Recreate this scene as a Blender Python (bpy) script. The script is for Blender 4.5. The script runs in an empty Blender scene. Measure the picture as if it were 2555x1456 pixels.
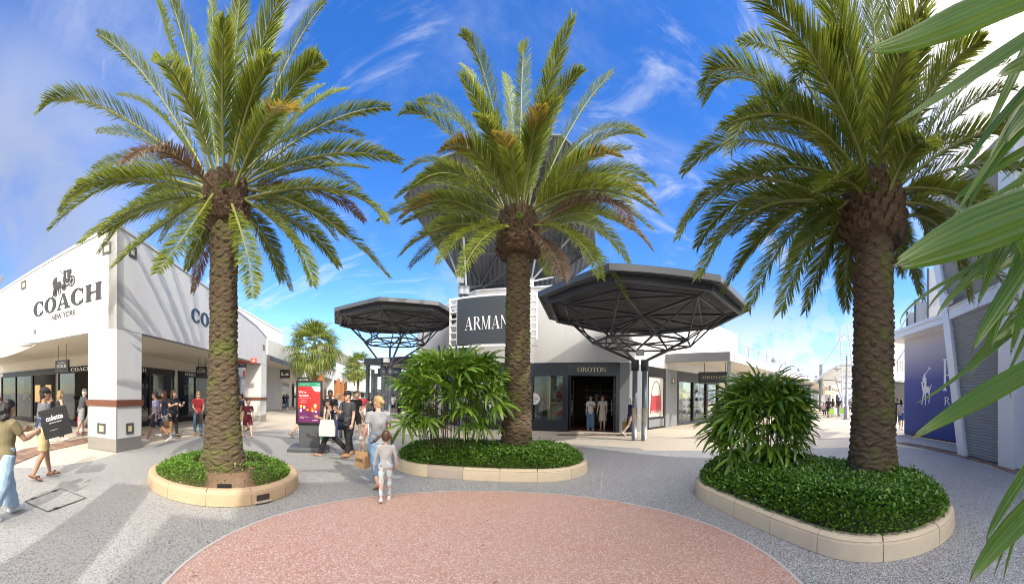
import bpy, math, random
import numpy as np
from math import sin, cos, tan, pi, radians as R_, sqrt, atan2, hypot
from mathutils import Vector, Matrix, Euler, noise as mnoise

random.seed(7); np.random.seed(7)
S = bpy.context.scene
COL = S.collection

# ------------------------------------------------------------------ camera: a half-circle panorama, as the phone stitched it
F, EYE, YH, ROLL = 800.0, 1.62, 989.0, 0.010      # px per radian in a 2555 px wide picture, eye height, horizon row, roll
cam = bpy.data.cameras.new('camera'); camo = bpy.data.objects.new('camera', cam); COL.objects.link(camo)
cam.type = 'PANO'; cam.panorama_type = 'CENTRAL_CYLINDRICAL'
cam.central_cylindrical_range_u_min = -1277.5 / F; cam.central_cylindrical_range_u_max = 1277.5 / F
cam.central_cylindrical_range_v_min = -(1456.5 - YH) / F; cam.central_cylindrical_range_v_max = YH / F
cam.central_cylindrical_radius = 1.0
cam.clip_start = 0.05; cam.clip_end = 3000
camo.location = (0, 0, EYE)
camo.rotation_euler = (Matrix.Rotation(-ROLL, 3, 'Y') @ Euler((pi / 2, 0, 0)).to_matrix()).to_euler()
S.camera = camo

# ------------------------------------------------------------------ sun and sky
SUN_AZ, SUN_EL = R_(129), R_(36)                   # azimuth clockwise from the view axis
sund = Vector((sin(SUN_AZ) * cos(SUN_EL), cos(SUN_AZ) * cos(SUN_EL), sin(SUN_EL)))
sl = bpy.data.lights.new('sun', 'SUN'); sl.energy = 2.0; sl.angle = R_(0.6); sl.color = (1.0, 0.94, 0.85)
so = bpy.data.objects.new('sun', sl); COL.objects.link(so)
so.rotation_euler = (-sund).to_track_quat('-Z', 'Y').to_euler(); so.location = sund * 60

W = bpy.data.worlds.new('World'); S.world = W; W.use_nodes = True
wn, wl = W.node_tree.nodes, W.node_tree.links
wn.clear()
def wnode(t, **k):
    n = wn.new(t)
    for a, b in k.items():
        if a in n.inputs.keys(): n.inputs[a].default_value = b
        else: setattr(n, a, b)
    return n
def wmath(op, a, b=None, clamp=False):
    n = wn.new('ShaderNodeMath'); n.operation = op; n.use_clamp = clamp
    for i, v in enumerate((a, b)):
        if v is None: continue
        if isinstance(v, (int, float)): n.inputs[i].default_value = v
        else: wl.new(v, n.inputs[i])
    return n.outputs[0]
out = wnode('ShaderNodeOutputWorld'); bg = wnode('ShaderNodeBackground'); bg.inputs['Strength'].default_value = 0.15
sky = wnode('ShaderNodeTexSky'); sky.sky_type = 'NISHITA'; sky.sun_disc = False
sky.sun_elevation = SUN_EL; sky.sun_rotation = SUN_AZ; sky.air_density = 1.0; sky.dust_density = 0.3; sky.ozone_density = 2.5
hsv = wnode('ShaderNodeHueSaturation'); hsv.inputs['Hue'].default_value = 0.514; hsv.inputs['Saturation'].default_value = 1.34; hsv.inputs['Value'].default_value = 1.18
wl.new(sky.outputs[0], hsv.inputs['Color'])
tc = wnode('ShaderNodeTexCoord'); sx = wnode('ShaderNodeSeparateXYZ'); wl.new(tc.outputs['Generated'], sx.inputs[0])
X, Y, Z = sx.outputs
zz = wmath('ADD', wmath('MAXIMUM', Z, 0.0), 0.22)
cb = wnode('ShaderNodeCombineXYZ'); wl.new(wmath('DIVIDE', X, zz), cb.inputs[0]); wl.new(wmath('DIVIDE', Y, zz), cb.inputs[1])
n1 = wnode('ShaderNodeTexNoise'); n1.inputs['Scale'].default_value = 1.1; n1.inputs['Detail'].default_value = 9; n1.inputs['Roughness'].default_value = 0.62; n1.inputs['Distortion'].default_value = 0.5
wl.new(cb.outputs[0], n1.inputs['Vector'])
n2 = wnode('ShaderNodeTexNoise'); n2.inputs['Scale'].default_value = 5.5; n2.inputs['Detail'].default_value = 10; n2.inputs['Roughness'].default_value = 0.6
wl.new(tc.outputs['Generated'], n2.inputs['Vector'])
# thin high veil everywhere, thicker banks at left and right; the bright right one stretches behind the viewpoint as added fill light
def bank(dx, dy, dz, p0, p1):
    d = wmath('ADD', wmath('ADD', wmath('MULTIPLY', X, dx), wmath('MULTIPLY', Y, dy)), wmath('MULTIPLY', Z, dz))
    m = wn.new('ShaderNodeMapRange'); m.interpolation_type = 'SMOOTHSTEP'; wl.new(d, m.inputs[0]); m.inputs[1].default_value = p0; m.inputs[2].default_value = p1
    return m.outputs[0]
def smooth(v, a, b):
    m = wn.new('ShaderNodeMapRange'); m.interpolation_type = 'SMOOTHSTEP'; wl.new(v, m.inputs[0]); m.inputs[1].default_value = a; m.inputs[2].default_value = b
    return m.outputs[0]
right = bank(sin(R_(150)) * cos(R_(40)), cos(R_(150)) * cos(R_(40)), sin(R_(40)), 0.33, 0.82)
left = bank(sin(R_(-92)) * cos(R_(24)), cos(R_(-92)) * cos(R_(24)), sin(R_(24)), 0.86, 0.995)
mpw = wn.new('ShaderNodeMapping'); mpw.inputs['Scale'].default_value = (1.0, 2.6, 1); mpw.inputs['Rotation'].default_value = (0, 0, R_(35)); wl.new(cb.outputs[0], mpw.inputs[0])
n3 = wnode('ShaderNodeTexNoise'); n3.inputs['Scale'].default_value = 1.5; n3.inputs['Detail'].default_value = 11; n3.inputs['Roughness'].default_value = 0.66; n3.inputs['Distortion'].default_value = 0.9; wl.new(mpw.outputs[0], n3.inputs['Vector'])
veil = wmath('MAXIMUM', wmath('MULTIPLY', smooth(n1.outputs[0], 0.46, 0.80), 0.55), wmath('MULTIPLY', smooth(n3.outputs[0], 0.50, 0.74), 0.62))
low = wmath('SUBTRACT', 1.0, smooth(Z, 0.06, 0.36))
cum = wmath('MULTIPLY', smooth(n2.outputs[0], 0.42, 0.52), wmath('MULTIPLY', low, bank(sin(R_(66)), cos(R_(66)), 0, 0.70, 0.90)))
rt = wmath('MULTIPLY', right, smooth(n1.outputs[0], 0.12, 0.50))
lf = wmath('MULTIPLY', left, wmath('MULTIPLY', smooth(n1.outputs[0], 0.22, 0.66), 0.9))
cl = wmath('MAXIMUM', wmath('MAXIMUM', veil, cum), wmath('MAXIMUM', rt, lf), clamp=True)
mixc = wn.new('ShaderNodeMix'); mixc.data_type = 'RGBA'
ccol = wn.new('ShaderNodeMix'); ccol.data_type = 'RGBA'
wl.new(left, ccol.inputs[0]); ccol.inputs[7].default_value = (1.75, 2.0, 2.65, 1)
cl2 = wn.new('ShaderNodeMix'); cl2.data_type = 'RGBA'; wl.new(right, cl2.inputs[0]); cl2.inputs[6].default_value = (3.6, 3.75, 4.05, 1); cl2.inputs[7].default_value = (15.5, 14.2, 12.7, 1); wl.new(cl2.outputs[2], ccol.inputs[6])
wl.new(cl, mixc.inputs[0]); wl.new(hsv.outputs[0], mixc.inputs[6]); wl.new(ccol.outputs[2], mixc.inputs[7])
wl.new(mixc.outputs[2], bg.inputs['Color']); wl.new(bg.outputs[0], out.inputs[0])

S.view_settings.view_transform = 'Standard'; S.view_settings.look = 'None'
S.view_settings.exposure = 0.92; S.view_settings.gamma = 1.0; S.view_settings.use_curve_mapping = False
S.render.engine = 'CYCLES'
S.cycles.use_denoising = True; S.cycles.pixel_filter_type = 'BLACKMAN_HARRIS'; S.cycles.filter_width = 1.05
S.cycles.max_bounces = 8; S.cycles.transparent_max_bounces = 24; S.cycles.caustics_reflective = False; S.cycles.caustics_refractive = False

# ------------------------------------------------------------------ surveying helpers: where a sighted pixel meets the ground, a distance or a wall
ROT = Matrix.Rotation(-ROLL, 3, 'Y')
def ray(px, py):
    th = (px - 1277.5) / F
    return ROT @ Vector((sin(th), cos(th), (YH - py) / F))
def G(px, py, z=0.0):
    r = ray(px, py); t = (z - EYE) / r.z
    return Vector((r.x * t, r.y * t, z))
def AT(px, py, d):
    r = ray(px, py); t = d / hypot(r.x, r.y)
    return Vector((r.x * t, r.y * t, EYE + r.z * t))
def pol(px, d, z=0.0):
    p = AT(px, YH, d); p.z = z
    return p
def onwall(px, py, a, b):
    """point of the vertical plane through a and b seen at the pixel"""
    r = ray(px, py); e = Vector((b[0] - a[0], b[1] - a[1]))
    n = Vector((e.y, -e.x)); t = (n.x * a[0] + n.y * a[1]) / (n.x * r.x + n.y * r.y)
    return Vector((r.x * t, r.y * t, EYE + r.z * t))

# ------------------------------------------------------------------ materials
MATS = {}
def mat(name, col, rough=0.6, var=0.0, vscale=6.0, bump=0.0, bscale=40.0, metal=0.0, spec=0.5, col2=None, coat=0.0, transl=0.0, emit=None, es=1.0, stretch=None):
    """principled material; var mixes towards col2 (or a darker tone) with noise; bump adds fine relief"""
    if name in MATS: return MATS[name]
    m = bpy.data.materials.new(name); m.use_nodes = True
    nt = m.node_tree; n, l = nt.nodes, nt.links
    b = n['Principled BSDF']; b.inputs['Roughness'].default_value = rough; b.inputs['Metallic'].default_value = metal
    b.inputs['Specular IOR Level'].default_value = spec; b.inputs['Coat Weight'].default_value = coat
    c4 = (*col, 1)
    b.inputs['Base Color'].default_value = c4
    tcn = n.new('ShaderNodeTexCoord'); src = tcn.outputs['Object']
    if stretch:
        mp = n.new('ShaderNodeMapping'); mp.inputs['Scale'].default_value = stretch; l.new(src, mp.inputs[0]); src = mp.outputs[0]
    if var > 0:
        nz = n.new('ShaderNodeTexNoise'); nz.inputs['Scale'].default_value = vscale; nz.inputs['Detail'].default_value = 6; nz.inputs['Roughness'].default_value = 0.65
        l.new(src, nz.inputs['Vector'])
        mr = n.new('ShaderNodeMapRange'); mr.inputs[1].default_value = 0.3; mr.inputs[2].default_value = 0.7; mr.inputs[4].default_value = var; l.new(nz.outputs[0], mr.inputs[0])
        mx = n.new('ShaderNodeMix'); mx.data_type = 'RGBA'; l.new(mr.outputs[0], mx.inputs[0])
        mx.inputs[6].default_value = c4; mx.inputs[7].default_value = (*(col2 or tuple(x * 0.55 for x in col)), 1)
        l.new(mx.outputs[2], b.inputs['Base Color'])
    if bump > 0:
        nb = n.new('ShaderNodeTexNoise'); nb.inputs['Scale'].default_value = bscale; nb.inputs['Detail'].default_value = 4; l.new(src, nb.inputs['Vector'])
        bp = n.new('ShaderNodeBump'); bp.inputs['Strength'].default_value = bump; bp.inputs['Distance'].default_value = 0.02; l.new(nb.outputs[0], bp.inputs['Height']); l.new(bp.outputs[0], b.inputs['Normal'])
    if transl > 0:
        tr = n.new('ShaderNodeBsdfTranslucent'); ms = n.new('ShaderNodeMixShader'); ms.inputs[0].default_value = transl
        if var > 0: l.new(mx.outputs[2], tr.inputs[0])
        else: tr.inputs[0].default_value = c4
        l.new(b.outputs[0], ms.inputs[1]); l.new(tr.outputs[0], ms.inputs[2]); l.new(ms.outputs[0], n['Material Output'].inputs[0])
    if emit:
        b.inputs['Emission Color'].default_value = (*emit, 1); b.inputs['Emission Strength'].default_value = es
    MATS[name] = m
    return m

def leafmat(name, cols, rough=0.4, transl=0.3, scale=3.0, spec=0.4):
    """foliage: every leaf island gets its own tone, mixed with a broad noise"""
    m = bpy.data.materials.new(name); m.use_nodes = True; n, l = m.node_tree.nodes, m.node_tree.links
    b = n['Principled BSDF']; b.inputs['Roughness'].default_value = rough; b.inputs['Specular IOR Level'].default_value = spec
    ge = n.new('ShaderNodeNewGeometry'); tcn = n.new('ShaderNodeTexCoord')
    nz = n.new('ShaderNodeTexNoise'); nz.inputs['Scale'].default_value = scale; nz.inputs['Detail'].default_value = 3; l.new(tcn.outputs['Object'], nz.inputs['Vector'])
    ad = n.new('ShaderNodeMath'); ad.operation = 'MULTIPLY_ADD'; l.new(ge.outputs['Random Per Island'], ad.inputs[0]); ad.inputs[1].default_value = 0.75
    sb = n.new('ShaderNodeMath'); sb.operation = 'MULTIPLY_ADD'; l.new(nz.outputs[0], sb.inputs[0]); sb.inputs[1].default_value = 0.9; sb.inputs[2].default_value = -0.32
    l.new(sb.outputs[0], ad.inputs[2])
    cr = n.new('ShaderNodeValToRGB'); l.new(ad.outputs[0], cr.inputs[0])
    e = cr.color_ramp.elements
    e[0].position = 0.0; e[0].color = (*cols[0], 1); e[1].position = 1.0; e[1].color = (*cols[-1], 1)
    for i, c in enumerate(cols[1:-1]):
        x = e.new((i + 1) / (len(cols) - 1)); x.color = (*c, 1)
    l.new(cr.outputs[0], b.inputs['Base Color'])
    tr = n.new('ShaderNodeBsdfTranslucent'); ms = n.new('ShaderNodeMixShader'); ms.inputs[0].default_value = transl
    g2 = n.new('ShaderNodeHueSaturation'); g2.inputs['Value'].default_value = 1.6; g2.inputs['Hue'].default_value = 0.485; l.new(cr.outputs[0], g2.inputs['Color']); l.new(g2.outputs[0], tr.inputs[0])
    l.new(b.outputs[0], ms.inputs[1]); l.new(tr.outputs[0], ms.inputs[2]); l.new(ms.outputs[0], n['Material Output'].inputs[0])
    MATS[name] = m
    return m

def pebble(name, base, tones, scale=70.0, rough=0.75, frac=0.5, patch=0.12, patchcol=(0.5, 0.45, 0.4)):
    """exposed aggregate: every voronoi cell is a stone with its own tone, set in cement, with broad wear stains"""
    m = bpy.data.materials.new(name); m.use_nodes = True; n, l = m.node_tree.nodes, m.node_tree.links
    b = n['Principled BSDF']; b.inputs['Roughness'].default_value = rough; b.inputs['Specular IOR Level'].default_value = 0.3
    tcn = n.new('ShaderNodeTexCoord')
    v = n.new('ShaderNodeTexVoronoi'); v.inputs['Scale'].default_value = scale; l.new(tcn.outputs['Object'], v.inputs['Vector'])
    bw = n.new('ShaderNodeSeparateColor'); l.new(v.outputs['Color'], bw.inputs[0])
    cr = n.new('ShaderNodeValToRGB'); cr.color_ramp.interpolation = 'CONSTANT'; l.new(bw.outputs[0], cr.inputs[0])
    e = cr.color_ramp.elements; e[0].position = 0; e[0].color = (*base, 1); e[1].position = 1 - frac; e[1].color = (*tones[0], 1)
    for i, t in enumerate(tones[1:]):
        x = e.new(1 - frac + frac * (i + 1) / len(tones)); x.color = (*t, 1)
    nz = n.new('ShaderNodeTexNoise'); nz.inputs['Scale'].default_value = 0.55; nz.inputs['Detail'].default_value = 6; nz.inputs['Roughness'].default_value = 0.7; l.new(tcn.outputs['Object'], nz.inputs['Vector'])
    mr = n.new('ShaderNodeMapRange'); mr.inputs[1].default_value = 0.42; mr.inputs[2].default_value = 0.72; mr.inputs[4].default_value = patch * 2; l.new(nz.outputs[0], mr.inputs[0])
    mx = n.new('ShaderNodeMix'); mx.data_type = 'RGBA'; l.new(mr.outputs[0], mx.inputs[0]); l.new(cr.outputs[0], mx.inputs[6]); mx.inputs[7].default_value = (*patchcol, 1)
    l.new(mx.outputs[2], b.inputs['Base Color'])
    bp = n.new('ShaderNodeBump'); bp.inputs['Strength'].default_value = 0.35; bp.inputs['Distance'].default_value = 0.004; bp.invert = True; l.new(v.outputs['Distance'], bp.inputs['Height']); l.new(bp.outputs[0], b.inputs['Normal'])
    MATS[name] = m
    return m

def glass(name, tint=(0.9, 0.95, 0.95), refl=0.09):
    m = bpy.data.materials.new(name); m.use_nodes = True; n, l = m.node_tree.nodes, m.node_tree.links
    n.remove(n['Principled BSDF'])
    t = n.new('ShaderNodeBsdfTransparent'); t.inputs[0].default_value = (*tint, 1); g = n.new('ShaderNodeBsdfGlossy'); g.inputs['Roughness'].default_value = 0.02
    fr = n.new('ShaderNodeLayerWeight'); fr.inputs['Blend'].default_value = 0.25
    ad = n.new('ShaderNodeMath'); ad.operation = 'MULTIPLY_ADD'; l.new(fr.outputs['Fresnel'], ad.inputs[0]); ad.inputs[1].default_value = 0.8; ad.inputs[2].default_value = refl
    ms = n.new('ShaderNodeMixShader'); l.new(ad.outputs[0], ms.inputs[0]); l.new(t.outputs[0], ms.inputs[1]); l.new(g.outputs[0], ms.inputs[2]); l.new(ms.outputs[0], n['Material Output'].inputs[0])
    MATS[name] = m
    return m

# ------------------------------------------------------------------ mesh building
class MB:
    def __init__(s): s.v = []; s.f = []; s.m = []; s.sm = []
    def add(s, v, f, mi=0, sm=False):
        o = len(s.v); s.v += [tuple(p) for p in v]; s.f += [tuple(i + o for i in q) for q in f]; s.m += [mi] * len(f); s.sm += [sm] * len(f)
        return s
    def quad(s, a, b, c, d, mi=0): return s.add([a, b, c, d], [(0, 1, 2, 3)], mi)
    def obox(s, o, x, y, z, mi=0):
        """box from corner o with edge vectors x, y, z"""
        o, x, y, z = Vector(o), Vector(x), Vector(y), Vector(z)
        p = [o, o + x, o + x + y, o + y]; p += [q + z for q in p]
        fs = [(3, 2, 1, 0), (4, 5, 6, 7), (0, 1, 5, 4), (1, 2, 6, 5), (2, 3, 7, 6), (3, 0, 4, 7)]
        if x.cross(y).dot(z) < 0: fs = [q[::-1] for q in fs]
        return s.add(p, fs, mi)
    def box(s, c, d, mi=0, rz=0.0):
        ex = Vector((cos(rz), sin(rz), 0)) * d[0]; ey = Vector((-sin(rz), cos(rz), 0)) * d[1]; ez = Vector((0, 0, d[2]))
        return s.obox(Vector(c) - ex / 2 - ey / 2 - ez / 2, ex, ey, ez, mi)
    def prism(s, pts, z0, z1, mi=0):
        n = len(pts); a = sum(pts[i][0] * pts[(i + 1) % n][1] - pts[(i + 1) % n][0] * pts[i][1] for i in range(n))
        if a < 0: pts = pts[::-1]
        v = [(p[0], p[1], z0) for p in pts] + [(p[0], p[1], z1) for p in pts]
        return s.add(v, [tuple(range(n))[::-1], tuple(range(n, 2 * n))] + [(i, (i + 1) % n, n + (i + 1) % n, n + i) for i in range(n)], mi)
    def tube(s, pts, r, n=8, mi=0, cap=True, sm=True, flat=1.0):
        pts = [Vector(p) for p in pts]; k = len(pts)
        rs = r if isinstance(r, (list, tuple)) else [r] * k
        up = None; v = []; f = []
        for i, p in enumerate(pts):
            t = (pts[min(i + 1, k - 1)] - pts[max(i - 1, 0)]).normalized()
            if up is None:
                up = Vector((0, 0, 1)) if abs(t.z) < 0.9 else Vector((1, 0, 0))
            x = t.cross(up)
            if x.length < 1e-5: x = t.orthogonal()
            x.normalize(); y = x.cross(t); up = y
            rr = rs[i] if isinstance(rs[i], (tuple, list)) else (rs[i], rs[i] * flat)
            for j in range(n):
                a = 2 * pi * j / n
                v.append(p + x * cos(a) * rr[0] + y * sin(a) * rr[1])
        for i in range(k - 1):
            for j in range(n):
                f.append((i * n + j, (i + 1) * n + j, (i + 1) * n + (j + 1) % n, i * n + (j + 1) % n)[::-1])
        s.add(v, f, mi, sm)
        if cap:
            o = len(s.v) - k * n
            s.f += [tuple(o + j for j in range(n)), tuple(o + (k - 1) * n + j for j in range(n))[::-1]]; s.m += [mi] * 2; s.sm += [False] * 2
        return s
    def bar(s, a, b, w, h, mi=0):
        """rectangular bar between two points, h vertical"""
        a, b = Vector(a), Vector(b); t = (b - a); u = t.normalized(); x = u.cross(Vector((0, 0, 1)))
        if x.length < 1e-4: x = Vector((1, 0, 0))
        x.normalize(); y = x.cross(u).normalized()
        return s.obox(a - x * w / 2 - y * h / 2, x * w, y * h, t, mi)
    def loft(s, rings, mi=0, sm=True, cap=True):
        n = len(rings[0]); v = [p for r in rings for p in r]; f = []
        for i in range(len(rings) - 1):
            for j in range(n): f.append((i * n + j, i * n + (j + 1) % n, (i + 1) * n + (j + 1) % n, (i + 1) * n + j))
        s.add(v, f, mi, sm)
        if cap:
            o = len(s.v) - len(v); k = len(rings)
            s.f += [tuple(o + j for j in range(n))[::-1], tuple(o + (k - 1) * n + j for j in range(n))]; s.m += [mi] * 2; s.sm += [False] * 2
        return s
    def lathe(s, c, prof, n=20, mi=0, sm=True):
        c = Vector(c)
        return s.loft([[c + Vector((r * cos(2 * pi * j / n), r * sin(2 * pi * j / n), z)) for j in range(n)] for r, z in prof], mi, sm)
    def ball(s, c, r, mi=0, n=10, k=7):
        rx, ry, rz = r if isinstance(r, (tuple, list)) else (r, r, r)
        c = Vector(c); rings = []
        for i in range(k + 1):
            a = -pi / 2 + pi * (0.06 + 0.88 * i / k)
            rings.append([c + Vector((rx * cos(a) * cos(2 * pi * j / n), ry * cos(a) * sin(2 * pi * j / n), rz * sin(a))) for j in range(n)])
        return s.loft(rings, mi)
    def flat(s, pts2, o, x, y, th, mi=0):
        """2-D outline extruded off the plane (o; x, y) by th along x cross y"""
        o, x, y = Vector(o), Vector(x), Vector(y); nz = x.cross(y).normalized()
        n = len(pts2); a = sum(pts2[i][0] * pts2[(i + 1) % n][1] - pts2[(i + 1) % n][0] * pts2[i][1] for i in range(n))
        if a < 0: pts2 = pts2[::-1]
        lo = [o + x * p[0] + y * p[1] for p in pts2]; v = lo + [p + nz * th for p in lo]
        return s.add(v, [tuple(range(n))[::-1], tuple(range(n, 2 * n))] + [(i, (i + 1) % n, n + (i + 1) % n, n + i) for i in range(n)], mi)
    def weld(s):
        d, mp, nv = {}, [], []
        for p in s.v:
            k = (round(p[0], 4), round(p[1], 4), round(p[2], 4))
            if k not in d: d[k] = len(nv); nv.append(p)
            mp.append(d[k])
        s.v = nv; s.f = [tuple(mp[i] for i in q) for q in s.f]; return s
    def islands(s):
        p = list(range(len(s.v)))
        def f(a):
            while p[a] != a: p[a] = p[p[a]]; a = p[a]
            return a
        for q in s.f:
            r = f(q[0])
            for w in q[1:]: p[f(w)] = r
        g = {}
        for k, q in enumerate(s.f): g.setdefault(f(q[0]), []).append(k)
        out = []
        for ks in g.values():
            m = MB(); mp = {}
            for k in ks:
                for i in s.f[k]:
                    if i not in mp: mp[i] = len(m.v); m.v.append(s.v[i])
                m.f.append(tuple(mp[i] for i in s.f[k])); m.m.append(s.m[k]); m.sm.append(s.sm[k])
            out.append(m)
        return out
    def mesh(s, name, mats):
        me = bpy.data.meshes.new(name); me.from_pydata(s.v, [], s.f)
        for m in (mats if isinstance(mats, (list, tuple)) else [mats]): me.materials.append(m)
        me.polygons.foreach_set('material_index', s.m); me.polygons.foreach_set('use_smooth', s.sm)
        me.update()
        return me

def npmesh(name, v, quads, mats, mi=None, tris=None, smooth=False):
    """mesh from numpy arrays; quads (n,4) and/or tris (m,3)"""
    me = bpy.data.meshes.new(name); v = np.asarray(v, dtype=np.float32)
    q = np.asarray(quads, dtype=np.int32).reshape(-1, 4) if quads is not None and len(quads) else np.zeros((0, 4), np.int32)
    t = np.asarray(tris, dtype=np.int32).reshape(-1, 3) if tris is not None and len(tris) else np.zeros((0, 3), np.int32)
    me.vertices.add(len(v)); me.vertices.foreach_set('co', v.ravel())
    me.loops.add(q.size + t.size); me.loops.foreach_set('vertex_index', np.concatenate([q.ravel(), t.ravel()]))
    k = len(q) + len(t); me.polygons.add(k)
    tot = np.concatenate([np.full(len(q), 4), np.full(len(t), 3)]).astype(np.int32)
    me.polygons.foreach_set('loop_start', np.concatenate([[0], np.cumsum(tot)[:-1]]).astype(np.int32)); me.polygons.foreach_set('loop_total', tot)
    for m in (mats if isinstance(mats, (list, tuple)) else [mats]): me.materials.append(m)
    if mi is not None: me.polygons.foreach_set('material_index', np.asarray(mi, dtype=np.int32))
    if smooth: me.polygons.foreach_set('use_smooth', np.ones(k, dtype=bool))
    me.update(calc_edges=True); me.validate()
    return me

def tag(o, label=None, cat=None, group=None, kind=None):
    if label: o['label'] = label
    if cat: o['category'] = cat
    if group: o['group'] = group
    if kind: o['kind'] = kind
    return o
def thing(name, label, cat, loc=(0, 0, 0), rz=0.0, group=None):
    o = bpy.data.objects.new(name, None); COL.objects.link(o); o.location = loc; o.rotation_euler = (0, 0, rz); o.empty_display_size = 0.2
    return tag(o, label, cat, group)
WELD = {'roof_sheet', 'corrugated_panel', 'paving_trim', 'printed_strap', 'parking_symbol'}
SPLIT = {'shopfront_frame', 'poster_window_frame', 'shutter_frame', 'window_bead', 'railing', 'panel_joint', 'lifting_slot', 'eye', 'eyebrow', 'strap', 'wall_lamp', 'pillar_lamp', 'corner_trim', 'pictogram', 'parapet_cap',
         'boutique_wall', 'interior_wall', 'frame', 'door_leaf', 'mark', 'jersey_letter', 'shirt_letter', 'sign_letter'}
def part(name, mb, mats=None, parent=None, label=None, data=None):
    if isinstance(mb, MB):
        if name in WELD: mb.weld()
        if name in SPLIT:
            ms = mb.islands()
            if len(ms) > 1:
                o = part(name, ms[0], mats, parent, label) if False else None
                os_ = [_part(name, m, mats, parent, label) for m in ms]
                return os_[0]
    return _part(name, mb, mats, parent, label, data)
def _part(name, mb, mats=None, parent=None, label=None, data=None):
    me = data or (mb.mesh(name, mats) if isinstance(mb, MB) else mb)
    o = bpy.data.objects.new(name, me); COL.objects.link(o)
    if parent is not None:
        o.parent = parent
        if parent.type == 'EMPTY': o.matrix_parent_inverse = (Matrix.Translation(parent.location) @ parent.rotation_euler.to_matrix().to_4x4()).inverted()
    if label: o['label'] = label
    return o
def solo(name, mb, mats, label, cat, group=None):
    return tag(part(name, mb, mats), label, cat, group)
def struct(name, mb, mats):
    return tag(part(name, mb, mats), kind='structure')
KIDS = {}
def copy_tree(o, loc=None, rz=None, label=None, group=None, scale=None):
    c = o.copy(); COL.objects.link(c)
    for a in [x for x in bpy.data.objects if x.parent == o]:
        b = a.copy(); COL.objects.link(b); b.parent = c
        for d in [x for x in bpy.data.objects if x.parent == a]:
            e = d.copy(); COL.objects.link(e); e.parent = b
    if loc is not None: c.location = loc
    if rz is not None: c.rotation_euler = (0, 0, rz)
    if scale: c.scale = (scale,) * 3
    if label: c['label'] = label
    if group: c['group'] = group
    return c

# ------------------------------------------------------------------ lettering
def text_geo(txt, bold=0.0, spacing=1.0):
    cu = bpy.data.curves.new('lettering', 'FONT'); cu.body = txt; cu.align_x = 'CENTER'; cu.size = 1.0; cu.offset = bold; cu.space_character = spacing; cu.resolution_u = 3
    ob = bpy.data.objects.new('lettering', cu); me = bpy.data.meshes.new_from_object(ob)
    v = [tuple(p.co[:2]) for p in me.vertices]; f = [tuple(p.vertices) for p in me.polygons]
    bpy.data.objects.remove(ob); bpy.data.curves.remove(cu); bpy.data.meshes.remove(me)
    return v, f
def put_text(mb, txt, o, x, y, h, mi=0, bold=0.0, spacing=1.0, width=None, lift=0.004):
    """flat print of cap height h centred at o (baseline at o) on the plane x, y (unit vectors)"""
    v, f = text_geo(txt, bold, spacing); o, x, y = Vector(o), Vector(x), Vector(y); nz = x.cross(y).normalized()
    if not v: return
    k = h / 0.70; kx = k
    if width: 
        w = max(p[0] for p in v) - min(p[0] for p in v); kx = width / w
    mb.add([o + x * (p[0] * kx) + y * (p[1] * k) + nz * lift for p in v], f, mi)

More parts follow.
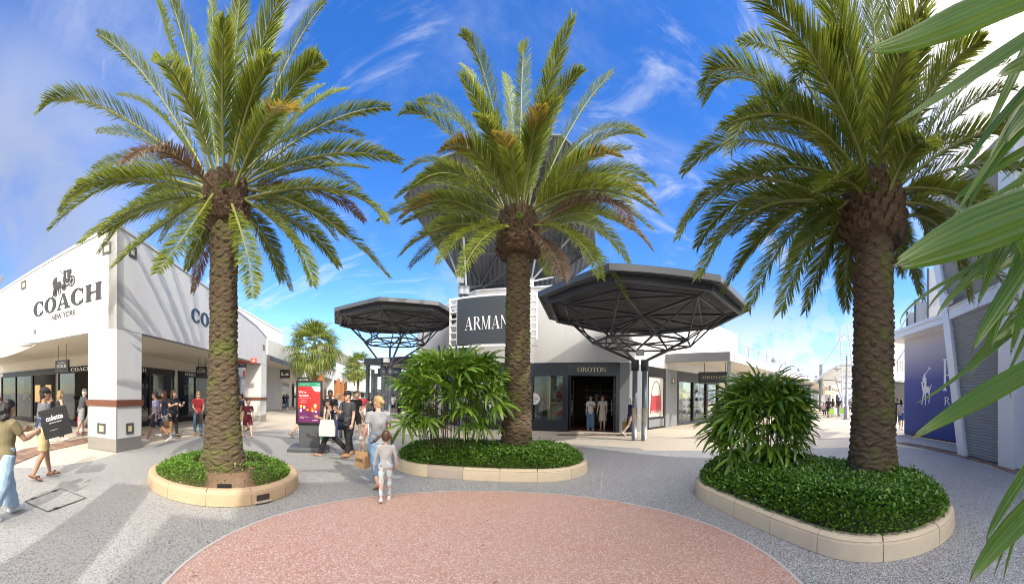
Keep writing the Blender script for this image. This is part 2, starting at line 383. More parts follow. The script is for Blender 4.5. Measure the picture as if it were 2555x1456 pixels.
def arc(cx, cy, rx, ry, a0, a1, n=18):
    return [(cx + rx * cos(R_(a0 + (a1 - a0) * i / n)), cy + ry * sin(R_(a0 + (a1 - a0) * i / n))) for i in range(n + 1)]
def rect(x0, y0, x1, y1): return [(x0, y0), (x1, y0), (x1, y1), (x0, y1)]
def strip(a, b): return [[a[i], a[i + 1], b[i + 1], b[i]] for i in range(len(a) - 1)]
def serif_glyph(ch, T=0.20, t=0.055, s=0.07):
    """(list of convex outlines, advance) of a high-contrast roman capital, cap height 1"""
    P = []; w = 0.8
    def stem(x, k): P.append(rect(x, 0, x + k, 1)); P.append(rect(x - s, 0, x + k + s, t)); P.append(rect(x - s, 1 - t, x + k + s, 1))
    if ch in 'CO':
        w = 0.98; a0, a1 = (0, 360) if ch == 'O' else (42, 318)
        P += strip(arc(.49, .5, .47, .52, a0, a1, 26), arc(.49, .5, .47 - T * 1.05, .52 - t, a0, a1, 26))
        if ch == 'C':
            w = 0.94; P += [rect(.80, .62, .85, .93), rect(.80, .10, .85, .28)]
    elif ch == 'A':
        w = 0.98; P += [[(.42, 1.0), (.56, 1.0), (.90, 0), (.90 - T * 1.08, 0)], [(.46, 1), (.46 - .02, .9), (.13, 0), (.13 - t, 0)], rect(.24, .3, .68, .3 + t), rect(.0, 0, .28, t), rect(.58, 0, 1.0, t)]
    elif ch == 'H':
        w = 1.0; stem(.1, T); stem(.72, T); P.append(rect(.3, .5 - t / 2, .72, .5 + t / 2))
    elif ch == 'N':
        w = .98; stem(.1, t); P += [[(.06, 1), (.06 + T * 1.1, 1), (.84, 0), (.84 - T * .25, 0)], rect(.84 - t, 0, .84, 1), rect(.84 - t - s, 1 - t, .84 + s, 1)]
    elif ch == 'M':
        w = 1.14; stem(.1, t); stem(.86, T); P += [[(.08, 1), (.08 + T * 1.05, 1), (.55, 0), (.5, 0)], [(.86, 1), (.9, 1), (.56, 0), (.5, 0)]]
    elif ch == 'R':
        w = .92; stem(.1, T); P += strip(arc(.42, .75, .32, .25, -90, 90), arc(.42, .75, .32 - T, .25 - t, -90, 90)) + [rect(.3, 1 - t, .42, 1), rect(.3, .5, .42, .5 + t), [(.38, .5), (.38 + T, .5), (.92, 0), (.92 - T, 0)]]
    elif ch == 'P':
        w = .82; stem(.1, T); P += strip(arc(.42, .73, .34, .27, -90, 90), arc(.42, .73, .34 - T, .27 - t, -90, 90)) + [rect(.3, 1 - t, .42, 1), rect(.3, .46, .42, .46 + t)]
    elif ch == 'I': w = .42; stem(.11, T)
    elif ch == 'L': w = .74; stem(.1, T); P += [rect(.3, 0, .72, t), rect(.68, 0, .72, .24)]
    elif ch == 'E': w = .78; stem(.1, T); P += [rect(.3, 0, .72, t), rect(.3, 1 - t, .70, 1), rect(.3, .5, .6, .5 + t), rect(.68, 0, .72, .22), rect(.66, .8, .70, 1)]
    elif ch == 'T': w = .8; stem(.3, T); P += [rect(.02, 1 - t, .78, 1), rect(.02, .8, .06, 1), rect(.74, .8, .78, 1)]
    elif ch == 'S': w = .66; P += strip(arc(.33, .74, .27, .26, 40, 270), arc(.33, .74, .27 - T, .26 - t, 40, 270)) + strip(arc(.33, .26, .27, .26, 90, -140), arc(.33, .26, .27 - T, .26 - t, 90, -140))
    elif ch == 'D': w = .95; stem(.1, T); P += strip(arc(.42, .5, .46, .5, -90, 90), arc(.42, .5, .46 - T, .5 - t, -90, 90)) + [rect(.3, 0, .42, t), rect(.3, 1 - t, .42, 1)]
    else: w = .4
    return P, w
def serif_word(mb_of, txt, o, x, y, h, th, T=0.2, t=0.055, space=0.06, width=None, mapf=None, s=0.07):
    """each letter goes to mb_of(letter); o is the left end of the baseline"""
    gl = [serif_glyph(c, T, t, s) for c in txt]; tot = sum(g[1] + space for g in gl) - space
    kx = (width / tot) if width else h
    o, x, y = Vector(o), Vector(x), Vector(y); pen = 0.0
    for c, (P, w) in zip(txt, gl):
        mb = mb_of(c)
        for i, q in enumerate(P):
            q2 = [((p[0] + pen) * kx, p[1] * h) for p in q]; tk = th + 0.0006 * (i % 7)
            if mapf:
                n = len(q2); a = sum(q2[k][0] * q2[(k + 1) % n][1] - q2[(k + 1) % n][0] * q2[k][1] for k in range(n))
                if a < 0: q2 = q2[::-1]
                lo = [mapf(p[0], p[1], 0) for p in q2]; hi = [mapf(p[0], p[1], tk) for p in q2]
                mb.add(lo + hi, [tuple(range(n))[::-1], tuple(range(n, 2 * n))] + [(k, (k + 1) % n, n + (k + 1) % n, n + k) for k in range(n)])
            else:
                mb.flat(q2, o, x, y, tk)
        pen += w + space

# ------------------------------------------------------------------ palette
WHITE = mat('white render', (0.63, 0.63, 0.62), 0.7, var=0.5, vscale=2.2, col2=(0.53, 0.53, 0.515), bump=0.12, bscale=120, stretch=(1, 1, .22))
WHITE2 = mat('white steel paint', (0.80, 0.81, 0.82), 0.35, var=0.3, vscale=2.5, col2=(0.70, 0.71, 0.72))
CEIL = mat('soffit lining', (0.62, 0.58, 0.50), 0.8, var=0.25, vscale=0.8, col2=(0.55, 0.51, 0.44))
CREAMW = mat('cream wall', (0.66, 0.62, 0.55), 0.8, var=0.2, vscale=1.5)
CHAR = mat('charcoal steel', (0.045, 0.05, 0.06), 0.45, var=0.35, vscale=3.0, col2=(0.075, 0.08, 0.09))
CORR = mat('charcoal corrugated sheet', (0.085, 0.092, 0.105), 0.42, var=0.3, vscale=1.2, col2=(0.12, 0.125, 0.14))
SLATE = mat('slate blue steel', (0.10, 0.13, 0.165), 0.4, var=0.3, vscale=3)
NAVY = mat('dark navy joinery', (0.018, 0.022, 0.034), 0.25, var=0.3, vscale=3)
BLACKM = mat('black joinery', (0.012, 0.012, 0.013), 0.3)
SIGNP = mat('dark sign panel', (0.04, 0.05, 0.062), 0.5, var=0.2, vscale=1)
LETTER = mat('black lettering', (0.025, 0.026, 0.03), 0.45)
LETBLUE = mat('dark teal lettering', (0.02, 0.045, 0.07), 0.4)
LETW = mat('white lettering', (0.82, 0.82, 0.80), 0.5)
GOLD = mat('pale brass lettering', (0.55, 0.47, 0.30), 0.3, metal=0.8)
GREYW = mat('mid grey render', (0.23, 0.24, 0.26), 0.75, var=0.2, vscale=1.5, bump=0.1, bscale=150)
STEEL = mat('brushed stainless steel', (0.42, 0.41, 0.38), 0.38, metal=0.85, var=0.4, vscale=4, col2=(0.3, 0.29, 0.27), stretch=(1, 1, 6))
GALV = mat('galvanised grey paint', (0.33, 0.36, 0.39), 0.45, var=0.25, vscale=3)
TIMBER = mat('red brown timber', (0.17, 0.06, 0.03), 0.5, var=0.6, vscale=3, col2=(0.09, 0.03, 0.016), stretch=(1, 1, 9), bump=0.15)
OTIMB = mat('orange timber', (0.42, 0.17, 0.06), 0.5, var=0.6, vscale=2, col2=(0.28, 0.10, 0.035), stretch=(7, 7, 0.5), bump=0.15)
CREAMG = mat('cream frosted glass', (0.72, 0.64, 0.38), 0.35, var=0.2, vscale=8)
DKFRAME = mat('dark bronze frame', (0.07, 0.07, 0.06), 0.4)
GLASS = glass('shop glass', refl=0.02)
DGLASS = glass('tinted shop glass', (0.55, 0.58, 0.60), refl=0.08)
REDP = mat('red print', (0.50, 0.045, 0.035), 0.5)
SOILM = mat('mulch soil', (0.20, 0.115, 0.07), 0.9, var=0.9, vscale=22, col2=(0.33, 0.22, 0.14), bump=0.9, bscale=60)
ASPH = mat('joint line', (0.10, 0.10, 0.10), 0.8)

# ------------------------------------------------------------------ ground
CREAMP = pebble('cream paving', (0.60, 0.535, 0.43), [(0.52, 0.46, 0.37), (0.68, 0.62, 0.52), (0.42, 0.37, 0.30)], scale=55, frac=0.45, patch=0.14, patchcol=(0.46, 0.41, 0.34))
LIGHTP = pebble('light grey pebble paving', (0.37, 0.365, 0.345), [(0.13, 0.13, 0.13), (0.31, 0.305, 0.29), (0.07, 0.07, 0.07), (0.47, 0.46, 0.44), (0.28, 0.275, 0.26)], scale=105, frac=0.42, patch=0.20, patchcol=(0.30, 0.295, 0.28))
DARKP = pebble('blue grey pebble paving', (0.27, 0.275, 0.285), [(0.46, 0.465, 0.47), (0.13, 0.135, 0.145), (0.34, 0.345, 0.36), (0.58, 0.58, 0.57)], scale=105, frac=0.6, patch=0.10, patchcol=(0.15, 0.16, 0.18))
TERRA = pebble('terracotta pebble paving', (0.47, 0.26, 0.205), [(0.60, 0.46, 0.40), (0.42, 0.215, 0.17), (0.68, 0.58, 0.52), (0.52, 0.31, 0.25)], scale=110, frac=0.55, patch=0.24, patchcol=(0.50, 0.37, 0.30))
FAR = mat('distant concrete', (0.52, 0.48, 0.42), 0.8, var=0.4, vscale=0.05)

def sheet(name, pts, z, m, res=None):
    mb = MB(); v = [(p[0], p[1], z) for p in pts]
    n = len(pts); a = sum(pts[i][0] * pts[(i + 1) % n][1] - pts[(i + 1) % n][0] * pts[i][1] for i in range(n))
    mb.add(v if a > 0 else v[::-1], [tuple(range(n))]); return struct(name, mb, m)
sheet('ground', [(-900, -900), (900, -900), (900, 900), (-900, 900)], -0.020, FAR)
sheet('cream_paving', [(-60, -40), (60, -40), (120, 90), (20, 110), (-60, 110)], -0.012, CREAMP)
CC, CR = Vector((-0.22, 2.80, 0)), 2.66
# light grey plaza, its rim bowed, then the dark half and the terracotta disc
plz = [(-6.6, -6.0), (-6.9, -1.5), (-7.0, 0.6), (-7.4, 1.9), (-8.3, 3.0), (-9.4, 4.6), (-10.0, 7.0), (-10.0, 11.0), (-7.0, 13.2), (-2.5, 12.6), (1.2, 11.6), (4.0, 9.6), (5, -6)]
sheet('light_paving', plz, -0.008, LIGHTP)
drk = [(-2.12, 4.80), (-3.85, 6.95), (-2.2, 9.0), (0.2, 9.75), (2.5, 9.65), (5.0, 8.6), (7.2, 7.3), (8.4, 6.4), (9.8, 5.0), (10.3, 3.9), (9.9, 2.6), (8.7, 1.35), (7.3, 0.25), (6.0, -0.9), (4.0, -4.0), (-0.5, -4.0), (-0.25, 2.8)]
sheet('dark_paving', drk, -0.004, DARKP)
disc = [(CC.x + CR * cos(2 * pi * i / 96), CC.y + CR * sin(2 * pi * i / 96)) for i in range(96)]
sheet('terracotta_paving', disc, 0.001, TERRA)
mb = MB()
for i in range(96):
    a, b = 2 * pi * i / 96, 2 * pi * (i + 1) / 96
    P = lambda r, t: Vector((CC.x + r * cos(t), CC.y + r * sin(t), 0.005))
    mb.quad(P(CR - 0.012, a), P(CR + 0.016, a), P(CR + 0.016, b), P(CR - 0.012, b))
struct('paving_trim', mb, mat('pale joint strip', (0.55, 0.52, 0.49), 0.7))
mb = MB()   # thin pale joints and dark saw cuts across the paving
def line(mb, a, b, w, z, mi=0):
    a, b = Vector((*a[:2], z)), Vector((*b[:2], z)); d = (b - a).normalized(); n = Vector((-d.y, d.x, 0)) * w / 2
    mb.quad(a - n, b - n, b + n, a + n, mi)
line(mb, (1.45, 5.05), (2.05, 7.0), 0.012, 0.0); line(mb, (-2.12, 4.80), (-3.85, 6.95), 0.015, 0.0)
line(mb, (-0.8, 5.55), (-0.95, 6.05), 0.012, 0.0)
struct('paving_joint_line', mb, mat('pale joint', (0.45, 0.45, 0.45), 0.8))
mb = MB()
for px0, y0, px1, y1 in ((1640, 1090, 2420, 1076), (1990, 1080, 2560, 1068), (1800, 1063, 2420, 1058), (1380, 1096, 1640, 1090)):
    line(mb, G(px0, y0), G(px1, y1), 0.05, -0.006)
struct('paving_groove_line', mb, mat('grey joint', (0.30, 0.28, 0.25), 0.8))
# brown brick bands: in front of the boarded shop on the right and along the left arcade
BRICKP = [mat('paver %d' % i, c, 0.8, var=0.4, vscale=9, bump=0.3, bscale=60) for i, c in enumerate([(0.24, 0.15, 0.11), (0.30, 0.20, 0.15), (0.20, 0.13, 0.10), (0.27, 0.16, 0.10)])]
PAVE = {}
def paver_data(l, w, h, k):
    key = (round(l, 3), round(w, 3), k)
    if key not in PAVE:
        mb = MB(); e = 0.006
        mb.loft([[Vector((sx * (l / 2 - q), sy * (w / 2 - q), z)) for sx, sy in ((-1, -1), (1, -1), (1, 1), (-1, 1))] for q, z in ((0, 0), (0, h - e), (e, h))], sm=False)
        PAVE[key] = mb.mesh('brick', BRICKP[k])
    return PAVE[key]
def paver_band(name, path, l, w, rows, label, z=-0.010, h=0.02, gap=0.008):
    base = Vector((*path[0][:2], 0))
    t = MB(); root = None
    pts = [Vector((*p[:2], 0)) for p in path]
    bed = MB()
    for a, b in zip(pts, pts[1:]):
        d = (b - a).normalized(); n = Vector((-d.y, d.x, 0)) * rows * w
        bed.quad(a + Vector((0, 0, z + h * 0.45)), b + Vector((0, 0, z + h * 0.45)), b + n + Vector((0, 0, z + h * 0.45)), a + n + Vector((0, 0, z + h * 0.45)))
    root = struct(name, bed, mat('mortar bed', (0.42, 0.38, 0.32), 0.9))
    for r in range(rows):
        for a, b in zip(pts, pts[1:]):
            d = (b - a).normalized(); n = Vector((-d.y, d.x, 0)); L = (b - a).length; k = max(1, int(L / l))
            for i in range(k):
                p = a + d * ((i + 0.5 + (0.25 if r % 2 else 0)) * L / k) + n * (r + 0.5) * w
                o = bpy.data.objects.new('brick', paver_data(L / k - gap, w - gap, h, random.randrange(4))); COL.objects.link(o)
                o.location = p + Vector((0, 0, z + random.uniform(-0.0015, 0.0015))); o.rotation_euler = (0, 0, atan2(d.y, d.x)); o.parent = root
paver_band('brick_band', [G(2236, 1105), G(2300, 1117), G(2390, 1138), G(2470, 1160), G(2530, 1182)], 0.23, 0.20, 2, '')
paver_band('brick_paving', [G(1388, 1086), G(1588, 1086)], 0.26, 0.26, 2, '', z=-0.006, h=0.02, gap=0.03)
ARC = [G(330, 1080), G(200, 1094), G(60, 1120), G(-30, 1150)]
paver_band('brick_path', ARC, 0.24, 0.24, 3, '', z=-0.010)
# steel framed inspection lid in the left paving
q = [G(62, 1251), G(152, 1219), G(213, 1242), G(118, 1276)]
t = thing('access_cover', 'square inspection lid set flush in the pale pebble paving, thin dark steel frame', 'access cover', (q[0] + q[2]) / 2)
mb = MB(); mb.add([(p.x, p.y, 0.0) for p in q], [(3, 2, 1, 0)]); part('lid', mb, LIGHTP, t)
mb = MB()
for a, b in zip(q, q[1:] + q[:1]): line(mb, a, b, 0.022, 0.004)
part('frame', mb, ASPH, t)
mb = MB(); line(mb, q[0].lerp(q[1], .15), q[0].lerp(q[1], .27), 0.05, 0.007); line(mb, q[2].lerp(q[3], .72), q[2].lerp(q[3], .84), 0.05, 0.007); line(mb, q[1].lerp(q[0], .12), q[1].lerp(q[0], .26), .05, .007)
part('lifting_slot', mb, BLACKM, t)
# loose dry bits lying on the paving (and dark gum spots)
rng = np.random.default_rng(3)
vs, qs = [], []
for i in range(260):
    a, r = rng.uniform(0, 2 * pi), rng.uniform(2.2, 8); x, y = r * sin(a) * 1.0, abs(r * cos(a)); l, w, th = rng.uniform(.015, .05), rng.uniform(.004, .012), rng.uniform(0, pi)
    d = np.array([cos(th), sin(th)]); n = np.array([-d[1], d[0]]); o = len(vs)
    for sx, sy in ((-1, -.6), (1, -1), (1, .6), (-1, 1)): vs.append((x + d[0] * l / 2 * sx + n[0] * w / 2 * sy, y + d[1] * l / 2 * sx + n[1] * w / 2 * sy, 0.010 + rng.uniform(0, .004)))
    qs.append((o, o + 1, o + 2, o + 3))
for i in range(70):
    a, r = rng.uniform(-1.5, 1.5), rng.uniform(1.6, 9) ; x, y = r * sin(a), r * cos(a); o = len(vs); w = rng.uniform(.005, .012)
    for sx, sy in ((-1, -.5), (.5, -1), (1, .5), (-.5, 1)): vs.append((x + w * sx, y + w * sy, 0.0065))
    qs.append((o, o + 1, o + 2, o + 3))
tag(part('leaf_litter', npmesh('leaf_litter', vs, qs, mat('dry bits', (0.11, 0.075, 0.045), 0.9, var=0.6, vscale=3))), 'scattered dry bits on the plaza paving', kind='stuff')

# ------------------------------------------------------------------ planters
KERBW = [mat('cream stone', (0.54, 0.40, 0.25), 0.8, var=0.6, vscale=5, col2=(0.44, 0.30, 0.185), bump=0.25, bscale=90),
         mat('buff stone', (0.68, 0.58, 0.42), 0.8, var=0.55, vscale=5, col2=(0.56, 0.45, 0.32), bump=0.25, bscale=90),
         mat('grey stone', (0.50, 0.42, 0.355), 0.85, var=0.5, vscale=6, col2=(0.40, 0.335, 0.28), bump=0.25, bscale=90)]
def stadium(c, hl, r, ang, n=120):
    """closed outline as (points, tangent-based normals)"""
    st = max(hl - r, 0); per = 2 * pi * r + 4 * st; out = []
    for i in range(n):
        s = per * i / n
        if s < 2 * st: p, nn = (st - s, r), (0, 1)
        elif s < 2 * st + pi * r: a = pi / 2 + (s - 2 * st) / r; p, nn = (-st + r * cos(a), r * sin(a)), (cos(a), sin(a))
        elif s < 4 * st + pi * r: p, nn = (-st + (s - 2 * st - pi * r), -r), (0, -1)
        else: a = -pi / 2 + (s - 4 * st - pi * r) / r; p, nn = (st + r * cos(a), r * sin(a)), (cos(a), sin(a))
        ca, sa = cos(ang), sin(ang)
        out.append((Vector((c[0] + p[0] * ca - p[1] * sa, c[1] + p[0] * sa + p[1] * ca, 0)), Vector((nn[0] * ca - nn[1] * sa, nn[0] * sa + nn[1] * ca, 0))))
    return out
def in_stadium(x, y, c, hl, r, ang):
    dx, dy = x - c[0], y - c[1]; u = dx * cos(ang) + dy * sin(ang); v = -dx * sin(ang) + dy * cos(ang)
    st = max(hl - r, 0); return np.hypot(np.maximum(np.abs(u) - st, 0), v) / r
def planter(label, c, hl, r, ang, stones, tones, H=0.225, Wd=0.20, drain=None, soil=0.16):
    t = thing('planter', label, 'planter', (c[0], c[1], 0))
    n = stones * 10; pr = stadium(c, hl, r, ang, n); rr = random.Random(int(c[0] * 100))
    for s in range(stones):
        mb = MB(); rings = []
        for j in range(11):
            i = s * 10 + j; p, nn = pr[i % n]
            if j in (0, 10): 
                p2, n2 = pr[(i + (1 if j == 0 else -1)) % n]; p = p.lerp(p2, 0.09)
            w = Wd; hh = H + 0.0 ; up = Vector((0, 0, 1))
            rings.append([p - nn * 0.0 + up * 0.0, p - nn * .003 + up * (hh * .45), p - nn * .007 + up * (hh - .058), p - nn * .016 + up * (hh - .034), p - nn * .032 + up * (hh - .015), p - nn * .056 + up * (hh - .003), p - nn * .085 + up * hh, p - nn * (w - .05) + up * (hh - .001), p - nn * w + up * (hh - .04), p - nn * w])
        mb.loft([q[::-1] for q in rings], sm=False)
        o = part('kerb_stone', mb, KERBW[tones[s % len(tones)]], t)
    mb = MB(); ins = stadium(c, hl - 0.02, r - 0.02, ang, 60)
    mb.add([p + Vector((0, 0, 0)) for p, _ in stadium(c, hl - .015, r - .015, ang, 80)] + [p + Vector((0, 0, H - .03)) for p, _ in stadium(c, hl - .012, r - .012, ang, 80)], [(i, (i + 1) % 80, 80 + (i + 1) % 80, 80 + i) for i in range(80)])
    part('mortar', mb, mat('kerb mortar', (0.52, 0.42, 0.28), 0.9), t)
    # soil with a mound
    mb = MB(); rings = []
    for k in range(8):
        f = 1 - k / 7.0; ring = []
        for p, _ in stadium(c, max(hl - Wd, .05) , r - Wd, ang, 60):
            q = Vector((c[0], c[1], 0)).lerp(p, f); ring.append(q + Vector((0, 0, soil + 0.10 * (1 - f * f) + 0.02 * mnoise.noise(Vector((q.x * 4, q.y * 4, 3))))))
        rings.append(ring)
    mb.loft(rings, cap=False); o = part('soil', mb, SOILM, t)
    return t

P1 = dict(c=(-4.69, 3.72), hl=1.40, r=1.40, ang=0.0)
P2 = dict(c=(-0.50, 7.24), hl=2.22, r=1.13, ang=R_(-3))
P3 = dict(c=(3.93, 2.98), hl=2.22, r=1.13, ang=R_(88))
pl1 = planter('round planter of warm cream kerb blocks with bare mulch gap and drain notch', stones=13, tones=[0], **P1)
pl2 = planter('oval planter of buff kerb blocks behind the girl, before the dark handbag shop', stones=16, tones=[1, 1, 1, 2, 1], **P2)
pl3 = planter('long oval planter at the right with mixed grey and pale kerb blocks', stones=16, tones=[1, 1, 1, 1, 1, 1, 2, 2, 2, 1, 1, 1, 1, 1, 2, 1], **P3)
# drain notch in the first kerb
gp = G(660, 1257); dn = (gp - Vector((*P1['c'], 0))).normalized(); dt = Vector((-dn.y, dn.x, 0)); po = Vector((*P1['c'], 0)) + dn * (P1['r'] + .004)
mb = MB(); mb.obox(po - dt * .11 - dn * .10 + Vector((0, 0, .045)), dt * .22, dn * .104, Vector((0, 0, .085)))
part('drain_notch', mb, mat('drain recess', (0.05, 0.04, 0.03), 0.95), pl1)
mb = MB(); mb.obox(po - dt * .14 - dn * .05 + Vector((0, 0, .020)), dt * .28, dn * .08, Vector((0, 0, .025))); part('drain_lip', mb, KERBW[2], pl1)

def hedge_leaves(name, label, pd, count, h0, h1, seed, mask=None, size=(0.030, 0.052), inset=0.17, bulge=0.05, m=None):
    """small-leaved ground cover: each leaf is a folded rhombus"""
    g = np.random.default_rng(seed); c, hl, r, ang = pd['c'], pd['hl'], pd['r'], pd['ang']
    N = int(count * 2.2); u = g.uniform(-hl, hl, N); v = g.uniform(-r, r, N)
    x = c[0] + u * cos(ang) - v * sin(ang); y = c[1] + u * sin(ang) + v * cos(ang)
    q = in_stadium(x, y, c, hl - inset + bulge, r - inset + bulge, ang); ok = q < 1
    if mask is not None: ok &= mask(x, y, g)
    x, y, q = x[ok][:count], y[ok][:count], q[ok][:count]; n = len(x)
    edge = np.clip((1 - q) / 0.34, 0, 1) ** 0.6
    lump = np.array([mnoise.noise(Vector((a * 1.8, b * 1.8, seed))) * .5 + mnoise.noise(Vector((a * 5, b * 5, seed + 9))) * .3 for a, b in zip(x, y)])
    top = h0 + (h1 - h0) * (0.22 + 0.78 * edge) * (1 + 0.22 * lump)
    z = top - np.abs(g.normal(0, 0.045, n)) - (1 - edge) * g.uniform(0, 1, n) * (top - h0) * 0.5
    z += (g.random(n) < 0.04) * g.uniform(.02, .08, n)
    p = np.c_[x, y, z]
    az = g.uniform(0, 2 * pi, n); tilt = np.clip(g.normal(0.55, 0.35, n), -0.5, 1.4)
    ou = np.c_[x - c[0], y - c[1]]; oa = np.arctan2(ou[:, 1], ou[:, 0]); w = np.clip((q - .78) / .2, 0, 1); az = np.where(g.random(n) < w, oa + g.normal(0, .6, n), az)
    d = np.c_[np.cos(az) * np.cos(tilt), np.sin(az) * np.cos(tilt), np.sin(tilt)]
    s = np.c_[-np.sin(az), np.cos(az), np.zeros(n)]; nn = np.cross(d, s)
    roll = g.normal(0, .5, n)[:, None]; s = s * np.cos(roll) + nn * np.sin(roll); nn = np.cross(d, s)
    L = g.uniform(size[0], size[1], n)[:, None]; Wd = L * g.uniform(.26, .36, n)[:, None]
    a = p; t = p + d * L - nn * L * .12; l = p + d * L * .55 + s * Wd + nn * Wd * .35; rr = p + d * L * .55 - s * Wd + nn * Wd * .35
    V = np.stack([a, rr, t, l], 1).reshape(-1, 3); o = np.arange(n)[:, None] * 4
    tr = np.concatenate([o + [0, 1, 2], o + [0, 2, 3]], 1).reshape(-1, 3)
    o = part(name, npmesh(name, V, None, m, tris=tr)); return tag(o, label, kind='stuff')
HEDGE1 = leafmat('sunny ground cover leaf', [(0.04, 0.10, 0.010), (0.08, 0.19, 0.02), (0.14, 0.28, 0.03), (0.24, 0.38, 0.07)], 0.35, 0.25, 4)  # leaf tones of the round planter's cover and the trunk weeds
HEDGE = leafmat('hedge leaf', [(0.035, 0.10, 0.012), (0.075, 0.19, 0.018), (0.13, 0.29, 0.03), (0.24, 0.40, 0.065)], 0.25, 0.28, 2.5, spec=0.8)
def gapmask(x, y, g):
    """the front of the round bed is bare mulch, fading raggedly"""
    c = P1['c']; fx, fy = -c[0], -c[1]; k = hypot(fx, fy); fx, fy = fx / k, fy / k
    u = (x - c[0]) * fx + (y - c[1]) * fy; v = (x - c[0]) * -fy + (y - c[1]) * fx
    n = np.array([mnoise.noise(Vector((a * 3, b * 3, 1))) for a, b in zip(x, y)])
    bare = (u > -.35) & (v > -.20 - .12 * u + .16 * n) & (v < .36 + .1 * u + .16 * n)
    bare |= (np.hypot(x - c[0], y - c[1]) < .62 + .2 * n)
    bare |= (v > .45) & (v < .95 + .2 * n) & (u < .25 + .2 * n) & (u > -.5)
    return ~bare | (g.random(len(x)) < .035)
hedge_leaves('ground_cover', 'bright small-leaved ground cover in the round planter', P1, 13000, .17, .43, 5, gapmask, (.028, .055), .21, .05, HEDGE1)
hedge_leaves('low_hedge', 'clipped glossy ground cover filling the oval planter by the handbag shop', P2, 24000, .20, .52, 6, None, (.040, .070), .15, .03, HEDGE)
hedge_leaves('low_hedge', 'clipped glossy ground cover filling the long planter at the right', P3, 36000, .20, .60, 8, None, (.038, .066), .15, .05, HEDGE)
# woody inside of the hedges
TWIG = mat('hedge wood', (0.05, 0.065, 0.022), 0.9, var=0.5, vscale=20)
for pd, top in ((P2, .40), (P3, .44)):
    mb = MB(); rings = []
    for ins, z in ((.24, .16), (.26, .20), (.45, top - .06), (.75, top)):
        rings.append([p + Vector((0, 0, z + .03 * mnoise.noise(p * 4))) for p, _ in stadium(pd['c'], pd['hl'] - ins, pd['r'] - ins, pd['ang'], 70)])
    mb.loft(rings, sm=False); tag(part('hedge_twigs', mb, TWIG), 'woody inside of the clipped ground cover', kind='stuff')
# black uplight in the mulch
p = G(560, 1219, .20); t = thing('garden_uplight', 'black half-sunk uplight box in the mulch of the round planter', 'garden light', (p.x, p.y, .16))
mb = MB(); ang = atan2(-p.x, p.y)
ex, ey = Vector((p.y, -p.x, 0)).normalized(), Vector((p.x, p.y, 0)).normalized()
mb.loft([[Vector((p.x, p.y, 0)) + ex * x + ey * y + Vector((0, 0, z)) for x, y in ((-.11 + k, -.02), (.11 - k, -.02), (.12 - k, .09), (-.12 + k, .09))] for z, k in ((.12, 0), (.235, .006), (.25, .02))], sm=False); part('housing', mb, BLACKM, t)
mb = MB(); mb.obox(Vector((p.x, p.y, .242)) - ex * .09 + ey * .01, ex * .18, ey * .06, Vector((0, 0, .012))); part('lens', mb, mat('dark lens', (.03, .035, .04), .1), t)

# ------------------------------------------------------------------ date palms
BARK = mat('palm bark', (0.165, 0.115, 0.07), 0.95, var=0.95, vscale=8, col2=(0.055, 0.04, 0.026), bump=0.8, bscale=42, stretch=(1, 1, 4))
def barkmoss():
    m = BARK.copy(); m.name = 'mossy palm bark'; n, l = m.node_tree.nodes, m.node_tree.links
    b = n['Principled BSDF']; src = b.inputs['Base Color'].links[0].from_socket
    tcn = n.new('ShaderNodeTexCoord'); z1 = n.new('ShaderNodeTexNoise'); z1.inputs['Scale'].default_value = 2.2; z1.inputs['Detail'].default_value = 8; z1.inputs['Roughness'].default_value = .7; l.new(tcn.outputs['Object'], z1.inputs[0])
    mr = n.new('ShaderNodeMapRange'); mr.inputs[1].default_value = .50; mr.inputs[2].default_value = .66; mr.inputs[4].default_value = .75; l.new(z1.outputs[0], mr.inputs[0])
    mx = n.new('ShaderNodeMix'); mx.data_type = 'RGBA'; l.new(mr.outputs[0], mx.inputs[0]); l.new(src, mx.inputs[6]); mx.inputs[7].default_value = (.12, .155, .025, 1); l.new(mx.outputs[2], b.inputs['Base Color'])
    return m
MOSS = barkmoss()
STUB = mat('cut frond base', (0.17, 0.11, 0.065), 0.9, var=0.95, vscale=14, col2=(0.022, 0.015, 0.01), bump=0.5, bscale=30)
PALM = leafmat('date palm leaflet', [(0.07, 0.11, 0.012), (0.13, 0.185, 0.018), (0.20, 0.25, 0.03), (0.31, 0.33, 0.07)], 0.36, 0.34, 1.2, spec=0.5)
PALMY = leafmat('yellowing palm leaflet', [(0.10, 0.11, 0.02), (0.24, 0.20, 0.03), (0.42, 0.30, 0.04)], 0.45, 0.3, 2.0)
PALMB = leafmat('dry palm leaflet', [(0.10, 0.07, 0.05), (0.20, 0.14, 0.09), (0.28, 0.20, 0.13)], 0.7, 0.2, 2.0)
RACH = mat('frond midrib', (0.22, 0.24, 0.07), 0.4, var=0.4, vscale=5, col2=(0.16, 0.17, 0.05))
RACHB = mat('dry frond midrib', (0.20, 0.13, 0.07), 0.6)

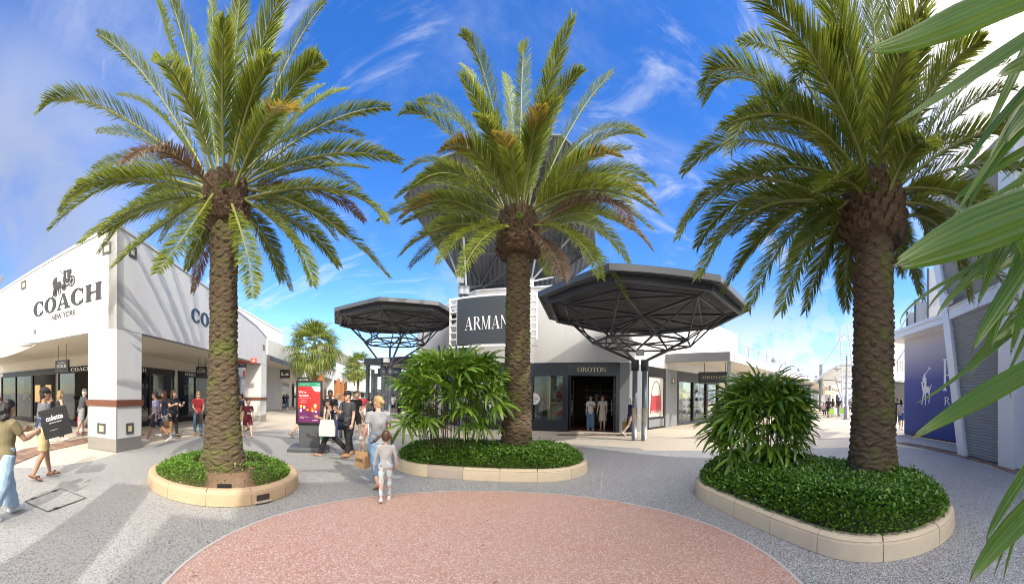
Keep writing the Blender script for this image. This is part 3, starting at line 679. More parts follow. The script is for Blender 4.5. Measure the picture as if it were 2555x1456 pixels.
def trunk_mesh(name, base, z0, z1, prof, rowh=0.088, ncol=6, depth=0.040, nz=None, nu=110, seed=0, mt=None):
    nz = nz or int((z1 - z0) / 0.0135); z = np.linspace(z0, z1, nz); th = np.arange(nu) * 2 * pi / nu
    Zm, T = np.meshgrid(z, th, indexing='ij')
    R = np.interp(Zm, [p[0] for p in prof], [p[1] for p in prof])
    g = np.random.default_rng(seed); wob = 0
    for k in range(6):
        wob = wob + 0.22 * np.sin(T * (k + 2) + Zm * g.uniform(4, 26) * (1 if k % 2 else -1) + g.uniform(0, 6))
    a = (T * ncol / (2 * pi) + Zm / rowh * .5 + .30 * wob); b = (T * ncol / (2 * pi) - Zm / rowh * .5 + .22 * np.roll(wob, 7, 1))
    fa, fb = a - np.floor(a), b - np.floor(b)
    e = np.minimum(np.minimum(fa, 1 - fa), np.minimum(fb, 1 - fb)); e = np.clip(e / .13, 0, 1) ** .6
    hsh = np.abs(np.sin(np.floor(a) * 12.9898 + np.floor(b) * 78.233) * 43758.5453) % 1
    up = fa - fb + 0.0
    rad = R * (1 + .022 * np.sin(Zm * 2.1 + seed) + .014 * np.sin(Zm * 5.3 + 2 * seed + T) + .012 * np.sin(2 * T + Zm)) + depth * (e - .5) * (.6 + .8 * hsh) + depth * .5 * (1 - np.abs((fa + 1 - fb) % 1 - .5) * 2) + .004 * np.sin(T * 37 + Zm * 160) * (hsh > .3)
    V = np.stack([base[0] + rad * np.cos(T), base[1] + rad * np.sin(T), Zm], -1).reshape(-1, 3)
    i = np.arange(nz - 1)[:, None] * nu; j = np.arange(nu)[None]; jn = (j + 1) % nu
    Q = np.stack([i + j, i + jn, i + nu + jn, i + nu + j], -1).reshape(-1, 4)
    return npmesh(name, V, Q, mt or MOSS)

def bez(p0, p1, p2, t): return p0 * (1 - t)[:, None] ** 2 + p1 * (2 * t * (1 - t))[:, None] + p2 * (t ** 2)[:, None]
def frond_mesh(p0, pm, p2, seed, n=165, Lmax=0.44, kind=0, vee=0.45, start=0.13, twist=0.0, rbase=0.032, updir=None):
    """feather frond along a quadratic curve through pm: tapered midrib and two ranks of folded leaflets"""
    g = np.random.default_rng(seed); p0, pm, p2 = (np.array(q, float) for q in (p0, pm, p2))
    p1 = 2 * pm - .5 * (p0 + p2); tt = np.linspace(0, 1, 15); C = bez(p0, p1, p2, tt)
    mb = MB(); mb.tube([Vector(c) for c in C], [(rbase * (1 - t) ** 1.1 + .004, rbase * .75 * (1 - t) + .004) for t in tt], 6, 0)
    seg = np.linalg.norm(np.diff(C, axis=0), axis=1).sum()
    V, Q, T = [], [], []; o = 0
    t = start + (1 - start) * (np.arange(n) + .5) / n; t = np.concatenate([t, t]); sd = np.repeat([-1., 1.], n)
    t = np.clip(t + g.normal(0, .004, 2 * n), 0, .999)
    P = bez(p0, p1, p2, t); D = 2 * (1 - t)[:, None] * (p1 - p0) + 2 * t[:, None] * (p2 - p1); D /= np.linalg.norm(D, axis=1)[:, None]
    up = np.array([0, 0, 1.]) if updir is None else np.array(updir, float); S_ = np.cross(D, up); nl = np.linalg.norm(S_, axis=1)
    alt = np.cross(D, np.array([D[:, 1].mean() + .3, .9, .1])); S_ = np.where((nl < .15)[:, None], alt, S_); S_ /= np.linalg.norm(S_, axis=1)[:, None]
    Nn = np.cross(S_, D)
    if twist: 
        tw = (twist * t)[:, None]; S_, Nn = S_ * np.cos(tw) + Nn * np.sin(tw), Nn * np.cos(tw) - S_ * np.sin(tw)
    prof = np.interp(t, [0, .12, .25, .5, .75, .92, 1], [.30, .42, .85, 1, .86, .55, .35]); L = Lmax * prof * g.uniform(.86, 1.1, 2 * n)
    ang = np.interp(t, [0, .3, 1], [1.0, .76, .40]) + g.normal(0, .05, 2 * n); v = vee + g.normal(0, .20, 2 * n)
    d = D * np.cos(ang)[:, None] + (S_ * (sd * np.cos(v))[:, None] + Nn * np.sin(v)[:, None]) * np.sin(ang)[:, None]
    wd = np.cross(d, Nn); wd /= np.linalg.norm(wd, axis=1)[:, None]
    w = (.0098 * np.interp(t, [0, .2, 1], [.6, 1, .75]))[:, None] * g.uniform(.8, 1.25, (2 * n, 1)); L = L[:, None]
    droop = np.array([0, 0, -1.]) * L * g.uniform(.0, .07, (2 * n, 1)) * (3 if kind == 2 else 1)
    m1 = P + d * L * .45; m2 = P + d * L * .8 + droop * .6; tip = P + d * L + droop * 1.6; fold = Nn * w * .55
    A = [P - wd * w * .5, P + wd * w * .5, m1 - wd * w + fold, m1 + wd * w + fold, m2 - wd * w * .62 + fold, m2 + wd * w * .62 + fold, tip, m1 - fold * .6, m2]
    Vv = np.stack(A, 1).reshape(-1, 3); k = np.arange(2 * n)[:, None] * 9
    Qd = np.concatenate([k + [0, 2, 7, 1], k + [2, 4, 8, 7], k + [7, 8, 5, 3]], 1).reshape(-1, 4)
    Tr = np.concatenate([k + [1, 7, 3], k + [4, 6, 8], k + [8, 6, 5]], 1).reshape(-1, 3)
    off = len(mb.v); V = np.concatenate([np.array(mb.v), Vv]); rq = [f for f in mb.f if len(f) == 4]
    quads = np.concatenate([np.array(rq), Qd + off]); tris = Tr + off
    yt = .62 if kind == 1 else 9
    lm = np.where(t > yt, 2, 1)
    mi = np.concatenate([np.zeros(len(rq), int), np.repeat(lm, 3), np.repeat(lm, 3)])
    mats = [RACHB if kind == 2 else RACH, PALMB if kind == 2 else PALM, PALMY]
    return npmesh('frond', V, quads, mats, mi, tris)

def boss(t, base, z0, z1, r0, r1, seed, n=150):
    mb = MB(); rr = random.Random(seed)
    mb.lathe(base, [(r0 * .55, z0 - .02), (r0 * .92, z0 + .03), (r0 * 1.0, z0 + (z1 - z0) * .35), (r1 * .8, z1), (r1 * .5, z1 + .12)], 24)
    for i in range(n):
        f = i / n; a = i * 2.39996; z = z0 + (z1 - z0) * f; r = (r0 + (r1 - r0) * f) * (1 + .10 * sin(f * pi))
        d = Vector((cos(a), sin(a), 0)); s = Vector((-sin(a), cos(a), 0)); o = Vector((base[0], base[1], z)) + d * r * .86
        w = rr.uniform(.055, .095); hh = rr.uniform(.035, .06); L = rr.uniform(.08, .15) + .10 * f; e = d * (.75 - .3 * f) + Vector((0, 0, .55 + .5 * f)); e.normalize(); uz = s.cross(e) * -1
        if uz.z < 0: uz = -uz
        q = [o - s * w - uz * hh, o + s * w - uz * hh, o + s * w * .8 + uz * hh, o - s * w * .8 + uz * hh]
        e2 = o + e * L + Vector((rr.uniform(-.01, .01), rr.uniform(-.01, .01), 0))
        q2 = [e2 - s * w * .8 - uz * hh * .8, e2 + s * w * .8 - uz * hh * .8, e2 + s * w * .6 + uz * hh * .5, e2 - s * w * .6 + uz * hh * .5]
        mb.loft([q, q2], sm=False)
    return tag(part('frond_stubs', mb, STUB, t), kind='stuff')

def date_palm(label, base, zb, zt, prof, spec, zoom, bpx, seed, Lw, extra, rb, hb, Lleaf=.44, nleaf=165, soilz=.2):
    """spec rows: tip x, tip y, mid x, mid y in a zoomed sighting, depth of the tip towards (-) or beyond (+) the trunk in metres, kind"""
    zx, zy, zs = zoom; D0 = hypot(base[0], base[1])
    t = thing('date_palm', label, 'palm tree', (base[0], base[1], soilz))
    part('trunk', trunk_mesh('trunk', base, zb, zt, prof, seed=seed), None, t)
    boss(t, (base[0], base[1], 0), zt - .12, zt + hb, rb, rb * .72, seed)
    org = Vector((base[0], base[1], zt + hb)); rr = random.Random(seed)
    for i, row in enumerate(spec):
        tx, ty, mx, my, dq, kind = row
        tip = AT(zx + tx * zs, zy + ty * zs, D0 + dq); mid = AT(zx + mx * zs, zy + my * zs, D0 + dq * .5)
        h = Vector((mid.x - org.x, mid.y - org.y, 0)); 
        if h.length > 1e-3: h.normalize()
        low = tip.z < org.z - .3
        st = org + h * rb * (.75 if low else .45) + Vector((0, 0, -.12 * hb if not low else -.45 * hb + rr.uniform(-.1, .1)))
        me = frond_mesh(st, mid, tip, seed * 100 + i, n=nleaf, Lmax=Lleaf * rr.uniform(.9, 1.08), kind=kind, vee=.42 if not low else .30, twist=rr.uniform(-.5, .5))
        part('frond', me, None, t)
    for i in range(extra):
        a = rr.uniform(0, 2 * pi); el = rr.uniform(-.35, .85); L = Lw * rr.uniform(.66, .86)
        d = Vector((cos(a), sin(a), 0)); dm = d * cos(el) + Vector((0, 0, sin(el)))
        mid = org + dm * L * .52; tip = mid + (dm * .75 + Vector((0, 0, -.28 - .25 * rr.random() * cos(el)))).normalized() * L * .5
        part('frond', frond_mesh(org + d * rb * .4, mid, tip, seed * 100 + 60 + i, n=nleaf - 20, Lmax=Lleaf * .9), None, t)
    # fern-like weed rooted among the stubs, facing the plaza
    mb = MB(); dv = Vector((-base[0], -base[1], 0)).normalized(); o = org + dv * rb * .95 - Vector((0, 0, .25))
    for i in range(34):
        e = Vector((rr.uniform(-1, 1), rr.uniform(-1, 1), rr.uniform(-.6, 1))).normalized(); e = (e + dv * .7).normalized(); s = e.cross(Vector((0, 0, 1))).normalized(); p = o + e * rr.uniform(.02, .13); w = rr.uniform(.018, .035)
        mb.quad(p, p + e * w + s * w * .8, p + e * w * 2.2, p + e * w - s * w * .8)
    tag(part('weed', mb, HEDGE1, t), kind='stuff')
    return t

Z4 = (66.5, 0.0, .5256)
F1 = [(60, 530, 330, 495, -.3, 0), (165, 1000, 420, 845, .9, 0), (188, 945, 450, 850, -1.0, 0), (262, 1150, 560, 975, -1.2, 0), (352, 1110, 600, 985, .8, 0), (425, 1250, 650, 1065, -1.8, 0), (622, 1292, 765, 1100, -2.2, 0),
      (760, 1275, 838, 1095, 1.4, 0), (788, 1385, 850, 1150, 2.4, 2), (1072, 1412, 1040, 1180, -2.3, 0), (1208, 1335, 1130, 1120, 1.9, 0), (1358, 1352, 1240, 1115, -1.5, 0), (1478, 1258, 1290, 1060, 1.0, 0), (1502, 1102, 1310, 975, .9, 0),
      (1705, 1055, 1460, 900, -1.0, 0), (1598, 1045, 1370, 905, 1.6, 2), (1768, 765, 1410, 735, -.5, 0), (1715, 510, 1390, 600, .5, 0), (1515, 425, 1300, 545, 1.9, 0), (1400, 290, 1235, 455, -1.4, 0), (1418, 10, 1235, 300, .6, 0),
      (1218, 78, 1105, 370, 1.6, 0), (1030, -110, 985, 300, -.9, 0), (880, -60, 890, 350, .9, 0), (655, -80, 770, 290, -.5, 0), (600, -60, 690, 230, 1.4, 0), (345, 165, 600, 410, .3, 0), (615, 300, 745, 440, -2.4, 0), (432, 452, 640, 555, 2.4, 0),
      (335, 625, 590, 680, 2.2, 0), (468, 775, 680, 735, -2.6, 2), (1275, 530, 1120, 600, -2.4, 1), (1368, 250, 1215, 430, 1.0, 0), (1405, 405, 1230, 560, 2.4, 0), (320, 800, 560, 770, 2.0, 0), (1290, 1010, 1180, 960, 2.6, 0), (560, 925, 720, 905, 2.6, 0), (1180, 270, 1060, 480, -1.8, 0), (940, 90, 930, 420, -2.0, 0),
      (780, 130, 850, 430, 2.2, 0), (1620, 800, 1340, 800, 1.9, 0), (660, 1090, 760, 1000, 2.6, 0)]
prof1 = [(.1, .50), (.35, .42), (.6, .355), (1.2, .285), (2.4, .243), (3.6, .238), (4.9, .225)]
date_palm('tall date palm in the round cream planter before the white horse-and-carriage shop', (-4.70, 3.72), .12, 4.88, prof1, F1, Z4, 560, 11, 4.0, 12, .40, .55, Lleaf=.42)
Z5 = (964.7, 33.3, .457)
F2 = [(80, 550, 330, 640, -.4, 0), (180, 485, 420, 620, 1.0, 0), (418, 120, 560, 430, -.6, 0), (410, 285, 540, 540, 1.3, 0), (755, 165, 735, 470, .4, 0), (967, 90, 865, 430, .9, 0), (1062, 315, 900, 580, -1.2, 0), (1232, 325, 1010, 620, .6, 0), (488, 560, 600, 745, -2.3, 0), (598, 655, 685, 810, -2.8, 1), (850, 515, 785, 730, -2.2, 1),
      (305, 745, 520, 800, -2.0, 1), (100, 862, 350, 830, 1.6, 0), (140, 945, 400, 888, -1.0, 0), (62, 1002, 320, 935, 1.2, 0), (75, 1115, 350, 1022, -1.2, 1), (92, 1148, 350, 1078, 1.1, 0), (87, 1308, 350, 1155, -1.7, 0), (132, 1380, 380, 1195, 1.6, 0), (285, 1358, 470, 1185, -2.4, 0), (400, 1432, 545, 1215, -2.8, 0), (885, 1425, 845, 1300, 2.2, 0), (960, 1448, 890, 1290, -2.4, 2),
      (1166, 1442, 1010, 1215, -2.5, 0), (1322, 1362, 1110, 1150, 1.6, 0), (1442, 1280, 1150, 1085, -1.6, 1), (1335, 1165, 1130, 1020, -2.2, 2), (1457, 1040, 1160, 945, -.8, 1), (1335, 1040, 1110, 1000, 2.2, 0), (1460, 938, 1180, 865, .7, 0), (1397, 970, 1140, 900, 2.0, 0), (1268, 785, 1030, 830, -1.9, 1), (1398, 672, 1120, 725, .4, 0), (1376, 640, 1080, 690, 1.8, 0), (985, 370, 880, 600, 1.9, 0), (640, 330, 690, 600, 2.2, 0), (300, 560, 520, 720, 2.2, 0), (230, 1200, 430, 1090, 2.2, 0), (1200, 1215, 1030, 1100, 2.2, 0), (930, 480, 830, 700, -1.8, 0)]
prof2 = [(.1, .38), (.6, .325), (1.6, .295), (3.0, .265), (4.2, .25), (5.4, .235)]
date_palm('date palm in the oval planter with yellow tipped fronds before the dark tilted canopy', (0.12, 7.55), .15, 5.05, prof2, F2, Z5, 740, 12, 4.2, 12, .50, .75, Lleaf=.47)
Z6 = (1663.3, 0.0, .5254)
F3 = [(170, 445, 400, 355, -.2, 0), (190, 470, 440, 400, .8, 0), (85, 815, 400, 665, .9, 0), (62, 1120, 360, 850, -.6, 0), (150, 1165, 400, 935, .7, 0), (157, 1310, 450, 985, -.7, 0), (272, 1378, 560, 1010, .8, 0), (392, 1460, 640, 1060, -.9, 0), (545, 1475, 720, 1090, -1.1, 0), (662, 1475, 785, 1110, 1.0, 0), (852, 1465, 868, 1190, 1.2, 0), (590, 465, 800, 345, -1.6, 0), (700, 20, 850, 330, .4, 0), (760, -120, 900, 260, -.6, 0),
      (960, -180, 990, 300, .8, 0), (1110, -160, 1070, 290, -.4, 0), (1300, -110, 1190, 300, .6, 0), (1500, 195, 1260, 430, -.8, 0), (1650, 425, 1370, 560, .4, 0), (1690, 620, 1400, 670, -.4, 0), (1600, 1005, 1370, 890, .3, 0), (1505, 1250, 1310, 1000, -.5, 0), (1245, 1135, 1190, 985, 1.4, 0), (1440, 1415, 1310, 1090, .8, 0), (1112, 1290, 1095, 1100, 1.7, 0), (300, 725, 560, 500, -1.2, 0), (350, 205, 620, 340, .8, 0), (700, 180, 850, 420, -1.4, 0), (1560, 60, 1300, 330, .8, 0), (1680, 800, 1400, 790, .8, 0), (420, 590, 640, 500, 1.5, 0), (330, 870, 600, 780, 1.5, 0), (480, 1000, 690, 880, 1.5, 0), (1000, 60, 1000, 420, 1.6, 0), (1230, 120, 1110, 480, -1.3, 0), (880, 230, 930, 500, 1.6, 0), (1400, 300, 1200, 560, 1.6, 0), (740, 900, 860, 860, -1.7, 0), (1260, 700, 1150, 720, -1.6, 0), (600, 1200, 750, 990, 1.6, 0), (1480, 700, 1280, 700, 1.4, 0), (1620, 300, 1350, 480, 1.2, 0), (1580, 1130, 1350, 930, 1.2, 0)]
prof3 = [(.1, .40), (.45, .375), (.9, .325), (2.0, .29), (3.2, .27), (4.6, .245)]
date_palm('dark shaded date palm in the long planter at the right, thick brown scaly trunk', (4.33, 2.06), .15, 4.12, prof3, F3, Z6, 1000, 13, 3.6, 24, .46, .58, Lleaf=.46)

# ================================================================== white corner shop on the left
UPV = Vector((0, 0, 1))
C0 = G(290, 1128); RD = Vector((sin(-.449), cos(-.449), 0)); LD = Vector((sin(-2.14), cos(-2.14), 0))
def Wp(r, l, z=0.0): return C0 + RD * r + LD * l + UPV * z
bld = thing('corner_shop_building', 'white corner shop with sloping parapets and black horse carriage sign, arcade underneath', 'shop building', C0)
SOF, TOPC, TR, TL, RE, LE = 3.42, 6.20, 5.12, 5.75, 12.75, 13.0
def wall_poly(mb, pts, along, base, inward, th, mi=0):
    """pts (s, z) on a vertical plane, extruded inward"""
    f = [base + along * s + UPV * z for s, z in pts]; b = [p + inward * th for p in f]; n = len(pts)
    v = f + b; nn = (f[1] - f[0]).cross(f[2] - f[1]); flip = nn.dot(inward) > 0
    fs = [tuple(range(n)), tuple(range(n, 2 * n))[::-1]] + [((i + 1) % n, i, n + i, n + (i + 1) % n) for i in range(n)]
    if flip: fs = [q[::-1] for q in fs]
    mb.add(v, fs, mi)
def rtop(s): return TOPC + (TR + .35 - TOPC) * min(s / 10.8, 1) + (0 if s < 10.8 else (TR - TR - .35) * (s - 10.8) / 1.95)
mb = MB(); wall_poly(mb, [(0, SOF), (RE, SOF), (RE, TR), (10.8, TR + .35), (0, TOPC)], RD, C0, LD, .30); fasR = part('fascia', mb, WHITE, bld)
mb = MB(); wall_poly(mb, [(0.0, SOF), (LE, SOF), (LE, TL - .35), (0.0, TOPC - .003)], LD, C0 + RD * 0.0, RD, .298)
fasL = part('fascia', mb, WHITE, bld)
CAPM = mat('grey metal capping', (0.55, 0.56, 0.57), .4)
for d, inw, pts in ((RD, LD, [(0, TOPC), (10.8, TR + .35), (RE, TR)]), (LD, RD, [(0, TOPC), (LE, TL - .35)])):
    mb = MB()
    for (s0, z0), (s1, z1) in zip(pts, pts[1:]):
        a = C0 + d * s0 + UPV * (z0 + .004) - inw * .035; b = C0 + d * s1 + UPV * (z1 + .004) - inw * .035
        mb.obox(a, b - a, inw * .40, UPV * .07)
    part('parapet_cap', mb, CAPM, bld)
# horizontal construction joint along the fascia foot with its fine shadow line put in as a grey strip
mb = MB(); mb.obox(C0 + RD * .0 - LD * .004 + UPV * (SOF - .012), RD * RE, LD * .2, UPV * .012); part('joint_shadow_strip', mb, GREYW, bld)
# ceiling of the arcade and the bulkhead above the shopfronts
SB = 4.0
mb = MB(); q = [Wp(.31, .31, SOF + .05), Wp(RE, .31, SOF + .05), Wp(RE, 9, SOF + .05), Wp(9, LE, SOF + .05), Wp(.31, LE, SOF + .05)]
mb.add(q + [p + UPV * .15 for p in q], [(0, 1, 2, 3, 4), (9, 8, 7, 6, 5)]); part('arcade_ceiling', mb, CEIL, bld)
mb = MB(); q = [Wp(.31, .31, TOPC - 1.2), Wp(RE, .31, TR - .6), Wp(RE, LE, TR - .8), Wp(.31, LE, TL - 1)]
mb.add(q + [p + UPV * .1 for p in q], [(0, 3, 2, 1), (4, 5, 6, 7)]); part('roof', mb, CAPM, bld)
CS = Wp(SB, SB)
SILL, HEAD = 0.25, 2.62
def shopfront(bays, along, base, inward, bulk, wallm, name='shopfront', z1=SOF + .05, depth=3.5):
    """bays: (s0, s1, kind) kind g = glass, w = plain wall, d = open doorway"""
    for s0, s1, k in bays:
        o = base + along * s0; w = along * (s1 - s0)
        if k == 'w':
            mb = MB(); mb.obox(o, w, inward * .25, UPV * z1); part('wall', mb, wallm, bld); continue
        mb = MB(); mb.obox(o + UPV * (HEAD + .30), w, inward * .25, UPV * (z1 - HEAD - .30)); part('bulkhead', mb, bulk, bld)
        fr = MB(); fr.obox(o + UPV * HEAD - inward * .06, w, inward * .2, UPV * .30)
        n = max(1, int((s1 - s0) / 1.6))
        for i in range(n + 1): 
            fr.obox(o + along * ((s1 - s0 - .07) * i / n) - inward * .02, along * .07, inward * .1, UPV * HEAD)
        if k == 'g': fr.obox(o + along * .07, w - along * .14, inward * .14, UPV * SILL)
        f = part('shopfront_frame', fr, BLACKM, bld)
        if k == 'g':
            for i in range(n):
                g = MB(); a = o + along * ((s1 - s0 - .07) * i / n + .07) + inward * .03 + UPV * SILL; ww = along * ((s1 - s0 - .07) / n - .07)
                g.obox(a, ww, inward * .012, UPV * (HEAD - SILL)); part('pane', g, DGLASS, f)
shopfront([(0, .7, 'w'), (.7, 5.0, 'g'), (5.0, 5.35, 'w'), (5.35, 11.2, 'g'), (11.2, 17.5, 'w')], RD, CS, LD, CREAMW, CREAMW)
shopfront([(0.2, 3.4, 'g'), (3.4, 3.5, 'w'), (3.5, 5.6, 'd'), (5.6, 10.6, 'g'), (10.6, 14, 'w')], LD, CS, RD, CREAMW, CREAMW)
# dim interiors: floor, back walls, lit niches, rails and goods
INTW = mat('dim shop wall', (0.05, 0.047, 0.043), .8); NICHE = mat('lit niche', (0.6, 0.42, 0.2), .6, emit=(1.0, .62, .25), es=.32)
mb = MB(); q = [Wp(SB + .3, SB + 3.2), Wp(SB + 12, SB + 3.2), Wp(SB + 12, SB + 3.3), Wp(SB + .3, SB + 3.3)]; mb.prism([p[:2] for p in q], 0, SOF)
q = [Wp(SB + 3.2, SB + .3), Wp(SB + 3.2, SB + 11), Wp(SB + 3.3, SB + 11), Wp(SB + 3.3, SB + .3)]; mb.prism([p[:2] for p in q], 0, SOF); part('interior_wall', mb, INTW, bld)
for s in (5.8, 6.9, 8.0, 9.2):
    mb = MB(); mb.obox(Wp(SB + 3.1, SB + s, 1.0), LD * .55, RD * .06, UPV * 1.2); part('lit_niche', mb, NICHE, bld)
for s in (.9, 2.0, 3.1):
    mb = MB(); mb.obox(Wp(SB + s + .2, SB + 1.6, 1.3), RD * .85, LD * .05, UPV * 1.2); part('lit_niche', mb, NICHE, bld)
GOOD = [mat('goods %d' % i, c, .5) for i, c in enumerate([(.25, .12, .05), (.5, .42, .3), (.08, .06, .06), (.45, .05, .05), (.6, .58, .55), (.12, .14, .1)])]
def handbag_mb(c, x, w, h, dp):
    """small trapezoid bag with a flap and an arched handle"""
    c, x = Vector(c), Vector(x); y = UPV.cross(x)
    mb = MB()
    mb.loft([[c + x * sx * w * k + y * sy * dp * k2 + UPV * z for sx, sy in ((-1, -1), (1, -1), (1, 1), (-1, 1))] for z, k, k2 in ((0, .5, .5), (h * .55, .46, .42), (h, .38, .18))], sm=False)
    mb.obox(c - x * w * .40 - y * dp * .5 + UPV * h * .52, x * w * .80, y * -.012, UPV * h * .36)
    mb.tube([c + x * w * .3 * cos(a) + UPV * (h + h * .55 * sin(a)) for a in np.linspace(0, pi, 7)], .008, 5)
    return mb
rr = random.Random(4)
GN = ['tan', 'beige', 'dark brown', 'red', 'off-white', 'moss green']; ORD = ['first', 'second', 'third', 'fourth', 'fifth', 'sixth', 'seventh', 'eighth', 'ninth']
for k, s in enumerate((1.0, 1.5, 2.1, 2.7, 3.4, 4.0)):
    for z in (.75, 1.45):
        b = handbag_mb(Wp(SB + s + .1, SB + .9, z), RD, rr.uniform(.24, .34), rr.uniform(.18, .26), .12)
        ci = rr.randrange(6); tag(part('handbag', b, GOOD[ci]), '%s handbag, %s from the pillar on the %s arcade display shelf' % (GN[ci], ORD[k], 'lower' if z < 1 else 'upper'), 'handbag', 'handbags in the left arcade window')
for z in (.72, 1.42):
    mb = MB(); mb.obox(Wp(SB + .8, SB + .72, z - .04), RD * 3.9, LD * .4, UPV * .03); part('shelf', mb, BLACKM, bld)
# shop names over the arcade windows
def small_sign(txt, o, x, h, w, m=LETW, parent=None):
    serif_word(lambda c: smb, txt, o, x, UPV, h, .012, width=w, T=.2, t=.05)
for s, d, bs, inw in ((1.1, RD, CS, LD), (6.0, RD, CS, LD)):
    smb = MB(); small_sign('COACH', bs + d * s - inw * .062 + UPV * (HEAD + .07), d, .17, 1.35); part('sign_letter', smb, LETW, bld)
for s in (1.0, 8.6):
    smb = MB(); small_sign('COACH', CS + LD * (s + 1.35) - RD * .062 + UPV * (HEAD + .07), -LD, .17, 1.35); part('sign_letter', smb, LETW, bld)
mb = MB(); put_text(mb, 'SAVINGS', CS + LD * 4.2 - RD * .03 + UPV * 1.62, -LD, UPV, .12); put_text(mb, '30%', CS + LD * 6.1 - RD * .03 + UPV * 1.25, -LD, UPV, .32); part('window_lettering', mb, mat('grey window print', (.3, .29, .27), .6), bld)
mb = MB(); put_text(mb, 'SAVINGS', CS + RD * 6.4 - LD * .03 + UPV * 2.0, RD, UPV, .14); put_text(mb, '50%', CS + RD * 6.4 - LD * .03 + UPV * 1.55, RD, UPV, .36); put_text(mb, 'COACH', CS + RD * 7.0 - LD * .03 + UPV * 1.1, RD, UPV, .18); part('window_lettering', mb, MATS['grey window print'], bld)
# the big letters and the carriage emblem on the parapet
def Lw(px, py): return onwall(px, py, C0, C0 + LD)
a, b = Lw(84.5, 789), Lw(253, 745); zb = (a.z + b.z) / 2; wl = (b - a).length
serif_word(lambda c: None, '', a, -LD, UPV, .5, .03)
def letter_objs(txt, o, x, h, w, th, m, parent, T, t, space=.05, s=.06, mapf=None):
    made = []
    def f(c): made.append((c, MB())); return made[-1][1]
    serif_word(f, txt, o, x, UPV, h, th, T=T, t=t, space=space, width=w, s=s, mapf=mapf)
    for c, mb in made: part('letter', mb, m, parent)
oA = Vector((a.x, a.y, zb - .02)); letter_objs('COACH', oA + (-LD).cross(UPV) * .004, -LD, .49, wl, .03, LETTER, fasL, .24, .06)
a2 = onwall(476, 820, C0, C0 + RD); letter_objs('COACH', Vector((a2.x, a2.y, zb - .02)) + RD.cross(UPV) * .004, RD, .49, 3.5, .03, LETBLUE, fasR, .24, .06)
mb = MB(); m0, m1 = Lw(128, 798), Lw(190, 782); put_text(mb, 'NEW YORK', (m0 + m1) / 2 - UPV * .03, -LD, UPV, .17, bold=.03, width=(m1 - m0).length * .98, lift=.006); part('letter', mb, LETTER, fasL)
def emblem(o, x, w, parent):
    """horse drawn carriage silhouette, w metres wide, cut from dark plate"""
    nz = x.cross(UPV)
    pl = []
    for cx, cy, r in ((.86, .30, .155), (.545, .20, .10)):
        pl += strip(arc(cx, cy, r, r, 0, 360, 22), arc(cx, cy, r - .018, r - .018, 0, 360, 22)); pl.append(arc(cx, cy, .022, .022, 0, 330, 8))
        for k in range(8):
            t = k * pi / 4; dx, dy = cos(t), sin(t); pl.append([(cx - dy * .005, cy + dx * .005), (cx + dy * .005, cy - dx * .005), (cx + dx * (r - .01) + dy * .005, cy + dy * (r - .01) - dx * .005), (cx + dx * (r - .01) - dy * .005, cy + dy * (r - .01) + dx * .005)])
    pl += [[(.56, .36), (.62, .30), (.76, .30), (.80, .40), (.56, .44)], [(.555, .44), (.63, .44), (.63, .62), (.565, .62)], [(.69, .44), (.80, .44), (.82, .62), (.69, .62)], [(.54, .62), (.84, .62), (.83, .66), (.56, .67)], [(.82, .50), (.86, .52), (.86, .64), (.83, .64)],
           [(.50, .34), (.57, .30), (.57, .56), (.52, .50)], [(.52, .58), (.56, .58), (.56, .70), (.53, .70)], [(.50, .56), (.505, .54), (.405, .70), (.40, .69)], [(.40, .69), (.405, .70), (.36, .76), (.355, .75)],
           [(.44, .18), (.74, .20), (.74, .225), (.44, .205)], [(.24, .22), (.50, .20), (.50, .225), (.24, .245)]]
    for hx, hy in ((.0, 0), (.07, .03)):
        pl += [[(.06 + hx, .20 + hy), (.30 + hx, .22 + hy), (.34 + hx, .32 + hy), (.28 + hx, .39 + hy), (.10 + hx, .37 + hy)], [(.06 + hx, .26 + hy), (.16 + hx, .36 + hy), (.14 + hx, .54 + hy), (.05 + hx, .50 + hy)],
               [(.02 + hx, .38 + hy), (.06 + hx, .36 + hy), (.12 + hx, .50 + hy), (.06 + hx, .53 + hy), (.02 + hx, .46 + hy)], [(.09 + hx, .52 + hy), (.12 + hx, .53 + hy), (.11 + hx, .58 + hy)],
               [(.06 + hx, .22 + hy), (.11 + hx, .22 + hy), (.06 + hx, .10 + hy), (.04 + hx, .10 + hy)], [(.04 + hx, .11 + hy), (.065 + hx, .11 + hy), (.035 + hx, .0 + hy), (.01 + hx, .0 + hy)], [(.12 + hx, .22 + hy), (.17 + hx, .22 + hy), (.15 + hx, -.03 + hy), (.125 + hx, -.03 + hy)],
               [(.26 + hx, .25 + hy), (.32 + hx, .28 + hy), (.31 + hx, .12 + hy), (.285 + hx, .12 + hy)], [(.285 + hx, .13 + hy), (.31 + hx, .13 + hy), (.34 + hx, .01 + hy), (.31 + hx, .01 + hy)], [(.31 + hx, .36 + hy), (.34 + hx, .35 + hy), (.37 + hx, .22 + hy), (.35 + hx, .22 + hy)]]
    mb = MB()
    for i, q in enumerate(pl): mb.flat([(p[0] * w, p[1] * w) for p in q], o, x, UPV, .02 + .0007 * (i % 9))
    part('emblem', mb, LETTER, parent)
e0, e1 = Lw(131, 735), Lw(187, 712); emblem(Vector((e0.x, e0.y, (e0.z + e1.z) / 2 - .12)) + (-LD).cross(UPV) * .004, -LD, (e1 - e0).length, fasL)
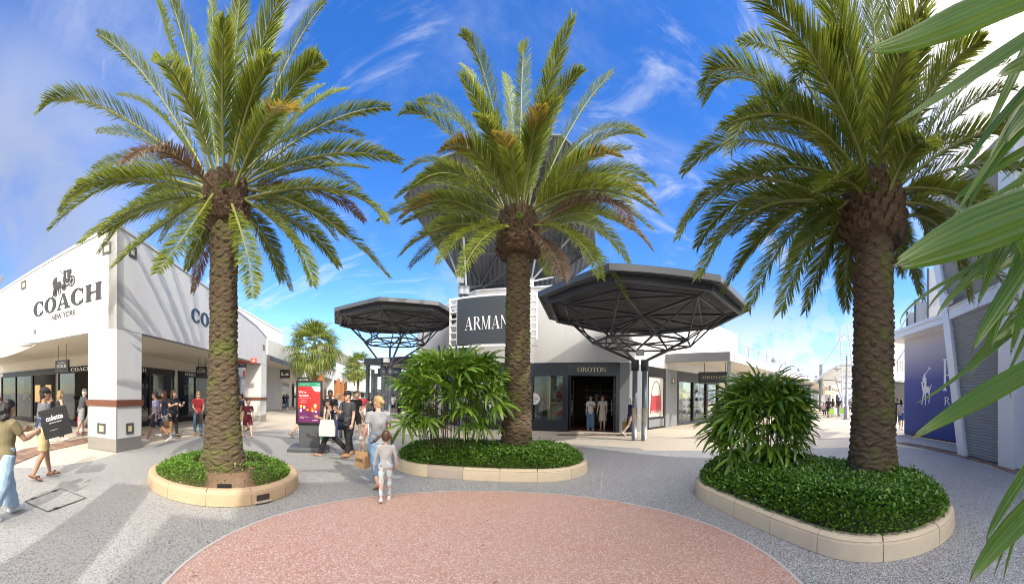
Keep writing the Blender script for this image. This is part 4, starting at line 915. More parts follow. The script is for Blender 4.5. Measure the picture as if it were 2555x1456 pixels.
# square lamps let into the walls
def square_lamp(p, x, n, w, parent, name='wall_lamp'):
    mb = MB(); o = p - x * w / 2 - UPV * w / 2 + n * .003
    for a, b, c_, d in ((o, x * w, UPV * w * .2, 0), (o + UPV * w * .8, x * w, UPV * w * .2, 0)): mb.obox(a, b, c_, n * .03)
    for a in (o + UPV * w * .2, o + UPV * w * .2 + x * w * .8): mb.obox(a, x * w * .2, UPV * w * .6, n * .03)
    f = part(name, mb, DKFRAME, parent)
    mb = MB(); mb.obox(o + x * w * .2 + UPV * w * .2, x * w * .6, UPV * w * .6, n * .012); part('lamp_glass', mb, CREAMG, f)
nL, nR = (-LD).cross(UPV), RD.cross(UPV)
for px, py, w in ((60, 711, .30), (267, 620, .30)): square_lamp(Lw(px, py), -LD, nL, w, bld)
square_lamp(onwall(330, 628, C0, C0 + RD), RD, nR, .32, bld); square_lamp(onwall(657.5, 867, C0, C0 + RD), RD, nR, .28, bld)
mb = MB(); p = Lw(86, 833); mb.obox(p, -LD * .09, nL * .06, UPV * .14); part('junction_box', mb, GREYW, bld)
# pillars with timber belt, metal plinth and lamps
def pillar(r, l, wr, wl_, lamps=True):
    mb = MB(); q = [Wp(r, l), Wp(r + wr, l), Wp(r + wr, l + wl_), Wp(r, l + wl_)]; mb.prism([p[:2] for p in q], .36, SOF - .002); pi_ = part('pillar', mb, WHITE, bld)
    def ring(e, z0, z1, m, nm):
        k = MB(); q2 = [Wp(r - e, l - e), Wp(r + wr + e, l - e), Wp(r + wr + e, l + wl_ + e), Wp(r - e, l + wl_ + e)]; k.prism([p[:2] for p in q2], z0, z1); part(nm, k, m, pi_)
    ring(.045, 1.26, 1.44, TIMBER, 'timber_belt'); ring(.008, 0, .36, STEEL, 'metal_plinth')
    k = MB()
    for a, b in ((r, l), (r + wr, l), (r, l + wl_)): 
        q3 = [Wp(a - .012, b - .012), Wp(a + .012, b - .012), Wp(a + .012, b + .012), Wp(a - .012, b + .012)]; k.prism([p[:2] for p in q3], .36, 1.26)
    part('corner_trim', k, STEEL, pi_)
    if lamps:
        square_lamp(Wp(r, l + wl_ * .5, .62), -LD, nL, .30, pi_, 'pillar_lamp'); square_lamp(Wp(r + wr * .5, l, .62), RD, nR, .30, pi_, 'pillar_lamp')
pillar(0, 0, 1.06, 1.06); pillar(RE - 1.0, 0, 1.0, 1.0, False); pillar(0, LE - 5.4, .9, 1.4, False)
# under-ceiling signs
def hanging_sign(p, x, w, h, ztop, zc, txt, label, m=BLACKM, lm=LETW, sub=None, name='hanging_sign', th=.10, serif=True):
    t = thing(name, label, 'shop sign', (p.x, p.y, 0)); n = x.cross(UPV)
    mb = MB(); mb.obox(Vector((p.x, p.y, ztop - h)) - x * w / 2 - n * th / 2, x * w, n * th, UPV * h); pn = part('panel', mb, m, t)
    for s in (-.32, .32):
        mb = MB(); mb.tube([Vector((p.x, p.y, ztop)) + x * w * s, Vector((p.x, p.y, zc)) + x * w * s], .018, 6); part('hanger', mb, GREYW if m is BLACKM else CHAR, t)
    mb = MB(); o = Vector((p.x, p.y, ztop - h)) + n * (th / 2 + .002)
    if serif: serif_word(lambda c: mb, txt, o - x * w * .37 + UPV * h * .36, x, UPV, h * .28, .006, width=w * .74)
    else: put_text(mb, txt, o + UPV * h * .36, x, UPV, h * .3, bold=.01, width=w * .74)
    if sub: put_text(mb, sub, o + UPV * h * .74, x, UPV, h * .12)
    part('lettering', mb, lm, t)
    return t
vx = Vector((.75, .66, 0)).normalized()
p = pol(155.5, 12.2); hanging_sign(p, vx, .62, .45, 2.88, SOF + .05, 'COACH', 'black hanging sign left of the white corner pillar', sub='the gift of')
p = pol(503, 16.5); hanging_sign(p, Vector((.9, .43, 0)).normalized(), .62, .5, 3.02, SOF + .05, 'COACH', 'black hanging sign partly behind the left palm trunk', sub='the gift of')
# shade sail corner and its stay
sp = Lw(104, 856) + nL * .1; sa, sb_ = sp + LD * 3.6 - UPV * .05 + nL * 1.0, sp + LD * 1.6 + nL * 4.2 - UPV * .3
t = thing('shade_sail', 'white shade sail corner tied to the white parapet at far left', 'shade sail', (sp.x, sp.y, 3.4))
mb = MB(); N = 9; c1 = sp - UPV * .10 + LD * .35 + nL * .05; v = []
for i in range(N):
    for j in range(N):
        u, w = i / (N - 1), j / (N - 1) * (1 - i / (N - 1)) 
        b1 = c1.lerp(sa - UPV * .2, u); p = b1 + (sb_ - c1) * w; p.z += -.28 * sin(pi * u) * (1 - w) * .8; v.append(p)
mb.add(v, [(i * N + j, (i + 1) * N + j, (i + 1) * N + j + 1, i * N + j + 1) for i in range(N - 1) for j in range(N - 1)], 0, True); part('fabric', mb, mat('sail cloth', (.72, .73, .74), .8, transl=.35), t)
mb = MB(); mb.tube([sp, sp + LD * 1.2 + UPV * .10 + nL * .3, sa + UPV * .12], .016, 6); part('stay_cable', mb, STEEL, t)
mb = MB(); mb.tube([sp, c1], .022, 6); part('shackle', mb, STEEL, t)
# far left roof edge
p = AT(8, 690, 22); d = Vector((.30, .95, 0)); t = thing('far_roof', 'white corrugated roof edge peeking in at the far left', 'roof', (p.x, p.y, 0))
mb = MB(); mb.obox(p - Vector((6, 0, .25)), Vector((6.2, 1.2, -.25)), Vector((-2, 8, 1.2)), UPV * .22); part('roof_sheet', mb, WHITE2, t)
mb = MB(); mb.obox(Vector((p.x - 6, p.y + .5, 0)), Vector((4.8, 1.0, 0)), Vector((-1.8, 7, 0)), UPV * (p.z - .6)); part('wall', mb, WHITE, t)
for k in range(7):
    mb = MB(); mb.obox(p + Vector((-.35 - k * .55, -.14 - k * .1, -.05 + .02 * k)), Vector((.12, .02, 0)), Vector((-.03, .14, 0)), UPV * .30); part('rib', mb, GREYW, t)

# end bay: parking sign, hose notice and roller shutter
EB = onwall(597, 1045, C0 + LD * 2.1, C0 + LD * 2.1 + RD); wb = C0 + LD * 2.1
def Eb(px, py): return onwall(px, py, wb, wb + RD)
mb = MB(); q0 = Eb(570, 1000); q1 = Eb(655, 1000); mb.obox(Vector((q0.x, q0.y, 0)), (q1 - q0) * Vector((1, 1, 0)) if False else Vector((q1.x - q0.x, q1.y - q0.y, 0)), LD * .2, UPV * SOF); part('end_bay_wall', mb, WHITE, bld)
sh0, sh1 = Eb(597.5, 1000), Eb(632, 1000); shh = Eb(615, 946).z
shx = Vector((sh1.x - sh0.x, sh1.y - sh0.y, 0)); sh = part('roller_shutter', MB().obox(Vector((sh0.x, sh0.y, 0)) - LD * .05, shx, LD * .04, UPV * shh), GALV, bld)
for k in range(28):
    mb = MB(); z = .02 + k * (shh - .06) / 28; mb.loft([[Vector((s.x, s.y, 0)) - LD * e + UPV * (z + zz) for e, zz in ((.05, 0), (.072, .02), (.078, .04), (.05, .07))] for s in (sh0 + shx * .04, sh1 - shx * .04)], sm=False); part('slat', mb, WHITE2, sh)
mb = MB(); put_text(mb, 'FIRE HOSE REEL', Vector((sh0.x, sh0.y, 1.35)) + shx * .5 - LD * .084, shx.normalized(), UPV, .12, width=shx.length * .62); part('lettering', mb, REDP, sh)
mb = MB()
for s in (-.06, 1.0): mb.obox(Vector((sh0.x, sh0.y, 0)) + shx * s - LD * .09, shx * .06, LD * .09, UPV * (shh + .06))
mb.obox(Vector((sh0.x, sh0.y, shh + .06)) - shx * .06 - LD * .09, shx * 1.12, LD * .09, UPV * .07); part('shutter_frame', mb, GALV, bld)
h0, h1 = Eb(606, 942), Eb(628, 928); hx = Vector((h1.x - h0.x, h1.y - h0.y, 0)); t = thing('fire_notice', 'small red and white fire hose notice above the roller shutter', 'sign', (h0.x, h0.y, 0))
mb = MB(); mb.obox(h0 - LD * .03, hx, LD * .028, UPV * (h1.z - h0.z)); part('plate', mb, REDP, t)
mb = MB(); hh = h1.z - h0.z
for a, b, c_, d_ in ((.16, .3, .40, .55), (.68, .3, .2, .55)): mb.obox(h0 + hx * a + UPV * hh * b - LD * .036, hx * c_, LD * .005, UPV * hh * d_)
part('pictogram', mb, LETW, t)
p = AT(617.5, 900, 17.4); x = Vector((.78, .62, 0)); x.normalize(); t = thing('parking_sign', 'red sign reading West with a circled P under the white soffit', 'direction sign', (p.x, p.y, 0)); n = x.cross(UPV)
mb = MB(); mb.obox(p - x * .52 - UPV * .11 - n * .06, x * 1.02, n * .06, UPV * .25); part('panel', mb, mat('orange red sign', (.55, .06, .035), .45), t)
mb = MB(); put_text(mb, 'West', p - x * .10 - UPV * .045, x, UPV, .13, bold=.02); part('lettering', mb, LETW, t)
mb = MB(); pc = p + x * .34 + n * .004
for q in strip(arc(0, 0, .075, .075, 0, 360, 20), arc(0, 0, .062, .062, 0, 360, 20)): mb.flat([(u[0], u[1] + .005) for u in q], pc, x, UPV, .003)
put_text(mb, 'P', pc - UPV * .04, x, UPV, .085, bold=.02, lift=.002); part('parking_symbol', mb, LETW, t)
mb = MB(); mb.obox(p - x * .52 - UPV * .36 - n * .05, x * .46, n * .04, UPV * .24); pb = part('directory_panel', mb, SIGNP, t)
mb = MB()
for k, w in enumerate(('Parking Centre', 'Market Centre', 'Customer Service')): put_text(mb, w, p - x * .28 - UPV * (.19 + .065 * k) - n * .008, x, UPV, .028, bold=.01)
part('directory_text', mb, LETW, t)
for s in (-.4, .4):
    mb = MB(); mb.tube([p + x * s + UPV * .14 - n * .03, Vector((p.x, p.y, SOF + .05)) + x * s - n * .03], .02, 6); part('hanger', mb, GALV, t)

# ================================================================== row of shops going away beyond it
row = thing('shop_row', 'long white shop row receding behind the fan palms, orange timber fins and dark arcade', 'shop building', pol(720, 28))
A0, A1 = pol(667, 23.2), pol(866, 66.0); rd = Vector((A1.x - A0.x, A1.y - A0.y, 0)); RL = rd.length; rd.normalize(); ri = Vector((-rd.y, rd.x, 0))
BT, PT = 4.15, 5.75
mb = MB(); wall_poly(mb, [(0, 4.5), (2.2, 4.45), (8, BT), (RL, BT - .3), (RL, PT), (5, PT), (0, PT - .15)], rd, A0, ri, .3); part('parapet', mb, WHITE, row)
mb = MB(); mb.obox(A0 + ri * .3 + UPV * (BT + .2), rd * RL, ri * 6, UPV * .12); part('arcade_ceiling', mb, CEIL, row)
mb = MB(); mb.obox(A0 + ri * 4.2, rd * RL, ri * .2, UPV * (BT + .2)); part('back_wall', mb, CREAMW, row)
mb = MB(); mb.obox(A0 + rd * .1 - ri * .15 + UPV * (4.1), rd * 9.8, ri * .14, UPV * .30); part('arcade_beam', mb, CHAR, row)
mb = MB(); mb.obox(A0 + ri * 4.05, rd * 6.4, ri * .1, UPV * 3.1); f = part('shopfront_frame', mb, BLACKM, row)
for k in range(4):
    mb = MB(); mb.obox(A0 + rd * (.25 + 1.5 * k) + ri * 4.0 + UPV * .25, rd * 1.3, ri * .03, UPV * 2.6); part('pane', mb, mat('mirror-like shop glass', (.10, .11, .12), .05, spec=1.0), f)
mb = MB(); mb.obox(A0 + rd * 6.6 + ri * 3.6, rd * 2.2, ri * .5, UPV * 2.9); part('timber_screen', mb, OTIMB, row)
def row_pillar(s, w):
    mb = MB(); o = A0 + rd * s - ri * .02; mb.obox(o + UPV * .4, rd * w, ri * w, UPV * (BT + .3)); a = part('pillar', mb, WHITE, row)
    mb = MB(); mb.obox(o - rd * .04 - ri * .04 + UPV * 1.3, rd * (w + .08), ri * (w + .08), UPV * .2); part('timber_belt', mb, TIMBER, a)
    mb = MB(); mb.obox(o - rd * .01 - ri * .01, rd * (w + .02), ri * (w + .02), UPV * .4); part('metal_plinth', mb, STEEL, a)
row_pillar(10.2, 1.1); row_pillar(27, 1.0)
for s in (18.0, 31.0, 36.2, 41.0):
    mb = MB(); mb.obox(A0 + rd * s - ri * .35, rd * .75, ri * 1.3, UPV * 4.3); part('timber_fin', mb, OTIMB, row)
for a, b in ((12.5, 17.5), (19.5, 26), (29, 46)):
    mb = MB(); mb.obox(A0 + rd * a + ri * 4.0, rd * (b - a), ri * .1, UPV * 3); f = part('shopfront_frame', mb, BLACKM, row)
    n = int((b - a) / 2)
    for k in range(n):
        mb = MB(); mb.obox(A0 + rd * (a + (b - a) * k / n + .1) + ri * 3.96 + UPV * .2, rd * ((b - a) / n - .2), ri * .03, UPV * 2.4); part('pane', mb, MATS['mirror-like shop glass'], f)
p = pol(757, 31); hanging_sign(p, Vector((.93, .37, 0)).normalized(), 1.25, .5, 3.3, BT + .2, 'LACOSTE', 'dark green hanging sign above the red screen totem', m=mat('dark green sign', (.012, .03, .022), .4), serif=False)
p = pol(711, 27.5); hanging_sign(p, Vector((.93, .37, 0)).normalized(), .9, .75, 3.75, BT + .2, 'La', 'square black hanging sign in the arcade left of the white pillar', serif=False)
# corrugated awning roof rising above the row, and the block behind
mb = MB(); a, b = AT(800, 856, 43), AT(912, 912, 66); w = (b - a); dpt = ri * 2.4 - UPV * .9
n = 60; v = []
for i in range(n + 1):
    for j in (0, 1): 
        q = a + w * (i / n) + dpt * j; q.z += .07 * (i % 2); v.append(q)
mb.add(v, [(2 * i, 2 * i + 2, 2 * i + 3, 2 * i + 1) for i in range(n)]); mb.add([q + UPV * .12 for q in v], [(2 * i + 1, 2 * i + 3, 2 * i + 2, 2 * i) for i in range(n)])
aw = part('awning_roof', mb, mat('pale corrugated sheet', (.55, .56, .55), .5), row)
mb = MB(); mb.tube([a + UPV * .15, b + UPV * .15], .14, 6); part('ridge', mb, WHITE2, aw)
p0, p1, p2 = AT(588, 765, 30), AT(705, 833, 34), pol(705, 34); t = thing('upper_building', 'plain white upper block with a sloping roof line behind the corner shop', 'building', (p0.x, p0.y, 0))
d = Vector((p1.x - p0.x, p1.y - p0.y, 0)); inw = Vector((-d.y, d.x, 0)).normalized()
mb = MB(); wall_poly(mb, [(0, 0), (d.length, 0), (d.length, p1.z), (0, p0.z)], d.normalized(), Vector((p0.x, p0.y, 0)), inw, 8); part('wall', mb, WHITE, t)
mb = MB(); mb.obox(p0 - inw * .1 + UPV * .003, p1 - p0, inw * 8.2, UPV * .12); part('roof_edge', mb, CAPM, t)

# ================================================================== curved white building in the middle with the handbag shop
mall = thing('fashion_building', 'white bowed building with dark shopfronts and big curved name board under steel canopies', 'shop building', (2.7, 15, 0))
QA = [Vector(p) for p in ((-10.5, 34, 0), (-6.07, 20.5, 0), (-4.0, 18.4, 0), (-1.85, 15.95, 0), (1.03, 15.42, 0), (5.33, 13.95, 0), (9.41, 16.60, 0), (14.3, 18.98, 0))]
gd = Vector((.899, .438, 0)); gi = Vector((-gd.y, gd.x, 0))
WT, WB = 6.85, 3.24
def seg(i): return QA[i], QA[i + 1]
def Qn(i): 
    a, b = seg(i); d = (b - a).normalized(); return d, Vector((-d.y, d.x, 0))
for i in range(len(QA) - 1):
    a, b = seg(i); d, n = Qn(i); L = (b - a).length
    mb = MB(); mb.obox(a + UPV * WB, b - a, n * .3, UPV * (WT - WB)); part('upper_wall', mb, WHITE, mall)
    mb = MB(); mb.obox(a + UPV * (WT + .003) - n * .05, b - a, n * .4, UPV * .07); part('parapet_cap', mb, WHITE2, mall)
    k = int(L / 1.25)
    mb = MB()
    for j in range(1, max(k, 1)): mb.obox(a + d * (L * j / k) - n * .0025 + UPV * WB, d * .012, n * .003, UPV * (WT - WB))
    if mb.v: part('panel_joint', mb, mat('wall joint grey', (.50, .50, .50), .8), mall)  # thin grey strips mark the panel joints
# block continuing along the right gallery
G4 = QA[-1]; e0 = onwall(1840, 850, G4, G4 + gd); e0 = Vector((e0.x, e0.y, 0)); Lb = (e0 - G4).length
mb = MB(); mb.obox(G4 + UPV * 3.6, gd * Lb, gi * 5, UPV * (WT - 3.6)); part('upper_wall', mb, WHITE, mall)
mb = MB(); mb.obox(G4 + UPV * (WT + .003) - gi * .05, gd * (Lb + .05), gi * 5.1, UPV * .07); part('parapet_cap', mb, WHITE2, mall)
mb = MB(); mb.add([p + UPV * (WT - .25) for p in QA] + [Vector((16, 36, WT - .25))], [tuple(range(len(QA) + 1))]); part('roof', mb, CAPM, mall)
def onq(i, px, py): return onwall(px, py, *seg(i))
def flatp(p, z=0): return Vector((p.x, p.y, z))
def wallbox(i, px0, px1, z0, z1, th, off, m, name, parent=None, mb=None):
    """slab on facade segment i between two sighted pixel columns; off > 0 stands proud"""
    a, b = flatp(onq(i, px0, 900)), flatp(onq(i, px1, 900)); d, n = Qn(i); k = mb or MB()
    k.obox(a - n * off + UPV * z0, b - a, n * th, UPV * (z1 - z0))
    return k if mb is not None else part(name, k, m, parent or mall)
# --- facade A (left of the palm): dark shop behind the bamboo palm, glazed
for i, px0, px1 in ((2, 1084, 1185), (3, 1186, 1324)):
    a, b = (QA[2], QA[3]) if i == 2 else (QA[3], QA[4]); d, n = Qn(i); L = (b - a).length
    mb = MB(); mb.obox(a + UPV * 2.62, b - a, n * .3, UPV * (WB - 2.62)); mb.obox(a, b - a, n * .3, UPV * .5); f = part('shopfront_frame', mb, NAVY, mall)
    k = 2 if i == 3 else 1
    for j in range(k + 1):
        mb = MB(); mb.obox(a + d * ((L - .16) * j / k) + UPV * .5, d * .16, n * .25, UPV * 2.12); part('mullion', mb, NAVY, f)
    for j in range(k):
        mb = MB(); mb.obox(a + d * ((L - .16) * j / k + .16) + n * .1 + UPV * .5, d * ((L - .16) / k - .16), n * .012, UPV * 2.12); part('pane', mb, DGLASS, f)
a, b = QA[0], QA[2]
mb = MB(); mb.obox(QA[1] + UPV * 0, QA[2] - QA[1], Qn(1)[1] * .3, UPV * WB); part('lower_wall', mb, WHITE, mall)
mb = MB(); mb.obox(QA[0] + UPV * 0, QA[1] - QA[0], Qn(0)[1] * .3, UPV * WB); part('lower_wall', mb, NAVY, mall)
# --- facade B: display window, doorway with name band, grey wall
i = 4; d, n = Qn(i)
P0 = QA[4]; xw0, xw1, xd0, xd1, xe = [flatp(onq(i, p, 900)) for p in (1322, 1407, 1419, 1537, 1547)]
mb = MB(); mb.obox(P0 + UPV * 2.62 - n * .05, xe - P0, n * .3, UPV * (WB - 2.62 + .002)); mb.obox(P0 - n * .05, xw1 - P0 + d * .05, n * .3, UPV * .52); f4 = part('shopfront_frame', mb, NAVY, mall)
for a, b in ((P0, xw0 - d * .12), (xw1, xd0), (xd1, xe)):
    mb = MB(); mb.obox(a - n * .045 + UPV * (.52 if a is P0 else 0), b - a, n * .28, UPV * (2.62 - (.52 if a is P0 else 0))); part('mullion', mb, NAVY, f4)
mb = MB(); mb.obox(xd0 - d * .02 - n * .062 + UPV * 2.66, xe - xd0 - d * .1, n * .02, UPV * .52); part('name_board', mb, mat('dark grey board', (.035, .04, .05), .35), f4)
mb = MB()
for o_, w_, z0, z1 in ((xw0, d * .05, .52, 2.62), (xw1 - d * .05, d * .05, .52, 2.62)): mb.obox(o_ + n * .02 + UPV * z0, w_, n * .06, UPV * (z1 - z0))
part('window_bead', mb, BLACKM, f4)
mb = MB(); mb.obox(xw0 + d * .05 + n * .04 + UPV * .52, xw1 - xw0 - d * .10, n * .012, UPV * 2.10); part('pane', mb, GLASS, f4)
mb = MB(); l0, l1 = flatp(onq(i, 1441, 920), 2.80), flatp(onq(i, 1514, 920), 2.80)
made = []
def lf(c): made.append(MB()); return made[-1]
serif_word(lf, 'OROTON', l0 - n * .068, d, UPV, .21, .02, T=.15, t=.05, width=(l1 - l0).length)
for k in made: part('letter', k, GOLD, f4)
# open glass door leaves folded inwards with pull handles
for o_, sg in ((xd0 + d * .05, 1), (xd1 - d * .10, -1)):
    mb = MB(); q = o_ + n * .1
    dl = part('door_leaf', MB().obox(q + UPV * .02, d * .05, n * .07, UPV * 2.55).obox(q + n * .95 + UPV * .02, d * .05, n * .07, UPV * 2.55).obox(q + n * .07 + UPV * .02, d * .05, n * .88, UPV * .12).obox(q + n * .07 + UPV * 2.45, d * .05, n * .88, UPV * .12), BLACKM, mall)
    part('pane', MB().obox(q + d * .02 + n * .07 + UPV * .14, d * .012, n * .88, UPV * 2.31), DGLASS, dl)
    part('handle', MB().tube([q + n * .15 + d * .09 * sg + UPV * .75, q + n * .15 + d * .09 * sg + UPV * 1.5], .018, 6), STEEL, dl)
# interior room
i0, i1 = QA[4] + d * .3, QA[5] - d * 0.1
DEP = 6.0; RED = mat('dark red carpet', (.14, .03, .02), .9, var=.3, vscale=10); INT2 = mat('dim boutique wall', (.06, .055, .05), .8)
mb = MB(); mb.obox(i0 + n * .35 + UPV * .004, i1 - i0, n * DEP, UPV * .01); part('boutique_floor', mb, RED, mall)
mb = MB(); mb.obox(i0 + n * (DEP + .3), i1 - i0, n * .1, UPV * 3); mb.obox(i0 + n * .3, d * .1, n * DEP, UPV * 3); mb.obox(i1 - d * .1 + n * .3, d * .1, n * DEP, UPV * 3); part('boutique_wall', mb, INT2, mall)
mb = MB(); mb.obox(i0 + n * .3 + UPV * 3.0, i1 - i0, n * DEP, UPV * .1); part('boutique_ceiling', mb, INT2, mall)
for z in (.75, 1.15, 1.6, 2.05):
    mb = MB(); mb.obox(xd0 + d * .1 + n * (DEP - .15) + UPV * z, d * 2.4, n * .4, UPV * .025); part('shelf', mb, mat('pale shelf', (.5, .5, .5), .4), mall)
for k in range(3):
    mb = MB(); mb.obox(xd0 + d * (.3 + .85 * k) + n * (DEP - .1) + UPV * .4, d * .025, n * .35, UPV * 2.1); part('shelf_upright', mb, MATS['pale shelf'], mall)
rr = random.Random(9)
for z in (.775, 1.175, 1.625):
    for k, s in enumerate((.4, .95, 1.5, 2.1)):
        ci = rr.randrange(6); tag(part('handbag', handbag_mb(xd0 + d * s + n * (DEP - .0) + UPV * z, d, .26, .2, .12), GOOD[ci]), '%s handbag, %s along the %s back shelf inside the dark doorway' % (GN[ci], ORD[k], 'lowest' if z < 1 else 'middle' if z < 1.5 else 'top'), 'handbag', 'handbags on the boutique back shelves')
# display window: pale back board, timber rack, bags, stickers
mb = MB(); mb.obox(xw0 - d * .3 + n * 1.25 + UPV * .5, xw1 - xw0 + d * .4, n * .06, UPV * 2.2); part('display_back', mb, mat('display board', (.55, .56, .54), .7, var=.4, vscale=2), mall)
mb = MB(); mb.obox(xw0 - d * .3 + n * .1 + UPV * .44, xw1 - xw0 + d * .4, n * 1.15, UPV * .07); part('display_floor', mb, MATS['pale shelf'], mall)
PINE = mat('pale pine', (.55, .36, .14), .5, var=.4, vscale=4, stretch=(1, 1, 4))
rk = flatp(onq(i, 1365, 900)) + n * .55; rw = .86
t = thing('display_rack', 'pale pine display rack with one shelf in the boutique window', 'rack', rk)
for s in (0, rw - .06):
    part('post', MB().obox(rk + d * s + UPV * .51, d * .06, n * .06, UPV * 1.95), PINE, t); part('post', MB().obox(rk + d * s + n * .4 + UPV * .51, d * .06, n * .06, UPV * 1.95), PINE, t)
part('top_rail', MB().obox(rk + d * .06 + UPV * 2.40, d * (rw - .12), n * .05, UPV * .06), PINE, t)
part('shelf', MB().obox(rk + d * .06 + UPV * 1.30, d * (rw - .12), n * .44, UPV * .05), PINE, t)
part('brace', MB().bar(rk + d * .08 + UPV * .55 + n * .2, rk + d * (rw - .1) + UPV * 1.28 + n * .2, .03, .06), PINE, t)
RB, BR, BLK = mat('red leather', (.42, .03, .035), .35), mat('brown leather', (.13, .065, .04), .4), mat('black leather', (.02, .02, .022), .3)
for lab, s, z, w, h, m in (('brown handbag standing at the left end of the pine shelf', .19, 1.352, .26, .19, BR), ('small brown handbag in the middle of the pine shelf', .45, 1.352, .22, .14, BR), ('little red handbag at the right end of the pine shelf', .70, 1.352, .18, .14, RB), ('red handbag on a low stand under the pine shelf', .55, .72, .34, .20, RB), ('black handbag hanging from the pine top rail', .34, 1.98, .24, .20, BLK), ('red handbag hanging from the pine top rail', .64, 1.96, .24, .22, RB)):
    solo('handbag', handbag_mb(rk + d * s + n * .2 + UPV * z, d, w, h, .11), m, lab, 'handbag')
t = solo('display_stand', MB().obox(rk + d * .36 + n * .08 + UPV * .512, d * .4, n * .3, UPV * .2), GLASS, 'clear box stand under a red handbag in the boutique window', 'stand')
t = solo('silk_scarf', MB().loft([[rk + d * (.28 + .5 * k / 6) + n * (.42 + .05 * sin(k * 2)) + UPV * (1.66 + .12 * sin(k * 1.1) + z) for z in (-.14, .12)] + [rk + d * (.28 + .5 * k / 6) + n * (.46 + .05 * sin(k * 2)) + UPV * (1.66 + .12 * sin(k * 1.1) + z) for z in (.12, -.14)] for k in range(7)]), RB, 'red cloth hung across the pine rack in the boutique window', 'scarf')
ct = flatp(onq(i, 1333, 900)) + n * .02; 
t = thing('window_sticker', 'round white sticker reading OFF on the boutique window beside the palm trunk', 'sticker', flatp(ct))
part('disc', MB().flat(arc(0, 0, .285, .285, 0, 350, 35), ct + UPV * 1.52, d, UPV, .006), LETW, t)
mb = MB(); put_text(mb, '30% OFF', ct + UPV * 1.47 - n * .008, d, UPV, .085, width=.42); put_text(mb, 'take a further', ct + UPV * 1.60 - n * .008, d, UPV, .03); put_text(mb, 'selected items', ct + UPV * 1.40 - n * .008, d, UPV, .03); part('lettering', mb, LETTER, t)
sl_ = flatp(onq(i, 1322, 900)) + n * .06; mb = MB(); mb.obox(sl_ - d * .25 + UPV * 1.55, d * .40, n * .008, UPV * .75); t = solo('sale_poster', mb, mat('crimson print', (.42, .02, .05), .5), 'crimson sale poster hanging in the boutique window by the trunk', 'poster')
# --- facade C: grey wall, poster window, grey pier, glazed corner
wallbox(4, 1547, 1570.2, 0, WB - .002, .28, .02, GREYW, 'grey_wall')
i = 5; d5, n5 = Qn(i)
wallbox(5, 1570.2, 1616, 0, WB - .002, .28, .02, GREYW, 'grey_wall')
wallbox(5, 1661, 1689.5, 0, WB - .002, .28, .02, GREYW, 'grey_wall')
xa, xb = flatp(onq(5, 1616, 900)), flatp(onq(5, 1661, 900)); wd = (xb - xa)
mb = MB(); mb.obox(xa + UPV * 2.72, wd, n5 * .2, UPV * (WB - 2.72)); mb.obox(xa, wd, n5 * .2, UPV * .62); f5 = part('poster_window_frame', mb, BLACKM, mall)
for o_ in (xa, xb - d5 * .14): part('mullion', MB().obox(o_ - n5 * .01 + UPV * .62, d5 * .14, n5 * .2, UPV * 2.10), BLACKM, f5)
part('kick_panel', MB().obox(xa + d5 * .15 - n5 * .012 + UPV * .10, wd - d5 * .3, n5 * .02, UPV * .40), GREYW, f5)
t = thing('window_poster', 'large pale poster of a red handbag in the corner window', 'poster', xa); po = xa + d5 * .14 - n5 * .0 + n5 * .06; pw = wd.length - .28
part('sheet', MB().obox(po + UPV * .62, d5 * pw, n5 * .012, UPV * 2.10), mat('poster paper', (.60, .575, .535), .6, var=.15, vscale=1), t)
bx = po - n5 * .003; W_ = pw
bagp = [(.14, .30), (.86, .33), (.88, .58), (.82, .85), (.74, .80), (.30, .78), (.20, .84), (.16, .56)]
part('printed_bag', MB().flat([(a * W_, .22 + b * 1.92) for a, b in bagp], bx, d5, UPV, .002), mat('printed red', (.38, .04, .05), .5), t)
mb = MB()
for q in strip(arc(.52 * W_, 1.74, .30 * W_, .78, 2, 178, 20), arc(.52 * W_, 1.74, .30 * W_ - .05, .73, 2, 178, 20)): mb.flat(q, bx, d5, UPV, .003)
part('printed_strap', mb, mat('printed dark', (.12, .03, .03), .5), t)
part('printed_clasp', MB().flat(rect(.49 * W_, 1.28, .54 * W_, 1.76), bx, d5, UPV, .004), mat('printed dark red', (.26, .02, .03), .5), t)
mb = MB(); serif_word(lambda c: mb, 'OROTON', bx + d5 * W_ * .2 + UPV * .80 - n5 * .004, d5, UPV, .15, .002, T=.15, width=W_ * .66); part('lettering', mb, LETW, t)
square_lamp(flatp(onq(5, 1679, 930), 2.62) - n5 * .02, d5, -n5, .36, mall)
